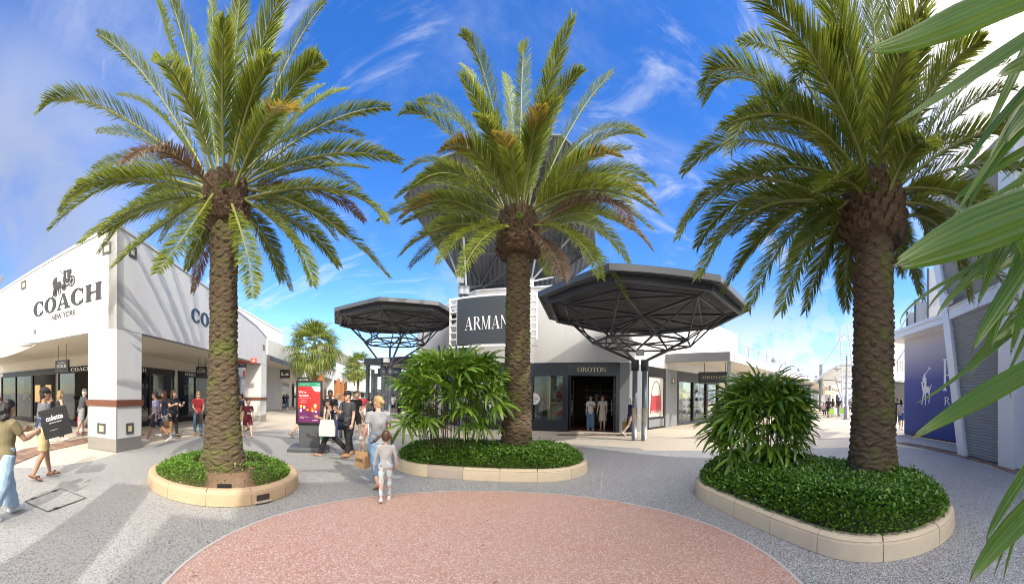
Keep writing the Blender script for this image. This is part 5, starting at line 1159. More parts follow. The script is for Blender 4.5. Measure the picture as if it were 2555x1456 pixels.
# glazing along the gallery side
def gallery_shop(s0, s1, bays, nm, band=NAVY):
    o = QA[6] + d5 * 0; a = G4 + gd * s0 if s0 >= 0 else None
    return a
g0 = flatp(onq(5, 1689.5, 900)); seg6 = [g0, QA[6], QA[7]]
for (a, b) in ((QA[6], QA[7]),):
    dd = (b - a).normalized(); nn = Vector((-dd.y, dd.x, 0)); L = (b - a).length
    mb = MB(); mb.obox(a + UPV * 2.62, b - a, nn * .25, UPV * .62); mb.obox(a, b - a, nn * .2, UPV * .14); f = part('shopfront_frame', mb, mat('dark blue grey frame', (.035, .04, .055), .4), mall)
    for j in range(4):
        part('mullion', MB().obox(a + dd * ((L - .16) * j / 3) - nn * .01 + UPV * .14, dd * .16, nn * .2, UPV * 2.48), BLACKM, f)
        if j < 3: part('pane', MB().obox(a + dd * ((L - .16) * j / 3 + .16) + nn * .08 + UPV * .14, dd * ((L - .16) / 3 - .16), nn * .012, UPV * 2.48), GLASS, f)
    for k, z in enumerate((.55, 1.0, 1.45, 1.95)):
        part('shelf', MB().obox(a + dd * .2 + nn * .6 + UPV * z, dd * (L - .5), nn * .4, UPV * .03), MATS['pale shelf'], mall)
        for q in range(9):
            if rr.random() < .85:
                ci = rr.randrange(6); tag(part('handbag', handbag_mb(a + dd * (.4 + q * .52 + rr.uniform(-.1, .1)) + nn * .8 + UPV * (z + .03), dd, rr.uniform(.2, .3), rr.uniform(.16, .28), .12), GOOD[ci]), '%s handbag, %s place on the %s white shelf behind the corner glazing' % (GN[ci], ORD[q], ('lowest', 'second', 'third', 'top')[k]), 'handbag', 'handbags on the shelves of the corner glazing')
    part('interior_wall', MB().obox(a + nn * 3.2, b - a, nn * .1, UPV * 3.2), mat('boutique back wall', (.20, .185, .165), .8), mall)
    part('interior_floor', MB().obox(a + nn * .25 + UPV * .004, b - a, nn * 2.9, UPV * .01), mat('pale floor', (.42, .40, .37), .4), mall)
    part('interior_ceiling', MB().obox(a + nn * .25 + UPV * WB, b - a, nn * 3, UPV * .1), CEIL, mall)
    sp_ = a + dd * (L * .60) + nn * .12
    t = thing('sale_poster', 'red poster reading 30% OFF behind the corner glazing', 'poster', sp_)
    part('sheet', MB().obox(sp_ + UPV * .95, dd * .75, nn * .01, UPV * 1.15), MATS['crimson print'], t)
    mb = MB(); put_text(mb, 'UP TO', sp_ + dd * .375 + UPV * 1.68 - nn * .003, dd, UPV, .07); put_text(mb, '30% OFF', sp_ + dd * .375 + UPV * 1.48 - nn * .003, dd, UPV, .14, bold=.01, width=.64); part('lettering', mb, LETW, t)
    sp2 = a + dd * (L * .76) + nn * .07; solo('window_sticker', MB().flat(arc(0, 0, .33, .33, 0, 350, 35), sp2 + UPV * 1.0, dd, UPV, .006), LETW, 'round white sticker low on the corner glazing beside the shrub', 'sticker')

# ------------------------------------------------------------------ bowed name board with louvred ends
sA, sB, sC = pol(1121, 14.7), pol(1228, 13.90), pol(1340, 13.75); sP = 2 * sB - .5 * (sA + sC)
def sgn(u, z, off=0.0):
    p = sA * (1 - u) ** 2 + sP * (2 * u * (1 - u)) + sC * u * u; tn = (sP - sA) * (2 * (1 - u)) + (sC - sP) * (2 * u); nn = Vector((tn.y, -tn.x, 0)).normalized()
    return Vector((p.x, p.y, z)) + nn * off
t = thing('name_board', 'big dark bowed board with white serif name between white louvres', 'shop sign', flatp(sB)); SZ0, SZ1 = 3.86, 5.98
u0, u1 = .10, .905
mb = MB(); K = 24; rings = []
for k in range(K + 1):
    u = u0 + (u1 - u0) * k / K; rings.append([sgn(u, SZ0 + .05, 0), sgn(u, SZ1 - .05, 0), sgn(u, SZ1 - .05, .10), sgn(u, SZ0 + .05, .10)])
mb.loft(rings, sm=False); pnl = part('panel', mb, SIGNP, t)
def ribbon(ua, ub, za, zb, o0, o1, nm, m=WHITE2, K=20):
    mb = MB(); mb.loft([[sgn(ua + (ub - ua) * k / K, za, o0), sgn(ua + (ub - ua) * k / K, zb, o0), sgn(ua + (ub - ua) * k / K, zb, o1), sgn(ua + (ub - ua) * k / K, za, o1)] for k in range(K + 1)], sm=False); return part(nm, mb, m, t)
ribbon(0, 1, SZ1 - .02, SZ1 + .06, -.05, .07, 'rail'); ribbon(0, 1, SZ0 - .08, SZ0 + .0, -.05, .07, 'rail')
for ua, ub in ((0, .018), (u0 - .012, u0 - .002), (u1 + .002, u1 + .012), (.982, 1.0)): ribbon(ua, ub, SZ0, SZ1 - .02, -.05, .07, 'stile', K=1)
for j in range(6):
    z = SZ0 + .28 + j * .31
    for ua, ub in ((.018, u0 - .012), (u1 + .012, .982)): ribbon(ua, ub, z, z + .05, -.09, .09, 'louvre_slat', K=2)
made = []
serif_word(lf, 'ARMANI', (0, 0, 0), (1, 0, 0), (0, 0, 1), .57, .015, T=.17, t=.035, s=.05, width=2.12, mapf=lambda x, y, o: sgn(.19 + x / 2.12 * .535, 4.52 + y, .104 + o))
for k in made: part('letter', k, LETW, pnl)
for px in (1148.5, 1160.5):
    p = pol(px, 15.0); part('post', MB().tube([p, p + UPV * (1.62 + 15 * .335)], .105, 12), SLATE, t)
    part('post_head', MB().tube([p + UPV * 6.35, p + UPV * 6.75], .16, 10), GALV, t)

# ------------------------------------------------------------------ steel canopies
def corr_sheet(poly, o, ux, uy, pitch, amp, nv, z_off=0.0):
    """corrugated sheet clipped to a convex outline given in (u, v) of the plane"""
    us = [p[0] for p in poly]; u = min(us) + 1e-4; mb = MB(); prev = None; k = 0
    while u < max(us) - 1e-4:
        vs = []
        for (x0, y0), (x1, y1) in zip(poly, poly[1:] + poly[:1]):
            if (x0 - u) * (x1 - u) <= 0 and abs(x1 - x0) > 1e-9: vs.append(y0 + (y1 - y0) * (u - x0) / (x1 - x0))
        if len(vs) >= 2:
            h = [0, amp, amp, 0][k % 4] + z_off
            cur = (o + ux * u + uy * min(vs) + nv * h, o + ux * u + uy * max(vs) + nv * h)
            if prev: mb.quad(prev[0], cur[0], cur[1], prev[1])
            prev = cur
        u += pitch * (.32 if k % 2 == 0 else .18); k += 1
    return mb
def canopy(label, c, z, R, a0, cols, heads, colbase_metal, seed, floodlight=True):
    t = thing('steel_canopy', label, 'canopy', (cols[0][0], cols[0][1], 0)); c = Vector((c[0], c[1], 0))
    oc = [(R * cos(a0 + k * pi / 4), R * sin(a0 + k * pi / 4)) for k in range(8)]; ex, ey = Vector((1, 0, 0)), Vector((0, 1, 0))
    part('roof_sheet', corr_sheet([(x * .985, y * .985) for x, y in oc], c + UPV * z, Vector((.77, .64, 0)) * 1, Vector((-.64, .77, 0)), .20, .045, UPV) if False else corr_sheet([(x * .77 * .985 + y * .64 * .985, -x * .64 * .985 + y * .77 * .985) for x, y in oc], c + UPV * z, Vector((.77, .64, 0)).normalized(), Vector((-.64, .77, 0)).normalized(), .20, .05, UPV), CORR, t)
    mb = MB(); v = [c + Vector((x * .985, y * .985, z + .24 + .25)) for x, y in oc]; mb.add([c + UPV * (z + .45)] + [c + Vector((x, y, z + .145)) for x, y in oc], [(0, 1 + k, 1 + (k + 1) % 8) for k in range(8)]); part('roof_top', mb, CAPM, t)
    for k in range(8):
        a, b = Vector((*oc[k], 0)), Vector((*oc[(k + 1) % 8], 0)); ins = -(a + b).normalized()
        mb = MB(); e = (b - a).normalized()
        mb.loft([[c + p + UPV * (z - .02), c + p + UPV * (z + .14), c + p * .985 + UPV * (z + .14), c + p * .985 + UPV * (z - .02)] for p in (a, b)], sm=False); part('fascia', mb, CAPM if k in () else mat('canopy fascia', (.11, .12, .13), .4), t)
    # edge beams under the sheet, purlins, lower ring, diagonals
    def ringp(r, zz, off=0.0, n=8): return [c + Vector((r * cos(a0 + off + k * 2 * pi / n), r * sin(a0 + off + k * 2 * pi / n), zz)) for k in range(n)]
    def tb(a, b, r, nm='truss_bar'): part(nm, MB().tube([a, b], r, 6), CHAR, t)
    e1 = ringp(R * .90, z - .10)
    for k in range(8): part('edge_beam', MB().bar(e1[k], e1[(k + 1) % 8], .09, .18), CHAR, t)
    up = ringp(R * .76, z - .20); lo = ringp(R * .47, z - 1.20, pi / 8); ct = c + UPV * (z - .2)
    for k in range(8):
        tb(up[k], up[(k + 1) % 8], .035); tb(lo[k], lo[(k + 1) % 8], .042)
        tb(up[k], lo[k], .030); tb(up[k], lo[k - 1], .030)
        tb(e1[k], up[k], .030); tb(lo[k], ct, .030) if k % 2 == 0 else None
    for k in range(4): tb(up[k], up[k + 4], .045, 'purlin')
    for k in (0, 2, 4, 6): tb(up[k], up[(k + 2) % 8], .03)
    for k in range(4): tb(lo[k], lo[k + 4], .03)
    hz = heads
    pts = [Vector((p[0], p[1], 0)) for p in cols]; cr = .098
    for p in pts:
        cl = part('column', MB().tube([p + UPV * (1.25 if colbase_metal else 0), p + UPV * hz], cr, 14), SLATE, t)
        if colbase_metal: part('metal_sleeve', MB().tube([p, p + UPV * 1.25], cr + .012, 14), STEEL, cl)
        part('column_head', MB().tube([p + UPV * (hz - .42), p + UPV * hz], cr + .05, 10), CHAR, cl)
    m = (pts[0] + pts[1]) / 2
    srt = sorted(range(8), key=lambda k: (lo[k] - m).xy.length)
    for k in range(8):
        p = min(pts, key=lambda q: (q - lo[k]).xy.length)
        if k % 2 == 0: part('raking_strut', MB().tube([p + UPV * (hz - .05), lo[k]], .05, 8), CHAR, t)
    if floodlight:
        q = m + UPV * (hz + .16) + Vector((-m.x, -m.y, 0)).normalized() * .12; ax = Vector((m.y, -m.x, 0)).normalized(); ff = Vector((-m.x, -m.y, 0)).normalized()
        fl = part('floodlight', MB().obox(q - ax * .16, ax * .32, ff * .12 - UPV * .03, UPV * .22 + ff * .05), GALV, t); part('floodlight_glass', MB().obox(q - ax * .13 + ff * .125, ax * .26, ff * .012, UPV * .16 + ff * .04), mat('lamp face', (.6, .62, .6), .2), fl)
    return t
m = G(1595, 1098); sx_ = Vector((m.y, -m.x, 0)).normalized() * .185
canopy('large dark octagonal canopy on twin columns, at right beside the boutique doorway', (4.50, 10.45), 4.72, 3.78, R_(9), [(m - sx_), (m + sx_)], 3.06, True, 1)
m = pol(963.5, 15.6); sx_ = Vector((m.y, -m.x, 0)).normalized() * .155
canopy('dark octagonal canopy on twin columns, left of the bowed name board', tuple(pol(985, 16.4)[:2]), 5.50, 3.36, R_(9), [(m - sx_), (m + sx_)], 3.05, False, 2)
# tilted roof over the middle of the building
t = thing('tilted_canopy', 'big tilted charcoal corrugated canopy rising behind the middle palm', 'canopy', (1, 17, 0))
ZP, KP, DP = 6.95, .80, 16.9
def onplane(px, py):
    r = ray(px, py); s = (ZP - EYE + KP * DP) / (r.z + KP * r.y); return Vector((r.x * s, r.y * s, EYE + r.z * s))
oP = Vector((0, DP, ZP)); uyp = Vector((0, -1, KP)).normalized(); uxp = Vector((1, 0, 0)); npl = Vector((0, -KP, -1)).normalized()
ol = [onplane(*q) for q in ((1006, 490), (1095, 395), (1255, 340), (1402, 337), (1467, 399), (1482, 560), (1490, 648), (1400, 712), (1172, 741), (1105, 640))]
p2 = [((q - oP).dot(uxp), (q - oP).dot(uyp)) for q in ol]
part('roof_sheet', corr_sheet(p2, oP, (uxp * .97 + uyp * .22).normalized(), (uyp * .97 - uxp * .22).normalized(), .24, .05, npl) if False else corr_sheet(p2, oP, uxp, uyp, .24, .05, npl), CORR, t)
mb = MB(); mb.add([q - npl * .22 for q in ol] + [oP + uyp * 3 + uxp * .6 - npl * .5], [((k + 1) % 10, k, 10) for k in range(10)]); part('roof_top', mb, CAPM, t)
for k in range(10):
    a, b = ol[k], ol[(k + 1) % 10]; mb = MB(); mb.loft([[p + npl * .06, p - npl * .22, p - npl * .22 + (oP + uyp * 3 - p).normalized() * .05, p + npl * .06 + (oP + uyp * 3 - p).normalized() * .05] for p in (a, b)], sm=False); part('fascia', mb, MATS['canopy fascia'], t)
cc_ = oP + uyp * 3.1 + uxp * .55; inn = [cc_ + (q - cc_) * .78 + npl * .12 for q in ol]
for k in range(10): part('truss_bar', MB().tube([inn[k], inn[(k + 1) % 10]], .05, 6), CHAR, t)
for k in range(5): part('truss_bar', MB().tube([inn[k], inn[k + 5]], .05, 6), CHAR, t)
for k in range(10): part('truss_bar', MB().tube([inn[k], inn[(k + 3) % 10] + npl * .35], .035, 6), CHAR, t)
sup = [pol(1148.5, 15.0, 6.7), pol(1160.5, 15.0, 6.7), AT(1325, 702, 15.6)]
for a, k, m in ((0, 0, SLATE), (0, 9, SLATE), (1, 8, SLATE), (1, 1, GALV), (2, 3, GALV), (2, 7, WHITE2), (2, 5, GALV)): part('raking_strut', MB().tube([sup[a], inn[k]], .045, 8), m, t)
q = sup[2]; part('support_post', MB().tube([Vector((q.x, q.y, 5)), q + UPV * .1], .09, 10), WHITE2, t); part('post_head', MB().obox(q - Vector((.13, .1, .25)), Vector((.26, 0, 0)), Vector((0, .2, 0)), UPV * .4), WHITE2, t)
q = AT(1150, 705, 14.8); fl = part('floodlight', MB().obox(q - Vector((.17, 0, 0)), Vector((.3, .05, 0)), Vector((.02, .12, 0)), Vector((0, -.06, .28))), GALV, t)

# ------------------------------------------------------------------ low awning and shops in the alley left of it
t = thing('alley_awning', 'flat dark edged awning on slate columns in the alley left of the bowed board', 'awning', pol(940, 20))
a, b = pol(908, 20.5), pol(1048, 18.6); dv = (b - a); inw = Vector((-dv.y, dv.x, 0)).normalized()
part('fascia', MB().obox(a + UPV * 3.52, dv, inw * .15, UPV * .42), CHAR, t); part('soffit', MB().obox(a + inw * .15 + UPV * 3.6, dv, inw * 9, UPV * .12), CEIL, t)
for px, dd in ((917, 21.4), (930, 25), (938, 29)): part('column', MB().tube([pol(px, dd), pol(px, dd, 3.6)], .14, 12), SLATE, t)
p = pol(971, 19.5); hanging_sign(p, dv.normalized(), 1.62, .55, 3.30, 3.6, 'ARMANI', 'slate hanging sign with white serif name in the alley behind twin columns', m=mat('slate blue sign', (.035, .055, .075), .45))
t = thing('alley_shop', 'dim shopfront with a cream sign at the back of the alley', 'shop building', pol(1000, 30))
a, b = pol(958, 31), pol(1062, 27); dv = b - a; inw = Vector((-dv.y, dv.x, 0)).normalized()
part('wall', MB().obox(a + UPV * 2.7, dv, inw * 3, UPV * 1.1), INTW, t); part('glazing', MB().obox(a, dv, inw * .1, UPV * 2.7), MATS['mirror-like shop glass'], t)
part('sign_board', MB().obox(a + dv * .5 - inw * .1 + UPV * 2.2, dv * .3, inw * .08, UPV * .5), CREAMW, t)
mb = MB(); put_text(mb, 'Curve', a + dv * .65 - inw * .105 + UPV * 2.33, dv.normalized(), UPV, .22); part('lettering', mb, LETTER, t)
t = thing('stone_bench', 'low pale stone bench block round the foot of a slate column', 'bench', pol(917, 21))
a = pol(903, 20.8); b = pol(934, 20.2); dv = b - a; inw = Vector((-dv.y, dv.x, 0)).normalized()
part('base', MB().obox(a, dv, inw * 1.6, UPV * .40), KERBW[1], t); part('seat_slab', MB().obox(a - dv * .04 - inw * .06 + UPV * .402, dv * 1.08, inw * 1.72, UPV * .14), mat('grey slab', (.40, .38, .34), .7), t)

# ================================================================== shopping gallery on the right
ga = thing('gallery', 'long shop gallery with a flat grey edged awning receding at right, roof railing above', 'shop building', pol(1900, 24))
AC = pol(1819.5, 16.6); AE = flatp(onq(5, 1660, 900)); gv = Vector((.905, .425, 0)).normalized(); gn = Vector((-gv.y, gv.x, 0)); GL = 75
back = (AE - AC); AZ0, AZ1 = 3.58, 4.05
FASC_SHADE = mat('shaded fascia', (.20, .205, .215), .5); FASB_LIT = mat('sunlit fascia', (.50, .52, .55), .45, var=.2, vscale=2)  # one awning edge in two tones: end coloured as shaded, front as sunlit
part('awning_end', MB().obox(AC + UPV * AZ0, back, gv * .12, UPV * (AZ1 - AZ0)), FASC_SHADE, ga)
part('awning_edge', MB().obox(AC + gv * .001 + UPV * (AZ0 + .002), gv * GL, gn * .10, UPV * (AZ1 - AZ0 - .004)), FASB_LIT, ga)
mb = MB(); mb.add([p + UPV * (AZ0 + .08) for p in (AC + gv * .1 + gn * .1, AC + gv * GL, AC + gv * GL + back * 1.3, AE + gv * .1)], [(3, 2, 1, 0)]); part('awning_soffit', mb, mat('pale soffit', (.70, .67, .61), .8), ga)
mb = MB(); mb.add([p + UPV * (AZ1 - .02) for p in (AC + gv * .1 + gn * .1, AC + gv * GL, AC + gv * GL + back * 1.3, AE + gv * .1)], [(0, 1, 2, 3)]); part('awning_top', mb, WHITE2, ga)
for k in range(2): part('splice_plate', MB().obox(AC + gv * .55 - gn * .01 + UPV * (AZ0 + .10 + .2 * k), gv * .12, gn * .01, UPV * .06), GREYW, ga)
def gpt(px):
    q = onwall(px, 900, AC, AC + gv); return Vector((q.x, q.y, 0))
p = gpt(1823) + gv * .25 + gn * .2; part('column', MB().tube([p, p + UPV * AZ0], .125, 12), GALV, ga)
for s in (9, 18): part('column', MB().tube([AC + gv * s + gn * .2, AC + gv * s + gn * .2 + UPV * AZ0], .125, 12), GALV, ga)
for px, top, m in ((2042.5, 909, GALV), (2067.5, 924, GALV), (2085, 985, CHAR), (2098, 988, CHAR), (2107, 990, CHAR)):
    q = gpt(px) - gn * .3; zt = AT(px, top, q.length).z; part('post', MB().tube([q, Vector((q.x, q.y, zt))], .24 if m is GALV else .26, 10), m, ga)
for s in (6.5, 14, 23): 
    q = AC + gv * s - gn * .25 + UPV * (AZ1 + .12); part('floodlight', MB().obox(q, gv * .5, gn * .2 + UPV * .06, UPV * .22 - gn * .1), GALV, ga)
# parapet and roof railing beyond the white block
pe = e0; part('roof_parapet', MB().obox(pe + UPV * 3.9, gv * 70, gn * .3, UPV * 1.35), WHITE, ga)
ra = part('railing', MB().tube([pe + UPV * 6.25, pe + gv * 70 + UPV * 6.25], .045, 6).tube([pe + UPV * 5.9, pe + gv * 70 + UPV * 5.9], .02, 4).tube([pe + UPV * 5.55, pe + gv * 70 + UPV * 5.55], .02, 4), GALV, ga)
for k in range(26): part('railing_post', MB().tube([pe + gv * (.1 + 2.4 * k) + UPV * 5.24, pe + gv * (.1 + 2.4 * k) + UPV * 6.25], .035, 5), GALV, ra)
# shop fronts under the gallery
gb = QA[7]
part('back_wall', MB().obox(gb + gd * .02 + gi * .1, gv * 72, gn * .2, UPV * 3.9), CREAMW, ga)
for k in range(9):
    s = 1.2 + 7 * k; o = gb + gv * s - gn * .02
    f = part('shopfront_frame', MB().obox(o + gn * .1, gv * 5.4, gn * .08, UPV * 2.7), BLACKM if k % 2 == 0 else mat('brown frame', (.08, .05, .03), .5), ga)
    for j in range(3): part('pane', MB().obox(o + gv * (.15 + 1.75 * j) + gn * .06 + UPV * .2, gv * 1.6, gn * .03, UPV * 2.3), MATS['mirror-like shop glass'] if k % 3 else mat('warm lit shop glass', (.2, .16, .10), .1, emit=(1, .75, .45), es=.12), f)
t = hanging_sign(AC + (AE - AC) * .40 + gv * 1.35, (AC - AE).normalized() * 1.0, 1.95, .62, 3.12, AZ0 + .08, 'OROTON', 'charcoal hanging sign with pale brass name under the gallery awning', m=SIGNP, lm=GOLD)
def gsign(px, py0, py1, w, txt, label, m, lm, dd):
    q = pol(px, dd); z1, z0 = AT(px, py0, dd).z, AT(px, py1, dd).z
    return hanging_sign(q, Vector((.86, -.5, 0)).normalized(), w, z1 - z0, z1, 3.6, txt, label, m=m, lm=lm, serif=False, th=.12)
gsign(2003, 958, 978, 1.3, 'SHOES', 'dark hanging sign left of the first grey gallery post', BLACKM, LETW, 27)
gsign(2035, 971, 983, 1.9, 'PHOTO STUDIO', 'grey hanging sign behind the first gallery post', mat('mid grey sign', (.28, .28, .28), .6), LETTER, 38)
gsign(2070, 974, 985, 1.7, 'CUE', 'cream hanging sign with yellow letters behind the second gallery post', mat('cream sign', (.7, .66, .52), .6), mat('yellow letters', (.6, .42, .03), .5), 48)
q = pol(2012, 30); t = thing('wall_logo', 'round teal emblem on a shop wall far down the gallery', 'sign', q); part('disc', MB().flat(arc(0, 0, .5, .5, 0, 340, 17), AT(2012, 992, 30), Vector((.86, -.5, 0)), UPV, .05), mat('teal', (.02, .30, .32), .5), t); part('chevron', MB().flat([(-.3, -.2), (0, .2), (.3, -.2), (.2, -.2), (0, .05), (-.2, -.2)], AT(2012, 992, 29.9), Vector((.86, -.5, 0)), UPV, .05), LETW, t)
# white lattice mast, lamp post and sail roof far down
q = pol(2117, 34); t = thing('white_mast', 'tall white lattice mast with stays beyond the lamp post', 'mast', q); lx = Vector((.5, -.86, 0))
for s0, s1, zt in ((-.55, -.95, 9.0), (.95, -.15, 9.6)): part('mast_leg', MB().tube([q + lx * s0, q + lx * s1 + UPV * zt], .10, 8), WHITE2, t)
for k in range(11): z = .8 + .62 * k; part('lattice_plate', MB().obox(q + lx * (-.52 - .045 * z) + UPV * z, lx * (1.35 - .085 * z), Vector((.03, .02, 0)), UPV * (.22 if k % 2 else .12)), WHITE2, t)
for dx in (-3.5, 4): part('stay_cable', MB().tube([q - lx * .5 + UPV * 8.6, q + lx * dx + UPV * 4.2], .02, 4), STEEL, t)
part('crosshead', MB().obox(q - lx * 1.25 + UPV * 7.9, lx * .9, Vector((.2, .1, 0)), UPV * .35), WHITE2, t)
q = pol(2112, 26); t = thing('lamp_post', 'slim grey lamp post with a long arm and hanging lantern, dark base box', 'street lamp', q); lx = Vector((q.y, -q.x, 0)).normalized()
part('pole', MB().tube([q, q + UPV * 5.15], [.11, .07], 10), GALV, t); part('base_box', MB().box((q.x, q.y, .53), (.32, .32, 1.06)), GALV, t); part('base_plate', MB().box((q.x, q.y, .02), (.9, .6, .04), rz=.5), GALV, t)
part('arm', MB().tube([q - lx * .85 + UPV * 4.35, q + lx * .9 + UPV * 4.37], .035, 6), GALV, t)
for s in (-.75,): 
    c = q + lx * s; ln = part('lantern', MB().lathe(c + UPV * 3.85, [(.03, .5), (.06, .42), (.14, .36), (.15, .05), (.02, 0)], 12), CREAMW, t); part('shade', MB().lathe(c + UPV * 4.0, [(.36, .06), (.30, .10), (.06, .14)], 14), GALV, ln)
t = thing('sail_roof', 'pale curved sail roof over the far end of the gallery', 'canopy', pol(2090, 45)); a, b = AT(2040, 946, 40), AT(2150, 918, 36); dp = Vector((6.5, 9, -1.6)); mb = MB(); n = 12; v = []
for i in range(n + 1):
    for j in range(5): u, w = i / n, j / 4; q = a + (b - a) * u + dp * w + UPV * (.9 * sin(pi * u) - .6 * sin(pi * w)); v.append(q)
mb.add(v, [(i * 5 + j, (i + 1) * 5 + j, (i + 1) * 5 + j + 1, i * 5 + j + 1) for i in range(n) for j in range(4)], 0, True); part('membrane', mb, mat('roof membrane', (.6, .6, .57), .7, transl=.25), t)
part('edge_tube', MB().tube([v[i * 5] for i in range(n + 1)], .14, 6), WHITE2, t); part('edge_tube', MB().tube([v[i * 5 + 2] for i in range(n + 1)], .08, 6), GALV, t)
part('support_leg', MB().tube([pol(2112, 38), AT(2083, 940, 41)], .12, 6), WHITE2, t)

# ================================================================== boarded shop on the right with white frame and corrugated panels
po = thing('boarded_shop', 'navy boarded shop at right with white leaning frame and grey corrugated wall panels', 'shop building', (9.4, 1.5, 0))
HA, HB = G(2256, 1083), Vector((8.0, -2.3, 0)); hd = (HB - HA).normalized(); hn = Vector((hd.y, -hd.x, 0)); hb = Vector((-hd.y, hd.x, 0))
if hn.dot(-HA) < 0: hn = -hn
def hoardmat():
    m = bpy.data.materials.new('printed hoarding'); m.use_nodes = True; n, l = m.node_tree.nodes, m.node_tree.links; b = n['Principled BSDF']; b.inputs['Roughness'].default_value = .6
    tcn = n.new('ShaderNodeTexCoord'); sp = n.new('ShaderNodeSeparateXYZ'); l.new(tcn.outputs['Object'], sp.inputs[0]); mr = n.new('ShaderNodeMapRange'); mr.inputs[1].default_value = 0; mr.inputs[2].default_value = 4.4; l.new(sp.outputs[2], mr.inputs[0])
    cr = n.new('ShaderNodeValToRGB'); l.new(mr.outputs[0], cr.inputs[0]); e = cr.color_ramp.elements; e[0].position = .30; e[0].color = (.016, .045, .24, 1); e[1].position = 1; e[1].color = (.56, .52, .53, 1); x = e.new(.55); x.color = (.06, .08, .30, 1); x = e.new(.78); x.color = (.38, .345, .42, 1)
    l.new(cr.outputs[0], b.inputs['Base Color']); return m
HOARD = hoardmat(); HL = (HB - HA).length
k = 5
for j in range(k): part('hoarding_board', MB().obox(HA + hd * (HL * j / k + .002) + UPV * .06, hd * (HL / k - .004), -hn * .05, UPV * 4.32), HOARD, po)
part('hoarding_kick', MB().obox(HA - hn * .01, hd * HL, -hn * .05, UPV * .058), BLACKM, po)
part('hoarding_return', MB().obox(HA - hn * .06, -hn * 3, hd * .05, UPV * 4.38), HOARD, po)
ow = part('awning_band', MB().obox(HA - hd * .9 + hn * .55 + UPV * 4.40, hd * (HL + .9), -hn * 2.2, UPV * .36), WHITE2, po)
part('drip_edge', MB().obox(HA - hd * .92 + hn * .57 + UPV * 4.62, hd * (HL + .92), hn * .02, UPV * .14), WHITE2, ow)
# print on the boards: rider emblem and words
def Hh(px, py): return onwall(px, py, HA, HB)
r0, r1 = Hh(2295, 1008), Hh(2325, 930); rw = (Vector((r1.x - r0.x, r1.y - r0.y, 0))).length
RID = [[(.30, .30), (.80, .36), (.86, .44), (.74, .52), (.40, .52), (.24, .44)], [(.22, .42), (.38, .40), (.30, .58), (.16, .60)], [(.16, .60), (.30, .56), (.24, .68), (.10, .64)], [(.80, .40), (.86, .42), (.98, .54), (.96, .58), (.88, .50)],
       [(.28, .32), (.38, .32), (.30, .18), (.22, .18)], [(.22, .19), (.29, .19), (.22, .02), (.15, .02)], [(.40, .32), (.52, .32), (.54, .16), (.48, .16)], [(.48, .17), (.54, .17), (.50, .0), (.44, .0)], [(.70, .38), (.84, .40), (.86, .22), (.80, .22)], [(.80, .23), (.86, .23), (.80, .06), (.74, .06)],
       [(.36, .50), (.58, .48), (.56, .62), (.40, .64)], [(.34, .62), (.58, .60), (.56, .76), (.40, .80), (.26, .70)], arc(.40, .82, .07, .045, 0, 340, 14), [(.32, .83), (.48, .82), (.46, .88), (.36, .88)], [(.24, .70), (.32, .74), (.30, .80), (.22, .76)], [(.24, .78), (.28, .77), (.82, 1.0), (.80, 1.02)], [(.74, 1.03), (.90, .98), (.92, 1.01), (.77, 1.06)], [(.48, .48), (.58, .48), (.52, .30), (.44, .30)]]
mb = MB(); hz = AT(2307, 915, 13.2).z - AT(2307, 1010, 13.2).z; zb_ = AT(2303, 1010, Vector(r0.xy).length).z
for i, q in enumerate(RID): mb.flat([(p[0] * rw, p[1] * hz * .96) for p in q], Vector((r0.x, r0.y, zb_)) + hn * .003, hd, UPV, .002 + .0004 * (i % 6))
part('emblem', mb, LETW, po)
made = []; a, b = Hh(2352, 975), Hh(2352, 896); serif_word(lf, 'POLO', Vector((a.x, a.y, a.z)) + hn * .003, hd, UPV, b.z - a.z, .002, T=.17, t=.04, width=3.0)
a, b = Hh(2356, 1010), Hh(2356, 992); serif_word(lf, 'RALPH LAUREN', Vector((a.x, a.y, a.z)) + hn * .003, hd, UPV, (b.z - a.z) * 1.1, .002, T=.15, t=.05, width=4.6, space=.2)
for q in made: part('letter', q, LETW, po) if q.v else None
# leaning frame with corrugated infill
FO = Vector((7.70, .14, 0)); fd = Vector((.751, .66, 0)).normalized(); fn = Vector((-fd.y, fd.x, 0)); fb = -fn
def fp(s, z, o=0.0): return FO + fd * s + UPV * z + fn * o
ZT = 8.3
part('leaning_column', MB().loft([[fp(s + e, z, o) for e, o in ((-.20, .10), (.20, .10), (.20, -.22), (-.20, -.22))] for s, z in ((2.06, 0), (3.00, 4.1), (4.40, ZT))], sm=False), WHITE2, po)
part('column', MB().obox(fp(.26, 0, .10), fd * -.52, fb * .36, UPV * ZT), WHITE2, po)
part('column_flange', MB().obox(fp(.30, 0, .13), fd * -.60, fb * .028, UPV * ZT), WHITE2, po)
part('beam', MB().obox(fp(.262, 4.12, .08), fd * 2.58, fb * .28, UPV * .32), WHITE2, po); part('beam_flange', MB().obox(fp(.262, 4.445, .12), fd * 2.66, fb * .36, UPV * .03), WHITE2, po)
CORG = mat('grey corrugated cladding', (.27, .295, .32), .40, var=.35, vscale=2.0, col2=(.34, .365, .39))
def cladding(z0, z1, pitch=.082):
    mb = MB(); z = z0; i = 0; prev = None
    while z < z1:
        sr = 2.06 - .16 + (z / 4.1) * .94 if z < 4.1 else 3.0 - .16 + (z - 4.1) / 4.2 * 1.4
        o = -.02 + .034 * cos(i * pi / 2) ; cur = (fp(.262, z, o), fp(sr, z, o))
        if prev: mb.add([prev[0], prev[1], cur[1], cur[0]], [(0, 1, 2, 3)], 0, True)
        prev = cur; z += pitch / 4; i += 1
    return part('corrugated_panel', mb, CORG, po)
cladding(.04, 4.11); cladding(4.48, ZT)
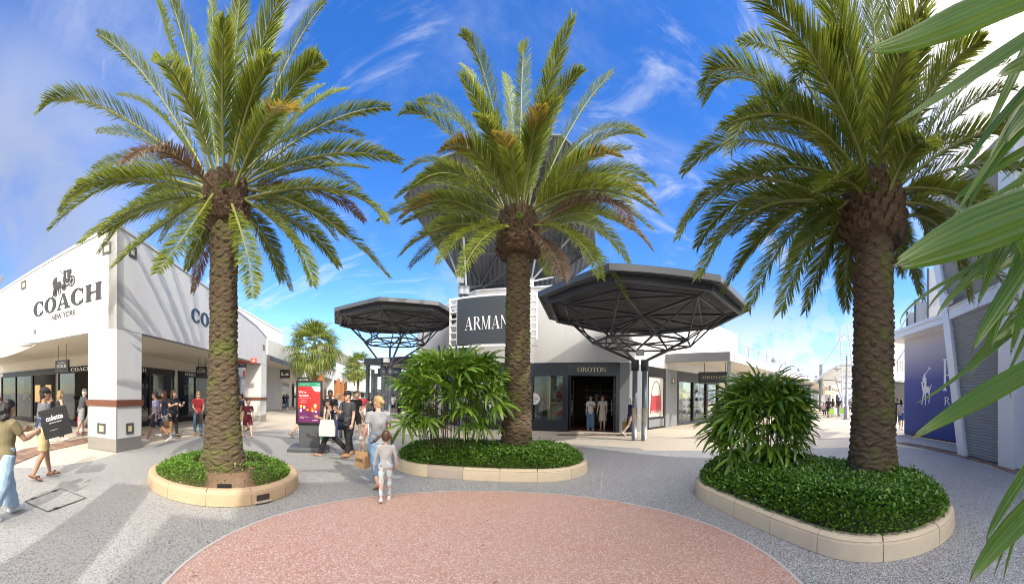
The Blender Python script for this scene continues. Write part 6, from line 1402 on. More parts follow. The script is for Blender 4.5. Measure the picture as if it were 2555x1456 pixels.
q = fp(2.45, 4.52, .16); fl = part('floodlight', MB().obox(q, fd * .42, fn * .22, UPV * .26), WHITE2, po)
mb = MB(); mb.prism([fp(s, 0, o)[:2] for s, o in ((3.9, -.25), (3.9, -6), (-4.6, -6), (-4.6, -.25), (-.35, -.25))], 4.8, ZT - .1); part('upper_block', mb, WHITE, po)
mb = MB(); mb.prism([fp(s, 0, o)[:2] for s, o in ((-4.6, -.3), (-4.6, -6), (-5.7, -6), (-5.7, -.3))], 0, 6.9); part('end_wall', mb, WHITE, po)
mb = MB(); mb.prism([fp(s, 0, o)[:2] for s, o in ((-.4, -.26), (-.4, -.5), (-4.6, -.5), (-4.6, -.26))], 0, 4.8); part('side_wall', mb, HOARD, po)
for px0, px1, py, dd in ((2264, 2281, 779, 19.0), (2284, 2312, 751, 17.6), (2316, 2352, 672, 16.2)):
    a, b = pol(px0, dd), pol(px1, dd); dv = (b - a); bk = Vector((a.x, a.y, 0)).normalized(); zt = AT(px0, py, dd).z
    o = part('roof_light', MB().obox(a + UPV * 4.78, dv * 1.6, bk * 3, UPV * (zt - 4.78)), WHITE, po); part('edge_trim', MB().obox(a - dv.normalized() * .09 - bk * .04 + UPV * 4.78, dv.normalized() * .11, bk * .08, UPV * (zt - 4.72)), SLATE, o)
for y0, y1 in ((892, 706), (960, 800)): part('stay_cable', MB().tube([AT(2236, y0 - 55, 18), AT(2345, y1 - 55, 16)], .035, 5), WHITE2, po)
q = AT(2336, 822, 13.2); part('floodlight', MB().obox(q, Vector((.25, -.35, .05)), Vector((.2, .15, 0)), UPV * .28), GALV, po)
# white building beyond, seen past the trunk
t = thing('balcony_building', 'white building with balcony rail glimpsed between palm trunk and navy boards', 'building', pol(2246, 30))
a, b = pol(2205, 30), pol(2290, 34); dv = b - a; bk = Vector((a.x, a.y, 0)).normalized()
part('wall', MB().obox(a + UPV * 3.6, dv, bk * 3, UPV * 4.4), WHITE, t); part('balcony_slab', MB().obox(a - bk * 1.5 + UPV * 3.4, dv, bk * 1.5, UPV * .8), WHITE2, t); part('lower_front', MB().obox(a + bk * .6, dv, bk * 2, UPV * 3.4), BLACKM, t)
for k in range(14): part('baluster', MB().tube([a - bk * 1.4 + dv * (k / 14) + UPV * 4.2, a - bk * 1.4 + dv * (k / 14) + UPV * 5.3], .03, 4), CHAR, t)
part('roof_fascia', MB().obox(a - bk * 1.2 + UPV * 7.0, dv, bk * .5, UPV * .3), WHITE2, t)
# unseen slab added a few steps behind the photographer to cast the broad shadow band at left
sd = Vector((sund.x, sund.y, 0)).normalized(); sn = Vector((sd.y, -sd.x, 0)); q = Vector((.35, -2.35, 0))
t = thing('shadow_slab', 'unseen grey slab added behind the viewpoint to throw the broad shadow on the left paving', 'shadow caster', q)
part('slab', MB().obox(q - sn * .36 - sd * .12 + UPV * .16, sn * .72, sd * .24, UPV * 5.0), GALV, t); part('plinth', MB().obox(q - sn * .5 - sd * .25, sn * 1.0, sd * .5, UPV * .158), GREYW, t)

# ------------------------------------------------------------------ display totem
q0 = pol(773, 9.35); vx = Vector((cos(.62 - .12), sin(.62 - .12), 0)); vn = vx.cross(UPV); K = q0
t = thing('display_totem', 'black outdoor screen totem on a grey pedestal showing a red We are in town advert', 'display screen', K)
part('base_plate', MB().loft([[K + vx * sx * (.58 - e) + vn * sy * (.42 - e) + UPV * z for sx, sy in ((-1, -1), (1, -1), (1, 1), (-1, 1))] for z, e in ((0, 0), (.07, 0), (.13, .05))], sm=False), mat('grey powder coat', (.075, .082, .09), .5), t)
part('pedestal', MB().obox(K - vx * .29 - vn * .13 + UPV * .13, vx * .58, vn * .26, UPV * .60), MATS['grey powder coat'], t)
part('neck', MB().obox(K - vx * .33 - vn * .10 + UPV * .73, vx * .66, vn * .22, UPV * .05), BLACKM, t)
SW, Sa, Sb = .76, .78, 2.02; hs = part('housing', MB().obox(K - vx * SW / 2 - vn * .14 + UPV * Sa, vx * SW, vn * .30, UPV * (Sb - Sa)), BLACKM, t)
def em(n_, c, e=.55): return mat('screen ' + n_, c, .25, emit=c, es=e)
so_ = K + vn * .161 + UPV * Sa; iw, ih = .64, 1.14; sx0, sy0 = -iw / 2, .045
def sc(pts, m, lift, nm): return part(nm, MB().flat([(sx0 + a * iw, sy0 + b * ih) for a, b in pts], so_ + vn * lift, vx, UPV, .0004), m, hs)
sc(rect(0, 0, 1, 1), em('red', (.42, .012, .012)), 0, 'screen_picture'); sc(rect(0, .905, 1, 1), em('green', (.0, .22, .10)), .001, 'screen_header')
sc([(.60, .905), (.66, .86), (.72, .80), (.80, .775), (.90, .77), (1, .775), (1, .905)], em('pale', (.55, .68, .64)), .001, 'screen_corner')
sc([(0, 0), (1, 0), (1, .36), (.85, .30), (.6, .26), (.3, .32), (.1, .37), (0, .36)], em('purple', (.09, .012, .065)), .001, 'screen_wave')
wm = em('white', (.75, .72, .70)); mb = MB()
for txt, x, y, h, b in (("We're", .20, .735, .060, .012), ('in town', .27, .655, .060, .012), ('See you soon, Harbour Town', .33, .61, .018, .004), ('1 May  10am to 4pm', .26, .555, .015, .002), ('2 May  8am to 2pm', .255, .50, .015, .002), ('Harbour Town Shopping Centre', .30, .135, .013, .004), ('Give lifeblood', .18, .115, .013, .004), ('147 Brisbane Road', .19, .09, .011, .002), ('give lifeblood', .78, .045, .020, .006), ('NEXT  Biggera Waters', .30, .945, .020, .004), ('2:14 PM', .90, .945, .018, .004)):
    put_text(mb, txt, so_ + vx * (sx0 + x * iw) + UPV * (sy0 + y * ih), vx, UPV, h, bold=b, lift=.0022)
part('screen_text', mb, wm, hs)
ye, dk = em('yellow', (.62, .36, .06)), em('brown', (.14, .03, .03))
sc(arc(.78, .42, .075, .045, -20, 200, 14) + [(.78, .33)], ye, .0014, 'screen_pin'); sc(arc(.78, .425, .038, .022, 0, 340, 12), wm, .002, 'screen_pin_dot')
for k, (x, y, c) in enumerate(((.14, .40, ye), (.28, .38, wm), (.44, .36, dk), (.66, .30, ye))): sc(arc(x, y, .05, .04, 0, 340, 12), c, .0015, 'screen_figure')
for x, y, w, h in ((.09, .26, .03, .08), (.13, .26, .03, .08), (.40, .29, .07, .05), (.76, .26, .10, .03), (.60, .36, .07, .012)): sc(rect(x, y, x + w, y + h), wm if w != .07 else ye, .0016, 'screen_figure')
mb = MB(); put_text(mb, 'Lifeblood', so_ + vx * (sx0 + .86 * iw) + UPV * (sy0 + .825 * ih), vx, UPV, .016, bold=.004, lift=.0022); part('screen_text', mb, em('dark green', (.0, .10, .06)), hs)

# ------------------------------------------------------------------ market umbrellas and pale buildings at the end of the left lane
for k, (px, dd, lab) in enumerate(((893, 46, 'nearest white market umbrella down the left lane'), (905, 58, 'white market umbrella behind the nearest one in the left lane'), (917, 52, 'white market umbrella beside the slate column in the left lane'))):
    p = pol(px, dd); t = thing('market_umbrella', lab, 'umbrella', p, group='white market umbrellas'); part('canopy', MB().lathe(p + UPV * 2.2, [(1.9, 0), (1.88, .04), (.9, .5), (.06, .95)], 8, sm=False), mat('umbrella cloth', (.72, .72, .70), .8, transl=.3), t); part('pole', MB().tube([p, p + UPV * 3.1], .035, 6), STEEL, t)
t = thing('lane_end_building', 'pale buildings with a white louvred tower closing the left lane', 'building', pol(910, 85))
a = pol(858, 88); b = pol(965, 84); dv = b - a
part('wall', MB().obox(a, dv, Vector((0, 4, 0)), UPV * 7.2), WHITE, t); part('dark_front', MB().obox(a + dv * .1 - Vector((0, .3, 0)), dv * .8, Vector((0, .2, 0)), UPV * 3.2), INTW, t); part('roof_edge', MB().obox(a - dv * .02 + UPV * 7.2 - Vector((0, .5, 0)), dv * 1.04, Vector((0, 5, 0)), UPV * .4), WHITE2, t)
p = pol(921, 70)
for k in range(9): part('tower_louvre', MB().obox(p + Vector((-1.2 + .05 * k, 0, 2.2 + .85 * k)), Vector((2.2 - .1 * k, .3, 0)), Vector((0, .4, 0)), UPV * .3), WHITE2, t)

# ================================================================== fan palms behind the totem
FANM = leafmat('fan palm blade', [(0.07, 0.12, 0.02), (0.14, 0.20, 0.03), (0.24, 0.28, 0.06), (0.34, 0.34, 0.10)], .45, .35, 1.5)
FANB = mat('fan palm trunk', (.19, .15, .11), .95, var=.8, vscale=9, bump=.5, bscale=30, stretch=(1, 1, 3))
def fan_mesh(seed, R=1.05, n=34, droop=.8, pet=1.25):
    """costapalmate leaf pointing along +Y from the origin: petiole, then a pleated fan whose segments split and hang"""
    g = random.Random(seed); V, Q, T = [], [], []
    def add(*p): V.extend(p); return len(V) - len(p)
    for k in range(4):
        a, b = k / 4, (k + 1) / 4; f = lambda t: Vector((0, pet * t, .18 * sin(pi * t * .6)))
        o = add(f(a) + Vector((-.018, 0, 0)), f(a) + Vector((.018, 0, 0)), f(b) + Vector((.015, 0, 0)), f(b) + Vector((-.015, 0, 0))); Q.append((o, o + 1, o + 2, o + 3))
    c = Vector((0, pet, .18 * sin(pi * .6)))
    for i in range(n):
        a = R_(-118 + 236 * i / (n - 1)); L = R * (.78 + .22 * cos(a * .6)) * g.uniform(.9, 1.08); w = .034
        d = Vector((sin(a), cos(a), .05 * (1 if i % 2 else -1) + .12)); s = Vector((cos(a), -sin(a), 0)); dr = droop * g.uniform(.7, 1.25)
        m1 = c + d * L * .5 + Vector((0, 0, -.05 * dr)); m2 = c + d * L * .78 + Vector((0, 0, -.26 * dr * L)); tp = c + d * L * .90 + Vector((g.uniform(-.05, .05), g.uniform(-.05, .05), -.62 * dr * L))
        o = add(c - s * .004, c + s * .004, m1 + s * w, m1 - s * w, m2 + s * w * .6, m2 - s * w * .6, tp); Q += [(o, o + 1, o + 2, o + 3), (o + 3, o + 2, o + 4, o + 5)]; T.append((o + 5, o + 4, o + 6))
    return npmesh('leaf', [tuple(p) for p in V], Q, FANM, None, T)
FANS = [fan_mesh(k, droop=.75 + .2 * k) for k in range(4)]
def fan_palm(label, p, h, sc, n, seed, lean=0.0):
    g = random.Random(seed); t = thing('fan_palm', label, 'palm tree', p)
    rings = [(.21, 0), (.17, .3), (.15, h * .5), (.15, h - .3), (.19, h + .1)]
    part('trunk', trunk_mesh('trunk', p, 0, h, [(z, r) for r, z in rings], rowh=.05, ncol=7, depth=.018, nu=32, nz=int(h / .04), seed=seed, mt=FANB), None, t)
    cr = part('crown_shaft', MB().lathe(p + UPV * h, [(.16, -.2), (.24, .1), (.16, .5), (.04, .8)], 10), STUB, t)
    for i in range(n):
        f = (i + .5) / n; el = R_(78 - 128 * f ** .85); az = i * 2.39996 + g.uniform(-.2, .2)
        o = bpy.data.objects.new('leaf', FANS[min(3, int(f * 4))]); COL.objects.link(o); o.parent = t
        o.matrix_parent_inverse = Matrix.Translation(t.location).inverted()
        o.location = p + UPV * (h + .25 - .35 * f); o.rotation_euler = Euler((el, g.uniform(-.25, .25), az), 'XYZ'); k = sc * g.uniform(.88, 1.08); o.scale = (k, k, k)
    return t
fan_palm('bushy yellow green fan palm rising behind the red screen totem', pol(783, 24.5), 4.9, 1.12, 52, 3)
fan_palm('smaller fan palm further down the lane by the white umbrellas', pol(893, 36), 4.6, .95, 36, 4)
fan_palm('distant fan palm above the right end of the left lane', pol(884, 60), 5.6, 1.0, 26, 5)

# ================================================================== lady palms
RHAP = leafmat('lady palm blade', [(0.04, 0.10, 0.012), (0.095, 0.20, 0.02), (0.17, 0.30, 0.03), (0.29, 0.40, 0.07)], .22, .3, 2.2, spec=.6)
CANE = mat('lady palm cane', (.06, .05, .025), .8, var=.8, vscale=30, col2=(.12, .10, .04), stretch=(1, 1, 3))
def rhapis_mesh(seed, L=.40, n=9, pet=.30):
    g = random.Random(seed); V, Q, T = [], [], []
    def add(*p): V.extend(p); return len(V) - len(p)
    o = add(Vector((-.004, 0, 0)), Vector((.004, 0, 0)), Vector((.003, pet, .03)), Vector((-.003, pet, .03))); Q.append((o, o + 1, o + 2, o + 3))
    c = Vector((0, pet, .03)); span = g.uniform(95, 125)
    for i in range(n):
        a = R_(-span + 2 * span * i / (n - 1)) + g.uniform(-.06, .06); l = L * (.80 + .2 * cos(a * .7)) * g.uniform(.85, 1.1); w = .029 * g.uniform(.85, 1.15) * (L / .4)
        d = Vector((sin(a), cos(a), .12)); s = Vector((cos(a), -sin(a), 0)); u = Vector((0, 0, 1)); dr = g.uniform(.5, 1.3)
        pts = [(0.02, .25, 0), (.18, .75, .01), (.5, 1.0, -.03), (.8, .85, -.11), (.96, .5, -.19)]
        prev = None
        for t_, ww, dz in pts:
            cp = c + d * l * t_ + u * dz * dr * (L / .4); f = u * w * ww * .24
            o = add(cp + s * w * ww + f, cp - f * .4, cp - s * w * ww + f)
            if prev is not None: Q += [(prev, prev + 1, o + 1, o), (prev + 1, prev + 2, o + 2, o + 1)]
            prev = o
        o = add(c + d * l + u * (-.23 * dr * (L / .4))); T += [(prev, prev + 1, o), (prev + 1, prev + 2, o)]
    return npmesh('leaf', [tuple(p) for p in V], Q, RHAP, None, T)
RHS = [rhapis_mesh(k, L=.34 + .03 * (k % 4), n=7 + k % 4) for k in range(9)]
def lady_palm(label, c, zb, rx, ry, ztop, zlow, n, canes, seed, facing):
    g = random.Random(seed); t = thing('lady_palm', label, 'palm shrub', (c[0], c[1], zb)); P = Vector((c[0], c[1], 0)); inv = Matrix.Translation(t.location).inverted()
    fx = Vector((facing[1], -facing[0], 0)).normalized(); fy = Vector((facing[0], facing[1], 0)).normalized()
    for i in range(canes):
        a = g.uniform(0, 2 * pi); r = sqrt(g.random()); b = P + fx * cos(a) * r * rx * .62 + fy * sin(a) * r * ry * .62 + UPV * zb
        tp = P + (b - P) * 1.35 + UPV * (zlow + (ztop - zlow) * g.uniform(.3, .85)) - UPV * zb * 1.0; tp.z = zlow + (ztop - zlow) * g.uniform(.25, .8)
        m = b.lerp(tp, .5) + Vector((g.uniform(-.05, .05), g.uniform(-.05, .05), 0)); rr_ = g.uniform(.007, .012)
        part('cane', MB().tube([b, m, tp], [rr_, rr_, rr_ * .8], 5), CANE, t)
    for i in range(n):
        u = g.random(); a = g.uniform(0, 2 * pi); f = u ** .75; z = zlow + (ztop - zlow) * f * .95
        k = sin(pi * min(1, (.22 + .78 * f) * .92)) ** .55; rr_ = g.uniform(.55, 1.0) ** .6
        lump = 1 + .16 * sin(3 * a + seed) + .10 * sin(7 * a + z * 5)
        p = P + (fx * cos(a) * rx + fy * sin(a) * ry) * (.72 * rr_ * k * lump) + UPV * z
        el = R_(g.gauss(12 + 52 * (f - .35), 22)); az = atan2((fx * cos(a) + fy * sin(a)).y, (fx * cos(a) + fy * sin(a)).x) - pi / 2 + g.gauss(0, .45)
        o = bpy.data.objects.new('leaf', RHS[i % 9]); COL.objects.link(o); o.parent = t; o.matrix_parent_inverse = inv
        o.location = p; o.rotation_euler = Euler((el, g.gauss(0, .35), az), 'XYZ'); s = g.uniform(.8, 1.15); o.scale = (s, s, s)
    return t
c2 = pol(1128, 7.15); lady_palm('broad sunlit lady palm clump on thin canes beside the middle date palm', c2, .2, 1.20, .95, 2.28, .95, 250, 44, 21, c2)
c3 = pol(1898, 5.65); lady_palm('darker rounded lady palm clump in the long planter left of the right palm', c3, .2, .66, .62, 1.72, .74, 200, 24, 22, c3)
# ---- blades of a lady palm right beside the viewpoint
BLD = leafmat('near palm blade', [(0.045, 0.11, 0.010), (0.08, 0.175, 0.015), (0.13, 0.24, 0.025)], .2, .42, 3.0, spec=.65)
def stripes(m):
    n, l = m.node_tree.nodes, m.node_tree.links; b = n['Principled BSDF']; at = n.new('ShaderNodeAttribute'); at.attribute_name = 'across'
    wv = n.new('ShaderNodeMath'); wv.operation = 'SINE'; mu = n.new('ShaderNodeMath'); mu.operation = 'MULTIPLY'; mu.inputs[1].default_value = 46; l.new(at.outputs['Fac'], mu.inputs[0]); l.new(mu.outputs[0], wv.inputs[0])
    src = b.inputs['Base Color'].links[0].from_socket; mr = n.new('ShaderNodeMapRange'); mr.inputs[1].default_value = -.2; mr.inputs[2].default_value = 1; mr.inputs[4].default_value = .42; l.new(wv.outputs[0], mr.inputs[0])
    mx = n.new('ShaderNodeMix'); mx.data_type = 'RGBA'; l.new(mr.outputs[0], mx.inputs[0]); l.new(src, mx.inputs[6]); mx.inputs[7].default_value = (.24, .33, .09, 1); l.new(mx.outputs[2], b.inputs['Base Color'])
    at2 = n.new('ShaderNodeAttribute'); at2.attribute_name = 'along'; m2 = n.new('ShaderNodeMapRange'); m2.inputs[1].default_value = .93; m2.inputs[2].default_value = 1.0; l.new(at2.outputs['Fac'], m2.inputs[0])
    m3 = n.new('ShaderNodeMix'); m3.data_type = 'RGBA'; l.new(m2.outputs[0], m3.inputs[0]); l.new(mx.outputs[2], m3.inputs[6]); m3.inputs[7].default_value = (.22, .15, .05, 1); l.new(m3.outputs[2], b.inputs['Base Color'])
stripes(BLD)
def blade(parent, tip, mid, root, wpx, d0, d1, roll, seed, split=.1):
    """strap-like pleated blade through three sighted points, tip at distance d0, root at d1"""
    g = random.Random(seed); a, c = AT(*tip, d0), AT(*root, d1); b = AT(*mid, (d0 + d1) / 2); p1 = 2 * b - .5 * (a + c); N, M = 26, 17
    W_ = wpx * (1 if wpx > 100 else .82) / F * (d0 + d1) / 2; V, Q, ac, al = [], [], [], []
    for i in range(N + 1):
        t = i / N; p = a * (1 - t) ** 2 + p1 * 2 * t * (1 - t) + c * t * t; T_ = ((p1 - a) * (1 - t) + (c - p1) * t).normalized()
        view = p - Vector((0, 0, EYE)); s = T_.cross(view).normalized(); nn = s.cross(T_).normalized(); s, nn = s * cos(roll) + nn * sin(roll), nn * cos(roll) - s * sin(roll)
        w = W_ * min(1, (t / .62 + .012) ** .72) * .5
        for j in range(M):
            u = j / (M - 1) * 2 - 1; rag = (g.uniform(-.02, .02) if i == 0 else 0)
            V.append(tuple(p + s * (w * u + (W_ * split * (round(u * 1.5)) * .16 * max(0, 1 - t * 6))) + nn * (abs(u) * w * .40 + w * .075 * cos(u * 4 * pi)) + T_ * rag)); ac.append(u * .5 + .5); al.append(1 - t)
    for i in range(N):
        for j in range(M - 1):
            if i < 3 and j in (4, 8): continue
            q = i * M + j; Q.append((q, q + 1, q + M + 1, q + M))
    me = npmesh('blade', V, Q, BLD, None, None, smooth=False); x = me.attributes.new('across', 'FLOAT', 'POINT'); x.data.foreach_set('value', ac); y = me.attributes.new('along', 'FLOAT', 'POINT'); y.data.foreach_set('value', al)
    return part('blade', me, None, parent)
t = thing('near_lady_palm', 'big glossy palm blades hanging in from the right edge, very close', 'palm shrub', (1.9, -.45, 0))
B = [((2163, 124), (2350, 62), (2600, -40), 78, .92, 1.05, .35), ((2238, 306), (2410, 185), (2600, 60), 52, .95, 1.1, .9), ((2236, 662), (2400, 588), (2640, 500), 118, .80, .95, .12), ((2284, 1088), (2425, 1000), (2640, 880), 72, .85, 1.0, .2), ((2290, 1003), (2430, 905), (2640, 730), 24, 1.0, 1.15, .7),
     ((2370, 470), (2450, 345), (2600, 170), 30, 1.1, 1.2, .9), ((2372, 560), (2462, 420), (2600, 230), 32, 1.1, 1.2, -.8), ((2400, 560), (2480, 400), (2620, 260), 34, 1.15, 1.2, .8), ((2246, 806), (2312, 730), (2500, 630), 15, 1.0, 1.2, .8), ((2312, 780), (2375, 700), (2520, 600), 20, 1.05, 1.2, .8), ((2339, 786), (2410, 700), (2540, 600), 34, 1.0, 1.15, .5),
     ((2430, 868), (2490, 760), (2600, 600), 58, .9, 1.05, .3), ((2471, 872), (2500, 760), (2560, 590), 40, .95, 1.05, .4), ((2452, 700), (2462, 640), (2480, 560), 26, 1.05, 1.1, .5), ((2555, 640), (2560, 560), (2640, 470), 60, .95, 1.0, .4), ((2520, 985), (2545, 930), (2640, 860), 26, 1.0, 1.05, .6),
     ((2424, 1446), (2505, 1335), (2640, 1200), 78, .80, .95, .2), ((2462, 1350), (2515, 1240), (2640, 1050), 44, .85, 1.0, .5), ((2505, 1450), (2515, 1395), (2545, 1300), 10, .85, .9, .3), ((2480, 1440), (2500, 1380), (2540, 1290), 9, .85, .9, .3), ((2512, 355), (2550, 290), (2640, 210), 50, 1.1, 1.2, .4), ((2490, 190), (2540, 160), (2640, 120), 38, 1.1, 1.2, .3), ((2440, 760), (2500, 640), (2600, 480), 46, 1.1, 1.15, -.5), ((2380, 505), (2450, 440), (2640, 330), 28, 1.2, 1.25, .5), ((2522, 880), (2540, 800), (2580, 660), 40, 1.05, 1.1, .7)]
gB = random.Random(77)
for k in range(22):
    x0, y0 = gB.uniform(2395, 2530), gB.uniform(330, 960); L = gB.uniform(140, 330); a = R_(gB.uniform(20, 62)); x1, y1 = x0 + L * cos(a) * .5, y0 - L * sin(a) * .62; x2, y2 = max(x0 + L * cos(a) * 1.1, 2570), y0 - L * sin(a) * 1.35
    B.append(((x0, y0), (x1, y1), (x2, y2), gB.uniform(16, 40), gB.uniform(1.0, 1.3), gB.uniform(1.15, 1.4), gB.uniform(-.8, .9)))
for k, q in enumerate(B): blade(t, *q, k)
for k, (x, y) in enumerate(((1.5, -.35), (1.62, -.2), (1.4, -.5))): part('cane', MB().tube([Vector((x, y, 0)), Vector((x * .97, y * .9, 1.2)), Vector((x * .9, y * .75, 2.2 + .2 * k))], [.014, .013, .010], 6), CANE, t)

# ================================================================== people
SKIN = {k: mat('skin ' + k, c, .5, var=.25, vscale=9, col2=tuple(x * .82 for x in c)) for k, c in dict(fair=(.58, .36, .26), tan=(.42, .24, .15), olive=(.36, .20, .125), brown=(.20, .10, .06), pale=(.62, .41, .32)).items()}
HAIR = {k: mat('hair ' + k, c, .45, var=.7, vscale=30, col2=tuple(x * .5 for x in c), stretch=(3, 3, .6)) for k, c in dict(dark=(.018, .013, .011), black=(.008, .008, .009), brown=(.07, .035, .018), auburn=(.14, .055, .025), blonde=(.48, .32, .13), sand=(.30, .19, .08), grey=(.42, .41, .40), white=(.66, .63, .56)).items()}
def cloth(n, c, var=.35): return mat('cloth ' + n, c, .85, var=var, vscale=5, col2=tuple(x * .72 for x in c), bump=.12, bscale=220)
EYEM, LIPM = mat('eye', (.02, .015, .012), .2), mat('lips', (.36, .12, .10), .5)
FIN = []
def organic(name, mb, m, parent, vox, wr=0.0, it=3):
    o = part(name, mb, m, parent); r = o.modifiers.new('union', 'REMESH'); r.mode = 'VOXEL'; r.voxel_size = vox; r.use_smooth_shade = True
    s = o.modifiers.new('soft', 'SMOOTH'); s.factor = .5; s.iterations = it; FIN.append((o, wr)); return o
def vrot(v, ax, a): return Matrix.Rotation(a, 3, ax) @ v
def person(label, px, py, rel, H=1.7, d=None, skin='fair', hair='brown', style='short', top=None, bottom=None, shoes=None, legs=((18, 8), (-16, 12)), arms=((8, 8, 12), (-8, 8, 12)), lean=3, head=(0, 0), female=False, fat=1.0, group=None, lod=1, cap=None, seat=False, gap=0.0, zb=0.0, glasses=False, beard=False, cat='person', child=False):
    """arms: (pitch, spread, elbow[, inward]) per side left/right; legs: (thigh pitch, knee); degrees. lod 0 near .. 2 far"""
    pos = pol(px, d) if d else G(px, py); pos.z = zb; th = (px - 1277.5) / F
    t = thing('person', label, cat, (0, 0, 0), group=group)
    vox = (.0075, .013, .024)[lod]; hs = 1.22 if child else 1.0
    P = Vector((0, 0, .525)); u = vrot(Vector((0, 0, 1)), 'X', -R_(lean)); fwd = vrot(Vector((0, 1, 0)), 'X', -R_(lean))
    sh = P + u * .285; wS = (.098 if female else .112) * (.95 if child else 1) * (.5 + .5 * fat); nk = P + u * .315
    hd = nk + u * .02 + Vector((0, .012, .068 * hs)); hy, hp = R_(head[0]), R_(head[1])
    HR = Matrix.Rotation(-hy, 3, 'Z') @ Matrix.Rotation(-hp, 3, 'X')
    J = {}
    for k, sd in ((0, -1), (1, 1)):
        a = [R_(x) for x in arms[k]] + [0] * (4 - len(arms[k])); S_ = sh + Vector((sd * wS, 0, -.012))
        ud = Vector((sd * sin(a[1]), sin(a[0]) * cos(a[1]), -cos(a[0]) * cos(a[1]))); E_ = S_ + ud * .165
        fp_ = a[0] + a[2]; fdv = Vector((sd * sin(a[1]) * .6 - sd * sin(a[3]), sin(fp_), -cos(fp_))).normalized(); Wr = E_ + fdv * .142
        l = [R_(x) for x in legs[k]]; Hp = P + Vector((sd * .050, 0, -.015)); td = Vector((sd * .03, sin(l[0]), -cos(l[0]))); Kn = Hp + td * .242
        sp_ = l[0] - l[1]; An = Kn + Vector((0, sin(sp_), -cos(sp_))) * .228
        fa = max(-1.0, min(.5, sp_ * .9 if sp_ < 0 else sp_ * .5)) if not seat else 0
        ft = Vector((sd * .10, cos(fa), sin(fa))).normalized(); J[sd] = dict(S=S_, E=E_, W=Wr, f=fdv, Hp=Hp, K=Kn, A=An, ft=ft)
    low = min(min((J[s]['A'] - Vector((0, 0, .040)) + (J[s]['ft'] * .10 if J[s]['ft'].z < 0 else Vector((0, 0, 0)))).z for s in (-1, 1)), 9)
    off = Vector((0, 0, -low)) if not seat else Vector((0, 0, 0)); c = lambda v: (v + off) * H
    def tor(mb, rows, k=1.0, add=0.0, n=16):
        rg = []
        for q, rx, ry in rows:
            o = P + u * q; rg.append([c(o + Vector((1, 0, 0)) * ((rx * k + add) * cos(2 * pi * j / n) * (.55 + .45 * fat)) + fwd * ((ry * k + add) * sin(2 * pi * j / n) * fat)) for j in range(n)])
        mb.loft(rg)
    B_ = [(-.05, .060, .05), (-.02, .084, .066), (.02, .088 if female else .082, .068), (.085, .064 if female else .074, .052), (.17, .078 if female else .088, .064), (.235, .090 if female else .102, .058), (.275, .086 if female else .100, .046), (.300, .05, .036)]
    mb = MB(); tor(mb, B_)
    mb.tube([c(nk - u * .03), c(hd - Vector((0, .008, .03)))], .031 * H, 10)
    hc = lambda v: c(hd + HR @ (Vector(v) * hs))
    rows = [(-.072, .018, .016, .030), (-.060, .031, .030, .022), (-.040, .039, .043, .012), (-.012, .045, .054, .004), (.018, .047, .059, -.002), (.045, .042, .054, -.004), (.064, .026, .036, -.005), (.071, .010, .014, -.005)]
    mb.loft([[hc((rx * cos(2 * pi * j / 16), ry * sin(2 * pi * j / 16) + oy, z)) for j in range(16)] for z, rx, ry, oy in rows])
    mb.tube([hc((0, .050, .008)), hc((0, .066, -.018)), hc((0, .056, -.024))], [.006 * H * hs, .0105 * H * hs, .006 * H * hs], 7)
    for sd in (-1, 1): mb.ball(hc((sd * .047, -.004, -.004)), (.007 * H, .013 * H, .018 * H), n=8, k=5)
    for sd in (-1, 1):
        j = J[sd]
        mb.tube([c(j['S'] + Vector((-sd * .03, 0, .0))), c(j['S']), c(j['S'].lerp(j['E'], .5)), c(j['E']), c(j['E'].lerp(j['W'], .35)), c(j['W'])], [.034 * H * fat, .032 * H * fat, .028 * H * fat, .023 * H, .024 * H, .0155 * H], 10)
        f = j['f']; sx = Vector((0, -1, 0)) if abs(f.y) < .8 else Vector((0, 0, -1)); side = f.cross(Vector((sd, 0, 0)));
        if side.length < .2: side = Vector((0, 1, 0))
        side.normalize(); palm = f.cross(side) * 1.0
        w0 = j['W']; inn = Vector((-sd, 0, 0)); inn = (inn - f * inn.dot(f)).normalized(); sp2 = f.cross(inn).normalized()
        if sp2.y < -.3 or (abs(sp2.y) <= .3 and sp2.z < 0): sp2 = -sp2
        mb.loft([[c(w0 + f * q + sp2 * (a * ww) + inn * (b * tt)) for a, b in ((-1, -1), (1, -1), (1.1, 0), (1, 1), (-1, 1), (-1.1, 0))] for q, ww, tt in ((-.01, .012, .011), (.012, .016, .012), (.045, .024, .012), (.052, .022, .009))])
        if lod < 2:
            for q, ln in ((-.018, .034), (-.006, .042), (.006, .045), (.018, .040)):
                b0 = w0 + f * .045 + sp2 * q; mb.tube([c(b0), c(b0 + f * ln * .5 + inn * .006), c(b0 + f * ln * .85 + inn * .022)], [.0072 * H, .0066 * H, .0054 * H], 6)
            b0 = w0 + f * .016 + sp2 * .018; mb.tube([c(b0), c(b0 + f * .02 + sp2 * .014 + inn * .008), c(b0 + f * .038 + sp2 * .012 + inn * .018)], [.0082 * H, .0078 * H, .006 * H], 6)
        mb.tube([c(j['Hp']), c(j['Hp'].lerp(j['K'], .35)), c(j['K']), c(j['K'].lerp(j['A'], .32) - Vector((0, .008, 0))), c(j['A'])], [.056 * H * fat, .050 * H * fat, .034 * H, .034 * H, .0205 * H], 12)
        A = j['A']; ft = j['ft']; dn = Vector((0, 0, -1)); dn = (dn - ft * dn.dot(ft)).normalized(); rt = ft.cross(dn)
        mb.loft([[c(A + ft * q + dn * (.030 + b * hh) + rt * (a * ww)) for a, b in ((-1, 1), (1, 1), (1, .2), (.6, -1), (-.6, -1), (-1, .2))] for q, ww, hh in ((-.038, .015, .010), (-.01, .019, .026), (.035, .021, .018), (.085, .026, .010), (.112, .018, .007))])
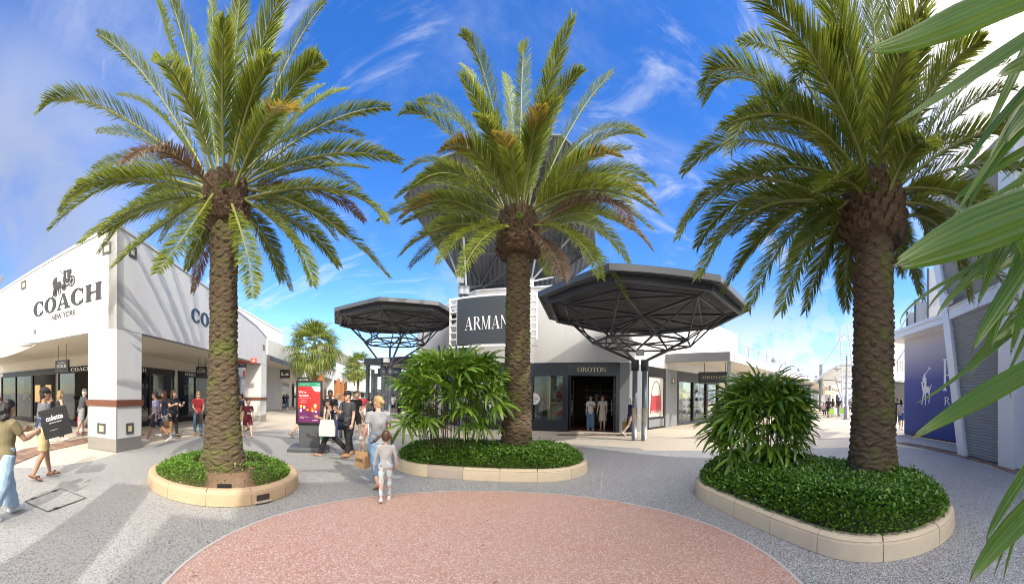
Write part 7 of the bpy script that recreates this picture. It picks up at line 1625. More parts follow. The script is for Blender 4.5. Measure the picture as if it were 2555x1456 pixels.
    organic('body', mb, SKIN[skin], t, vox)
    # face
    if lod < 2:
        mb = MB()
        for sd in (-1, 1): mb.ball(hc((sd * .0185, .0515, .006)), (.0062 * H * hs, .004 * H * hs, .0042 * H * hs), n=8, k=5)
        part('eye', mb, EYEM, t)
        mb = MB(); mb.ball(hc((0, .0520, -.040)), (.0145 * H * hs, .0045 * H, .0042 * H), n=8, k=5); part('mouth', mb, LIPM, t)
        mb = MB()
        for sd in (-1, 1): mb.ball(hc((sd * .019, .0545, .020)), (.010 * H * hs, .003 * H, .0022 * H), n=8, k=4)
        part('eyebrow', mb, HAIR[hair], t)
        if glasses:
            mb = MB()
            for sd in (-1, 1): mb.flat(arc(0, 0, .0165 * H, .012 * H, 0, 340, 12), hc((sd * .021, .060, .006)), HR @ Vector((1, 0, 0)), HR @ Vector((0, 0, 1)), .003); mb.tube([hc((sd * .035, .056, .008)), hc((sd * .048, -.004, .01))], .002 * H, 4)
            part('glasses', mb, BLACKM, t)
    if beard:
        mb = MB(); mb.loft([[hc((rx * cos(R_(200 - 220 * j / 12)) , ry * sin(R_(200 - 220 * j / 12)) + oy, z)) for j in range(13)] for z, rx, ry, oy in ((-.008, .0465, .050, .006), (-.034, .046, .052, .012), (-.058, .038, .046, .020), (-.082, .022, .034, .026), (-.086, .004, .01, .03))], cap=False); organic('beard', mb, HAIR[hair], t, .006 if lod == 0 else vox * .8, .006)
    # hair
    if style != 'bald':
        mb = MB(); fz = .018 if cap is None else .005
        mb.loft([[hc((rx * cos(2 * pi * j / 18), (ry * sin(2 * pi * j / 18) if sin(2 * pi * j / 18) < 0 else min(ry * sin(2 * pi * j / 18), fr)) + oy, z)) for j in range(18)] for z, rx, ry, oy, fr in ((-.050, .034, .038, -.022, -.01), (-.030, .046, .052, -.008, -.004), (-.005, .050, .060, -.004, .004), (.025, .052, .064, -.002, .046), (.050, .048, .060, -.003, .06), (.070, .034, .044, -.005, .05), (.079, .012, .018, -.006, .02))])
        if style in ('long', 'wavy', 'bob'):
            L = {'long': -.20, 'wavy': -.19, 'bob': -.125}[style]; wv = .007 if style == 'wavy' else (.010 if style == 'bob' else .002)
            n = 9
            for k in range(n):
                z = .02 + (L - .02) * k / (n - 1)
            mb.loft([[hc(((.050 + .012 * sin(pi * q) + wv * sin(11 * q + j) + (.016 if style == 'bob' else 0) * q) * cos(2 * pi * j / 18), max(-1, min((.060 + .016 * (style == 'bob')) * sin(2 * pi * j / 18), .018 - .02 * q)) - .012 - .012 * q + wv * cos(9 * q + j * 2), .03 + (L - .03) * q)) for j in range(18)] for q in np.linspace(0, 1, 10)])
        if style == 'bun':
            mb.ball(hc((0, -.072, .012)), (.028 * H, .026 * H, .028 * H), n=10, k=7)
        if style == 'ponytail': mb.tube([hc((0, -.055, .03)), hc((0, -.085, .0)), hc((0, -.08, -.09))], [.016 * H, .019 * H, .007 * H], 8)
        if style == 'twin':
            mb.tube([hc((-.046, -.02, .03)), hc((-.085, -.03, .0)), hc((-.135, -.035, -.05)), hc((-.19, -.03, -.085))], [.014 * H, .026 * H, .026 * H, .010 * H], 8); mb.tube([hc((.046, -.02, .03)), hc((.066, -.03, .01)), hc((.07, -.035, -.04)), hc((.068, -.03, -.10))], [.014 * H, .020 * H, .020 * H, .008 * H], 8)
        organic('hair', mb, HAIR[hair], t, max(.0085, vox), .007 if style in ('wavy', 'bob') else .0035, 1)
    if cap:
        mb = MB(); mb.loft([[hc((rx * cos(2 * pi * j / 18), ry * sin(2 * pi * j / 18) + oy, z)) for j in range(18)] for z, rx, ry, oy in ((.020, .0535, .066, -.001), (.040, .053, .065, -.002), (.064, .043, .052, -.004), (.081, .018, .024, -.005), (.084, .004, .005, -.005))])
        cp = part('cap', mb, cap, t)
        mb = MB(); mb.loft([[hc((x * .048, .052 + (.052 * (1 - x * x)) * q, .024 - .010 * q + dz)) for x in np.linspace(-1, 1, 9)] + [hc((x * .048, .052 + (.052 * (1 - x * x)) * q, .020 - .010 * q + dz)) for x in np.linspace(1, -1, 9)] for q, dz in ((0, 0), (.5, .001), (1, -.003))], sm=False); part('brim', mb, cap, cp)
    # clothes
    def sleeve(mb, frac, r0, r1):
        for sd in (-1, 1):
            j = J[sd]; pts = [j['S'] + Vector((-sd * .035, 0, 0)), j['S']] + ([j['S'].lerp(j['E'], frac)] if frac <= 1 else [j['E'], j['E'].lerp(j['W'], frac - 1)])
            mb.tube([c(p) for p in pts], [r0 * H * fat] * 2 + [r1 * H * fat] * (len(pts) - 2), 12)
    if top:
        kind, m = top[:2]; mb = MB(); hem = {'tee': -.055, 'tank': -.03, 'long': -.045, 'crop': .03, 'dress': -.26, 'longdress': -.42}.get(kind, -.05)
        rows = [(q, rx + .009, ry + .010) for q, rx, ry in B_ if q > -.06]
        if kind in ('dress', 'longdress'): rows = [(hem, .115, .095), (hem * .6, .108, .088), (-.06, .098, .080)] + [r for r in rows if r[0] > -.03]
        elif kind == 'crop': rows = [(.02, .080, .064)] + [r for r in rows if r[0] > .05]
        else: rows = [(hem, .094 if female else .096, .078)] + [(q, max(rx, .084 if not female else .078), max(ry, .066)) for q, rx, ry in rows if q > -.04]
        if kind == 'tank': rows = [r for r in rows if r[0] < .28] + [(.272, .066, .050)]
        tor(mb, rows)
        if kind != 'tank': sleeve(mb, {'long': 1.9, 'dress': .5, 'longdress': .4}.get(kind, .62), .039, .037 if kind != 'long' else .025)
        else:
            for sd in (-1, 1): mb.tube([c(P + u * .24 + Vector((sd * .05, -.045, 0))), c(sh + Vector((sd * .058, 0, .022))), c(P + u * .24 + Vector((sd * .05, .05, 0)))], .013 * H, 6)
        ts = organic('dress' if 'dress' in kind else 'shirt', mb, m, t, max(.009, vox), .006 if lod < 2 else 0)
    if bottom:
        kind, m = bottom[:2]; mb = MB(); rows = [(-.052, .07, .06), (-.02, .094, .076), (.02, .096, .076), (.07, .082, .064)]
        tor(mb, rows)
        fr, r0, r1, r2 = {'shorts': (.85, .064, .058, 0), 'jeans': (1.95, .062, .046, .034), 'wide': (1.97, .064, .058, .062), 'leggings': (1.9, .058, .038, .026), 'trousers': (1.96, .062, .050, .042), 'rolled': (1.72, .062, .048, .040), 'skirt': (0, 0, 0, 0)}[kind]
        for sd in (-1, 1):
            j = J[sd]
            if fr == 0: continue
            pts = [j['Hp'] + Vector((0, 0, .02)), j['Hp'].lerp(j['K'], .3)] + ([j['Hp'].lerp(j['K'], fr)] if fr <= 1 else [j['K'], j['K'].lerp(j['A'], (fr - 1) * .5) - Vector((0, .004, 0)), j['K'].lerp(j['A'], fr - 1)])
            rs = [r0, r0, r1] if fr <= 1 else [r0, r0 * .97, r1, (r1 + r2) / 2, r2]
            mb.tube([c(p) for p in pts], [x * H * (.5 + .5 * fat) for x in rs], 12)
        if kind == 'skirt': tor(mb, [(-.22, .118, .10), (-.1, .108, .088)] + rows[1:])
        organic({'shorts': 'shorts', 'skirt': 'skirt', 'jeans': 'jeans', 'rolled': 'jeans', 'wide': 'jeans'}.get(kind, 'trousers'), mb, m, t, max(.009, vox), .007 if lod < 2 else 0)
    if shoes:
        kind, m = shoes[:2]
        for sd in (-1, 1):
            j = J[sd]; A = j['A']; ft = j['ft']; dn = Vector((0, 0, -1)); dn = (dn - ft * dn.dot(ft)).normalized(); rt = ft.cross(dn); mb = MB()
            if kind == 'shoe':
                mb.loft([[c(A + ft * q + dn * (.026 + b * hh) + rt * (a * ww)) for a, b in ((-1, 1.0), (1, 1.0), (1, .1), (.6, -1), (-.6, -1), (-1, .1))] for q, ww, hh in ((-.046, .018, .012), (-.038, .023, .032), (-.0, .024, .036), (.04, .026, .024), (.09, .030, .015), (.120, .024, .012), (.128, .012, .008))])
                s_ = part('shoe', mb, m, t)
                mb = MB(); mb.loft([[c(A + ft * q + dn * z + rt * (a * ww)) for a, z in ((-1, .036), (1, .036), (1, .044), (-1, .044))] for q, ww in ((-.048, .02), (-.02, .025), (.04, .027), (.09, .031), (.128, .016))], sm=False); part('sole', mb, shoes[2] if len(shoes) > 2 else LETW, s_)
            else:
                mb.loft([[c(A + ft * q + dn * z + rt * (a * ww)) for a, z in ((-1, .038), (1, .038), (1, .047), (-1, .047))] for q, ww in ((-.046, .02), (.0, .024), (.09, .031), (.124, .018))], sm=False)
                s_ = part('sandal', mb, m, t); mb = MB(); mb.tube([c(A + ft * .03 + dn * .03 - rt * .024), c(A + ft * .07 + dn * .005), c(A + ft * .085 + dn * .03)], .006 * H, 5); mb.tube([c(A + ft * .03 + dn * .03 + rt * .024), c(A + ft * .07 + dn * .005)], .006 * H, 5); part('strap', mb, m, s_)
    t.location = pos; t.rotation_euler = (0, 0, -(th + R_(rel)))
    M = Matrix.Translation(pos) @ Matrix.Rotation(-(th + R_(rel)), 4, 'Z'); wp = lambda v: M @ c(v)
    return dict(t=t, L=wp(J[-1]['W'] + J[-1]['f'] * .05), R=wp(J[1]['W'] + J[1]['f'] * .05), chest=lambda x, y, z: M @ c(P + u * z + fwd * y + Vector((x, 0, 0))), X=(M.to_3x3() @ Vector((1, 0, 0))), Y=(M.to_3x3() @ Vector((0, 1, 0))), M=M, c=c, hc=lambda v: M @ hc(v), shL=wp(J[-1]['S']), shR=wp(J[1]['S']))
def bag(name, label, cat, top, w, h, dp, x, m, handles=.12, taper=1.0, tilt=0.0, text=None, tm=None, hm=None, group=None):
    """shopping bag hanging from the point top; x is its width direction"""
    x = Vector((x.x, x.y, 0)).normalized(); zv = UPV; 
    if tilt: 
        ax = x.cross(UPV); Rm = Matrix.Rotation(tilt, 3, ax); x = Rm @ x; zv = Rm @ UPV
    y = zv.cross(x).normalized(); t = thing(name, label, cat, top - zv * (h + handles), group=group); o = top - zv * (h + handles)
    mb = MB(); mb.loft([[o + x * (sx * w / 2 * k) + y * (sy * dp / 2 * k2) + zv * (h * z) for sx, sy in ((-1, -1), (0, -1.12), (1, -1), (1, 1), (0, 1.12), (-1, 1))] for z, k, k2 in ((0, .94, 1), (.02, .97, 1.02), (.5, 1.0, .95), (1, taper, .75))], sm=False); part('bag_body', mb, m, t)
    for sy in (-1, 1):
        mb = MB(); mb.tube([o + x * (w * .2 * cos(a)) + y * (sy * dp * .32 * (1 - .8 * sin(a))) + zv * (h - .01 + (handles + .01) * sin(a)) for a in np.linspace(0, pi, 7)], .006, 5); part('handle', mb, hm or m, t)
    if text:
        for n_ in (-1,):
            mb = MB(); put_text(mb, text[0], o - y * (dp * .56 + .006) + zv * h * text[1], x, zv, text[2], bold=.02, width=w * .74); part('lettering', mb, tm or LETW, t)
    return t
C_ = {k: cloth(k, v) for k, v in dict(olive=(.20, .165, .085), ltjean=(.33, .47, .60), jean=(.13, .23, .36), dkjean=(.07, .12, .20), grey=(.30, .31, .32), dkgrey=(.075, .078, .085), khaki=(.50, .38, .20), black=(.018, .018, .02), white=(.70, .69, .66), lilac=(.47, .43, .66), navy=(.018, .024, .055), red=(.50, .045, .055), maroon=(.12, .012, .025), cream=(.62, .56, .47), pink=(.6, .38, .42), sage=(.16, .20, .16), denim=(.42, .52, .62), blue=(.05, .10, .24), ltgrey=(.46, .46, .46), teal=(.10, .30, .32), brown=(.15, .09, .05)).items()}
CAPB, CAPG = cloth('black cap', (.022, .022, .025)), cloth('grey cap', (.16, .15, .14))
WSH, BSH, TSH = mat('white trainers', (.72, .72, .72), .5), mat('dark shoes', (.02, .02, .02), .5), mat('tan suede', (.42, .24, .12), .8)
# --- left
p = person('woman in olive T-shirt and wide pale jeans holding a phone', 14, 1287, 62, H=1.53, skin='tan', hair='dark', style='bob', top=('tee', C_['olive']), bottom=('wide', C_['ltjean']), shoes=('shoe', WSH), legs=((14, 4), (-14, 16)), arms=((38, 8, 68, 14), (34, 14, 74, 22)), female=True, fat=1.16, lod=0, head=(0, 14))
ph = (p['L'] + p['R']) / 2 + p['Y'] * .03 + UPV * .03; t = thing('phone', 'pale blue phone held by the woman in the olive T-shirt', 'phone', ph); part('case', MB().obox(ph - p['X'] * .037, p['X'] * .074, p['Y'] * .012 + UPV * .004, p['Y'] * .06 + UPV * .13), mat('blue phone', (.16, .25, .5), .3), t); part('screen', MB().obox(ph - p['X'] * .033 - p['Y'] * .003 + UPV * .005, p['X'] * .066, p['Y'] * .002, p['Y'] * .055 + UPV * .12), mat('phone screen', (.02, .03, .05), .05), t)
p = person('bearded man in black cap and khaki shorts with flip-flops', 106, 1194, 72, H=1.70, skin='olive', hair='black', style='short', top=('tee', cloth('slate tee', (.13, .14, .155))), bottom=('shorts', C_['khaki']), shoes=('sandal', mat('brown rubber', (.10, .035, .02), .6)), legs=((16, 6), (-4, 22)), arms=((48, 22, 118, -10), (10, 6, 28)), cap=CAPB, beard=True, lod=0, head=(8, 4))
bx = AT(108, 1046, 5.55); vx_ = Vector((bx.y, -bx.x, 0)).normalized(); t = bag('carry_bag', 'big black carry bag with white colette lettering slung over the bearded man\'s shoulder', 'bag', bx + UPV * .36 + vx_ * .10, .50, .50, .13, vx_, mat('black carry fabric', (.022, .022, .024), .55, var=.3, vscale=9, bump=.4, bscale=14), .17, 1.0, R_(15), None)
zv = Matrix.Rotation(R_(15), 3, vx_.cross(UPV)) @ UPV; xx = Matrix.Rotation(R_(15), 3, vx_.cross(UPV)) @ vx_; nf = xx.cross(zv); o = t.location + zv * .30 - (-nf) * .0 + nf * .082
mb = MB(); put_text(mb, 'colette', o, xx, zv, .085, bold=.03, width=.30); put_text(mb, 'by colette hayman', o - zv * .05, xx, zv, .022, bold=.01, width=.22); put_text(mb, 'www.colettehayman.com', o - zv * .17 - xx * .06, xx, zv, .012, bold=.006, width=.14); part('lettering', mb, LETW, t)
person('blonde woman in black tank top and leggings walking behind the carry bag', 147, 1101, 75, H=1.70, skin='fair', hair='sand', style='wavy', top=('tank', C_['black']), bottom=('leggings', C_['black']), shoes=('shoe', WSH), legs=((16, 6), (-12, 18)), arms=((10, 8, 14), (14, 6, 16)), female=True, lod=1)
p = person('older man in grey cap, charcoal tee and grey shorts stooping along the arcade', 202, 1085, 68, H=1.78, skin='pale', hair='white', style='short', top=('tee', C_['dkgrey']), bottom=('shorts', C_['grey']), shoes=('shoe', mat('grey red trainers', (.30, .16, .17), .6)), legs=((14, 10), (-6, 14)), arms=((-6, 10, 10), (20, 12, 38)), lean=13, cap=CAPG, lod=1, fat=1.1, glasses=True)
CHK = mat('red check', (.45, .04, .07), .7); t = bag('check_bag', 'red and white checked bag hanging from the older man\'s hand', 'bag', p['L'] - UPV * .0, .28, .36, .10, p['Y'], CHK, .10)
o = t.location; x = Vector((p['Y'].x, p['Y'].y, 0)).normalized(); nf = x.cross(UPV)
for k in range(4): part('check_stripe', MB().obox(o - x * .13 + x * (.075 * k) + nf * .064 + UPV * .01, x * .03, nf * .003, UPV * .34), LETW, t)
for k in range(4): part('check_stripe', MB().obox(o - x * .135 + nf * .0675 + UPV * (.04 + .085 * k), x * .27, nf * .002, UPV * .03), LETW, t)
person('person in grey trousers half hidden behind the white corner pillar', 226, 1078, 85, H=1.68, skin='fair', hair='blonde', style='long', top=('tee', C_['white']), bottom=('trousers', C_['ltgrey']), shoes=('shoe', WSH), legs=((20, 8), (-24, 10)), lod=1, female=True)
p = person('man in lilac tee and navy shorts with a navy backpack, striding left', 390, 1102, -78, H=1.72, skin='olive', hair='dark', style='short', top=('tee', C_['lilac']), bottom=('shorts', C_['navy']), shoes=('shoe', WSH), legs=((24, 6), (-26, 14)), arms=((-14, 8, 14), (16, 8, 18)), lod=1, fat=1.12, glasses=True)
q = p['chest'](0, -.105, .02); X, Y = p['X'], p['Y']; t = thing('backpack', 'navy backpack with a white swoosh mark worn by the man in the lilac tee', 'backpack', q)
mb = MB(); mb.loft([[q + X * (a * .15 * k) - Y * (.02 + b * .17 * k2) + UPV * z for a, b in ((-1, 0), (1, 0), (1, .7), (.7, 1), (-.7, 1), (-1, .7))] for z, k, k2 in ((-.02, .8, .7), (.05, 1, 1), (.28, 1, 1), (.42, .85, .75), (.48, .5, .35))]); organic('pack_body', mb, C_['navy'], t, .014, .003)
mb = MB(); SW_ = [(-.10, .01), (-.07, -.03), (-.02, -.02), (.12, .06), (-.02, .012), (-.05, .0), (-.06, .03)]; mb.flat(SW_, q - Y * .192 + UPV * .16, -X, UPV, .004); mb.flat([(a, b * .8 + .0) for a, b in SW_], q + X * .155 - Y * .10 + UPV * .16, -Y, UPV, .004); part('mark', mb, LETW, t)
for s in (-1, 1): part('strap', MB().tube([q + X * s * .10 + UPV * .42, p['chest'](s * .06, -.02, .30), p['chest'](s * .065, .075, .24), p['chest'](s * .075, .04, .10), q + X * s * .13 + UPV * .05], .014, 6), C_['navy'], t)
p = person('woman in black tee and leggings with sunglasses and coffee cup looking right', 431, 1092, 150, H=1.73, skin='fair', hair='brown', style='long', top=('tee', C_['black']), bottom=('leggings', C_['black']), shoes=('shoe', BSH), legs=((12, 4), (-10, 10)), arms=((28, 10, 72, 20), (30, 10, 80, 26)), female=True, fat=1.16, lod=1, glasses=True, head=(-40, 0))
q = p['L'] + UPV * .02 + p['Y'] * .03; t = thing('coffee_cup', 'black takeaway coffee cup with white lid held by the woman in black', 'cup', q); part('cup', MB().lathe(q - UPV * .05, [(.03, 0), (.04, .11)], 12), BLACKM, t); part('lid', MB().lathe(q + UPV * .06, [(.043, 0), (.043, .012), (.036, .03)], 12), LETW, t)
p = person('auburn haired woman in a grey skirt half hidden behind the lilac tee man', 411, 1088, -60, H=1.72, skin='fair', hair='auburn', style='wavy', top=('tee', C_['brown']), bottom=('skirt', C_['grey']), shoes=('shoe', WSH), legs=((10, 4), (-12, 12)), female=True, lod=1)
bag('paper_bag', 'brown paper bag hanging beside the lilac tee man\'s knee', 'bag', AT(418, 1042, 11.3), .34, .40, .16, Vector((.7, .7, 0)), mat('kraft paper', (.36, .20, .09), .8, var=.3, vscale=8), .12, text=('LUSH', .4, .09), tm=LETTER)
p = person('smiling woman in red blouse and blue jeans left of the palm trunk', 494, 1086, 172, H=1.70, skin='fair', hair='sand', style='long', top=('tee', C_['red']), bottom=('jeans', C_['jean']), shoes=('sandal', BSH), legs=((12, 4), (-8, 10)), arms=((16, 8, 34, 22), (12, 8, 40, 24)), female=True, lod=1, glasses=True)
q = (p['L'] + p['R']) / 2; bag('sling_bag', 'black bag with pale lining hanging before the woman in the red blouse', 'bag', q + UPV * .02, .26, .34, .09, Vector((.8, .6, 0)), BLACKM, .10)
p = person('boy in maroon football jersey and shorts right of the palm trunk', 618, 1090, 160, H=1.43, skin='fair', hair='brown', style='short', top=('tee', C_['maroon']), bottom=('shorts', C_['maroon']), shoes=('sandal', C_['pink']), legs=((20, 4), (-22, 10)), arms=((10, 8, 20), (-8, 10, 14)), lod=1, child=True)
mb = MB(); o = p['chest'](0, .092, .10); put_text(mb, 'ms.', o, -p['X'], UPV, .085, bold=.03, lift=.006); put_text(mb, 'Q', o + UPV * .13 - p['X'] * .055, -p['X'], UPV, .05, bold=.02, lift=.006); part('jersey_letter', mb, LETW, p['t'])
person('man in navy tee half hidden behind the palm trunk beside the boy', 604, 1078, -95, H=1.62, skin='olive', hair='dark', style='short', top=('tee', C_['navy']), bottom=('shorts', C_['khaki']), shoes=('shoe', BSH), lod=1)
# --- round the totem
person('walker passing behind the totem, one bare leg and black sandal showing', 757, 1092, 88, H=1.66, skin='fair', hair='brown', style='short', top=('tee', C_['dkgrey']), bottom=('shorts', C_['black']), shoes=('sandal', BSH), legs=((20, 4), (-30, 14)), lod=1)
p = person('dark haired woman in black sleeveless top with a white tote beside the totem', 824, 1136, -82, H=1.56, skin='tan', hair='black', style='bun', top=('tank', C_['black']), bottom=('trousers', C_['black']), shoes=('sandal', mat('tan sandal', (.30, .17, .09), .6)), legs=((22, 4), (-24, 22)), arms=((14, 8, 92, 6), (-6, 6, 14)), female=True, lod=0, head=(0, 6))
q = p['shL'] + p['Y'] * .02 - UPV * .02; bag('tote_bag', 'big soft white tote hanging from the dark haired woman\'s shoulder', 'bag', Vector((q.x, q.y, 1.24)) + Vector((q.x, q.y, 0)).normalized() * -.17 + p['Y'] * .02, .42, .42, .17, p['Y'], cloth('white tote', (.58, .57, .55)), .26, .78)
bag('green_bag', 'shiny green bag below the white tote', 'bag', AT(808, 1062, 8.5), .17, .28, .08, p['Y'], mat('green plastic', (.01, .30, .10), .25), .08)
p = person('man in black cap, charcoal tee and black trousers turning left beside the totem', 869, 1138, -135, H=1.70, skin='fair', hair='dark', style='short', top=('tee', C_['dkgrey']), bottom=('trousers', C_['black']), shoes=('shoe', TSH, TSH), legs=((12, 4), (-10, 12)), arms=((6, 8, 12), (18, 8, 104, 18)), cap=CAPB, lod=0, fat=1.08)
bag('navy_bag', 'soft navy bag hanging from the hand of the man in black cap', 'bag', p['R'] - UPV * .05 + p['X'] * .05, .28, .44, .12, Vector((.9, .4, 0)), mat('navy nylon', (.02, .022, .10), .45, bump=.3, bscale=12), .26)
person('man in black tee and black shorts behind the one in black cap', 886, 1096, 150, H=1.75, skin='fair', hair='dark', style='short', top=('tee', C_['black']), bottom=('shorts', C_['black']), shoes=('shoe', WSH), lod=1)
person('man in black printed tee looking out from behind the totem', 823, 1100, 178, H=1.77, skin='brown', hair='black', style='short', top=('tee', C_['black']), bottom=('trousers', C_['dkgrey']), shoes=('shoe', BSH), lod=1)
person('woman in pale denim jacket behind the pram', 846, 1082, -120, H=1.66, skin='fair', hair='blonde', style='bun', top=('long', C_['denim']), bottom=('wide', C_['white']), shoes=('shoe', WSH), arms=((20, 8, 50), (24, 10, 40)), female=True, lod=1)
q = G(846, 1096); t = thing('pram', 'navy pram with spoked wheels between the totem and the man in black cap', 'pram', q); fx = Vector((-.8, .6, 0)); fy = Vector((-.6, -.8, 0))
for a, b in ((-.35, -.25), (-.35, .25), (.38, -.22), (.38, .22)):
    w = q + fx * a + fy * b + UPV * .14; wh = part('wheel', MB().tube([w - fy * .018, w + fy * .018], .14, 16), BLACKM, t); part('rim', MB().tube([w - fy * .022, w + fy * .022], .09, 12), GALV, wh)
part('frame', MB().tube([q + fx * .38 + UPV * .14, q - fx * .1 + UPV * .5, q - fx * .55 + UPV * 1.02], .016, 6).tube([q - fx * .35 + UPV * .14, q + fx * .2 + UPV * .55], .016, 6), GALV, t)
mb = MB(); mb.loft([[q + fx * (a * .36 * k) + fy * (b * .2) + UPV * z for a, b in ((-1, -1), (1, -1), (1, 1), (-1, 1))] for z, k in ((.36, .6), (.5, .9), (.66, 1))]); part('seat', mb, C_['navy'], t)
mb = MB(); mb.loft([[q - fx * (.05 + .28 * sin(a)) + fy * b * .2 + UPV * (.62 + .32 * cos(a) + .05) for b in (-1, -.5, .5, 1)] + [q - fx * (.05 + .25 * sin(a)) + fy * b * .18 + UPV * (.62 + .29 * cos(a) + .05) for b in (1, .5, -.5, -1)] for a in np.linspace(-.6, 1.5, 8)]); part('hood', mb, C_['navy'], t)
# --- mother and girl
p = person('woman seen from behind in grey tee and rolled blue jeans, blonde hair in a bun', 943, 1211, -14, H=1.60, skin='fair', hair='blonde', style='bun', top=('tee', C_['grey']), bottom=('rolled', C_['jean']), shoes=('sandal', mat('tan slide', (.48, .30, .20), .7)), legs=((-14, 22), (12, 4)), arms=((4, 13, 12), (26, 10, 52)), female=True, lod=0, fat=1.06, head=(-28, -4))
bag('kraft_bag', 'brown paper bag with CONVERSE lettering held by the woman in grey tee', 'bag', p['L'] - UPV * .02, .27, .28, .15, Vector((.93, -.36, 0)), mat('kraft bag paper', (.42, .265, .125), .8, var=.3, vscale=6), .12, text=('CONVERSE', .42, .055), tm=LETTER)
q = p['chest'](-.125, -.005, .04); t = thing('book', 'thin pink and white book tucked under the arm of the woman in grey tee', 'book', q); part('cover', MB().obox(q, p['X'] * .025, p['Y'] * .16, UPV * .22), mat('pink cover', (.55, .20, .26), .5), t); part('pages', MB().obox(q + p['X'] * .003 - p['Y'] * .002 + UPV * .004, p['X'] * .019, p['Y'] * .15, UPV * .213), LETW, t)
LEG = bpy.data.materials.new('printed leggings'); LEG.use_nodes = True; n, l = LEG.node_tree.nodes, LEG.node_tree.links; tcn = n.new('ShaderNodeTexCoord'); v = n.new('ShaderNodeTexVoronoi'); v.inputs['Scale'].default_value = 17; l.new(tcn.outputs['Object'], v.inputs[0]); cr = n.new('ShaderNodeValToRGB'); cr.color_ramp.interpolation = 'CONSTANT'; l.new(v.outputs['Distance'], cr.inputs[0]); e = cr.color_ramp.elements; e[0].color = (.35, .22, .22, 1); e[1].position = .22; e[1].color = (.55, .36, .38, 1); x = e.new(.34); x.color = (.52, .62, .64, 1); l.new(cr.outputs[0], n['Principled BSDF'].inputs['Base Color']); n['Principled BSDF'].inputs['Roughness'].default_value = .85
person('little girl from behind in pale grey top and printed leggings, hair in bunches', 961, 1247, 2, H=1.03, skin='fair', hair='brown', style='twin', top=('long', C_['ltgrey']), bottom=('leggings', LEG), shoes=('shoe', WSH), legs=((-16, 14), (8, 4)), arms=((-4, 14, 10), (4, 16, 16)), lod=0, child=True, fat=1.05, cat='child')
# --- lane and alley
person('man in red shirt walking away down the left lane', 904, 1058, 6, H=1.72, d=17.0, skin='brown', hair='black', style='short', top=('tee', C_['red']), bottom=('shorts', C_['white']), shoes=('shoe', WSH), lod=1)
person('man in white tee and black shorts walking into the alley', 981, 1030, 4, H=1.74, d=27, skin='tan', hair='dark', style='short', top=('tee', C_['white']), bottom=('shorts', C_['black']), shoes=('shoe', WSH), lod=2)
person('person in black beside the white tee man in the alley', 996, 1028, 10, H=1.72, d=28.5, skin='tan', hair='black', style='short', top=('long', C_['black']), bottom=('trousers', C_['black']), shoes=('shoe', BSH), lod=2)
for k, (px, d_, top_, lab) in enumerate(((926, 20.6, 'sage', 'seated man in dark green tee on the stone bench, head bent'), (938, 21.4, 'black', 'seated person in black at the right end of the stone bench'))):
    person(lab, px, 0, -70, H=1.72, d=d_, skin='tan', hair='black', style='short', top=('tee', C_[top_]), bottom=('trousers', C_['black']), shoes=('shoe', BSH), legs=((86, 86), (84, 80)), arms=((34, 8, 66, 14), (38, 8, 62, 14)), lean=18, head=(0, 24), lod=2, seat=True, zb=-.29)
rr = random.Random(12); tops = ['white', 'black', 'red', 'navy', 'grey', 'pink', 'cream', 'teal', 'olive', 'dkgrey']
CROWD = [(878, 44, 'far walker in white at the left end of the lane crowd', 'white'), (884, 40, 'far walker in pink in the lane crowd', 'pink'), (889, 48, 'far walker in black in the lane crowd', 'black'), (894, 43, 'far walker in cream under the white umbrellas', 'cream'), (899, 50, 'far walker in grey under the white umbrellas', 'grey'), (909, 46, 'far walker in teal right of the red shirt man', 'teal'), (872, 55, 'far walker in navy by the last timber fin', 'navy'), (866, 47, 'far walker in olive by the timber fins', 'olive'),
         (943, 33, 'far walker in dark grey between slate columns', 'dkgrey'), (950, 38, 'far walker in white behind the slate columns', 'white'), (716, 36, 'shopper in blue jacket inside the left arcade', 'blue'), (709, 38, 'shopper in black inside the left arcade', 'black'), (688, 34, 'shopper in red deep in the left arcade', 'red')]
for k, (px, d_, lab, tp) in enumerate(CROWD):
    person(lab, px, 0, rr.choice((0, 180, 20, 160, -30)), H=rr.uniform(1.6, 1.8), d=d_, skin=rr.choice(list(SKIN)), hair=rr.choice(('dark', 'brown', 'black', 'blonde')), style=rr.choice(('short', 'long')), top=('tee', C_[tp]), bottom=(rr.choice(('shorts', 'jeans', 'trousers')), C_[rr.choice(('black', 'jean', 'navy', 'khaki'))]), shoes=('shoe', WSH), lod=2)
# --- boutique doorway
p = person('woman in white printed tee and blue jeans standing in the boutique doorway', 1474, 1066, 176, H=1.70, d=15.9, skin='fair', hair='dark', style='bun', top=('tee', C_['white']), bottom=('wide', C_['jean']), shoes=('shoe', WSH), legs=((5, 2), (-4, 4)), arms=((24, 8, 80, 16), (2, 8, 8)), female=True, lod=1, glasses=True)
mb = MB(); put_text(mb, 'Bonne', p['chest'](0, .088, .19), -p['X'], UPV, .045, bold=.04, lift=.008); part('shirt_letter', mb, LETTER, p['t'])
person('woman in loose white dress standing in the boutique doorway', 1504, 1066, 190, H=1.72, d=15.8, skin='fair', hair='auburn', style='long', top=('dress', C_['cream']), shoes=('shoe', mat('nude shoes', (.5, .3, .22), .5)), legs=((4, 2), (-4, 4)), arms=((6, 8, 20), (4, 10, 14)), female=True, lod=1, glasses=True, fat=1.08)
person('woman in patterned top half hidden behind the two in the doorway', 1489, 1062, 180, H=1.66, d=17.4, skin='fair', hair='sand', style='long', top=('tee', C_['brown']), bottom=('wide', C_['brown']), shoes=('shoe', BSH), lod=1, female=True)
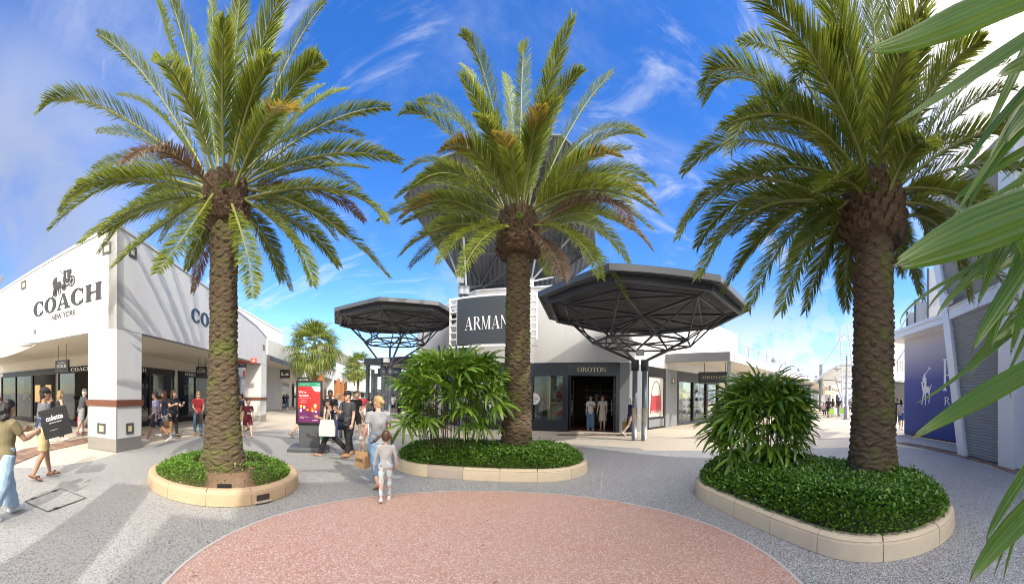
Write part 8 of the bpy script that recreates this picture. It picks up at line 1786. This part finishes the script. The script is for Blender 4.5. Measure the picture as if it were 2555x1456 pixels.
p = person('white haired woman in dark navy dress passing behind the twin columns', 1573, 1086, 66, H=1.62, skin='pale', hair='white', style='short', top=('longdress', C_['navy']), shoes=('shoe', mat('nude sandals', (.55, .36, .28), .5)), legs=((16, 4), (-18, 24)), arms=((-12, 8, 12), (14, 8, 30)), female=True, lod=1, fat=1.05)
bag('gold_bag', 'gold carrier bag swinging behind the white haired woman', 'bag', p['L'] - p['Y'] * .12, .26, .34, .10, p['Y'], mat('gold carrier', (.50, .33, .10), .4), .14); bag('black_bag', 'black carrier bag in the white haired woman\'s hand', 'bag', p['L'] + p['X'] * -.06, .28, .36, .10, p['Y'], BLACKM, .14)
# --- right gallery
person('small child in blue denim walking left of the gallery posts', 2026, 1050, 170, H=1.08, d=23.5, skin='fair', hair='blonde', style='short', top=('long', C_['denim']), bottom=('jeans', C_['dkjean']), shoes=('shoe', WSH), lod=2, child=True, cat='child')
p = person('man in black tee and shorts walking away along the gallery', 2067, 1038, 12, H=1.74, d=29, skin='tan', hair='dark', style='short', top=('tee', C_['black']), bottom=('shorts', C_['black']), shoes=('shoe', BSH), lod=2)
GRN = mat('lime plastic', (.30, .55, .06), .3); bag('lime_bag', 'lime green bag carried by the man in black along the gallery', 'bag', p['R'] + UPV * .05, .5, .5, .15, Vector((.8, -.5, 0)), GRN, .1)
person('woman in black top and white trousers walking along the gallery', 2078, 1036, 8, H=1.68, d=30.5, skin='tan', hair='brown', style='long', top=('tank', C_['black']), bottom=('wide', C_['white']), shoes=('shoe', WSH), female=True, lod=2)
p = person('man in navy tee and grey trousers at the right of the gallery walkers', 2093, 1036, 10, H=1.78, d=31, skin='tan', hair='dark', style='short', top=('tee', C_['navy']), bottom=('trousers', C_['ltgrey']), shoes=('shoe', BSH), lod=2)
bag('lime_bag', 'lime green bag held by the man in navy tee, lamp post side', 'bag', p['R'] + UPV * .05, .45, .5, .15, Vector((.8, -.5, 0)), GRN, .1)
for px, d_, lab, tp in ((2055, 33, 'seated person in pink against the gallery shopfront', 'pink'), (2061, 34, 'seated person in dark top beside the one in pink', 'brown')):
    person(lab, px, 0, 170, H=1.68, d=d_, skin='fair', hair='brown', style='long', top=('tee', C_[tp]), bottom=('jeans', C_['black']), shoes=('shoe', BSH), legs=((84, 84), (84, 80)), lod=2, seat=True, zb=-.42)
person('walker in pale pink far along the gallery', 2102, 0, 5, H=1.66, d=42, skin='fair', hair='blonde', style='long', top=('tee', C_['pink']), bottom=('shorts', C_['cream']), shoes=('shoe', WSH), lod=2)
person('walker in grey beside the white mast', 2122, 0, 185, H=1.7, d=36, skin='tan', hair='dark', style='short', top=('tee', C_['grey']), bottom=('shorts', C_['black']), shoes=('shoe', WSH), lod=2)
person('dark haired woman in grey top and blue shorts beside the navy boards', 2249, 1071, 8, H=1.62, d=17.2, skin='fair', hair='black', style='long', top=('tee', C_['ltgrey']), bottom=('shorts', C_['blue']), shoes=('shoe', WSH), female=True, lod=1)
person('person in black in the shade behind the woman in blue shorts', 2240, 1060, 0, H=1.7, d=21, skin='tan', hair='black', style='short', top=('tee', C_['black']), bottom=('trousers', C_['black']), shoes=('shoe', BSH), lod=2)

# bake the soft unions into plain meshes, with small folds in the cloth
bpy.context.view_layer.update(); dg = bpy.context.evaluated_depsgraph_get()
for o, wr in FIN:
    me = bpy.data.meshes.new_from_object(o.evaluated_get(dg), depsgraph=dg); o['_n'] = 1
    if wr:
        n = len(me.vertices); co = np.empty(n * 3, np.float32); no = np.empty(n * 3, np.float32); me.vertices.foreach_get('co', co); me.vertices.foreach_get('normal', no); co = co.reshape(-1, 3); no = no.reshape(-1, 3); s = hash(o.name) % 97
        x, y, z = co.T; fb = np.sin(x * 31 + z * 17 + s + 2.2 * np.sin(z * 13 + y * 9)) + .7 * np.sin(y * 27 - z * 38 + 1.7 * s + 2 * np.sin(x * 19)) + .45 * np.sin(x * 70 + y * 55 + z * 44 + s)
        co = co + no * (wr * .42 * fb)[:, None].astype(np.float32); me.vertices.foreach_set('co', co.ravel())
    mm = o.data.materials[0]; me.materials.clear(); me.materials.append(mm); me.polygons.foreach_set('use_smooth', np.ones(len(me.polygons), bool)); me.update()
    FIN[FIN.index((o, wr))] = (o, me)
for o, me in FIN:
    old = o.data; o.modifiers.clear(); o.data = me; me.name = o.name; del o['_n']; bpy.data.meshes.remove(old)
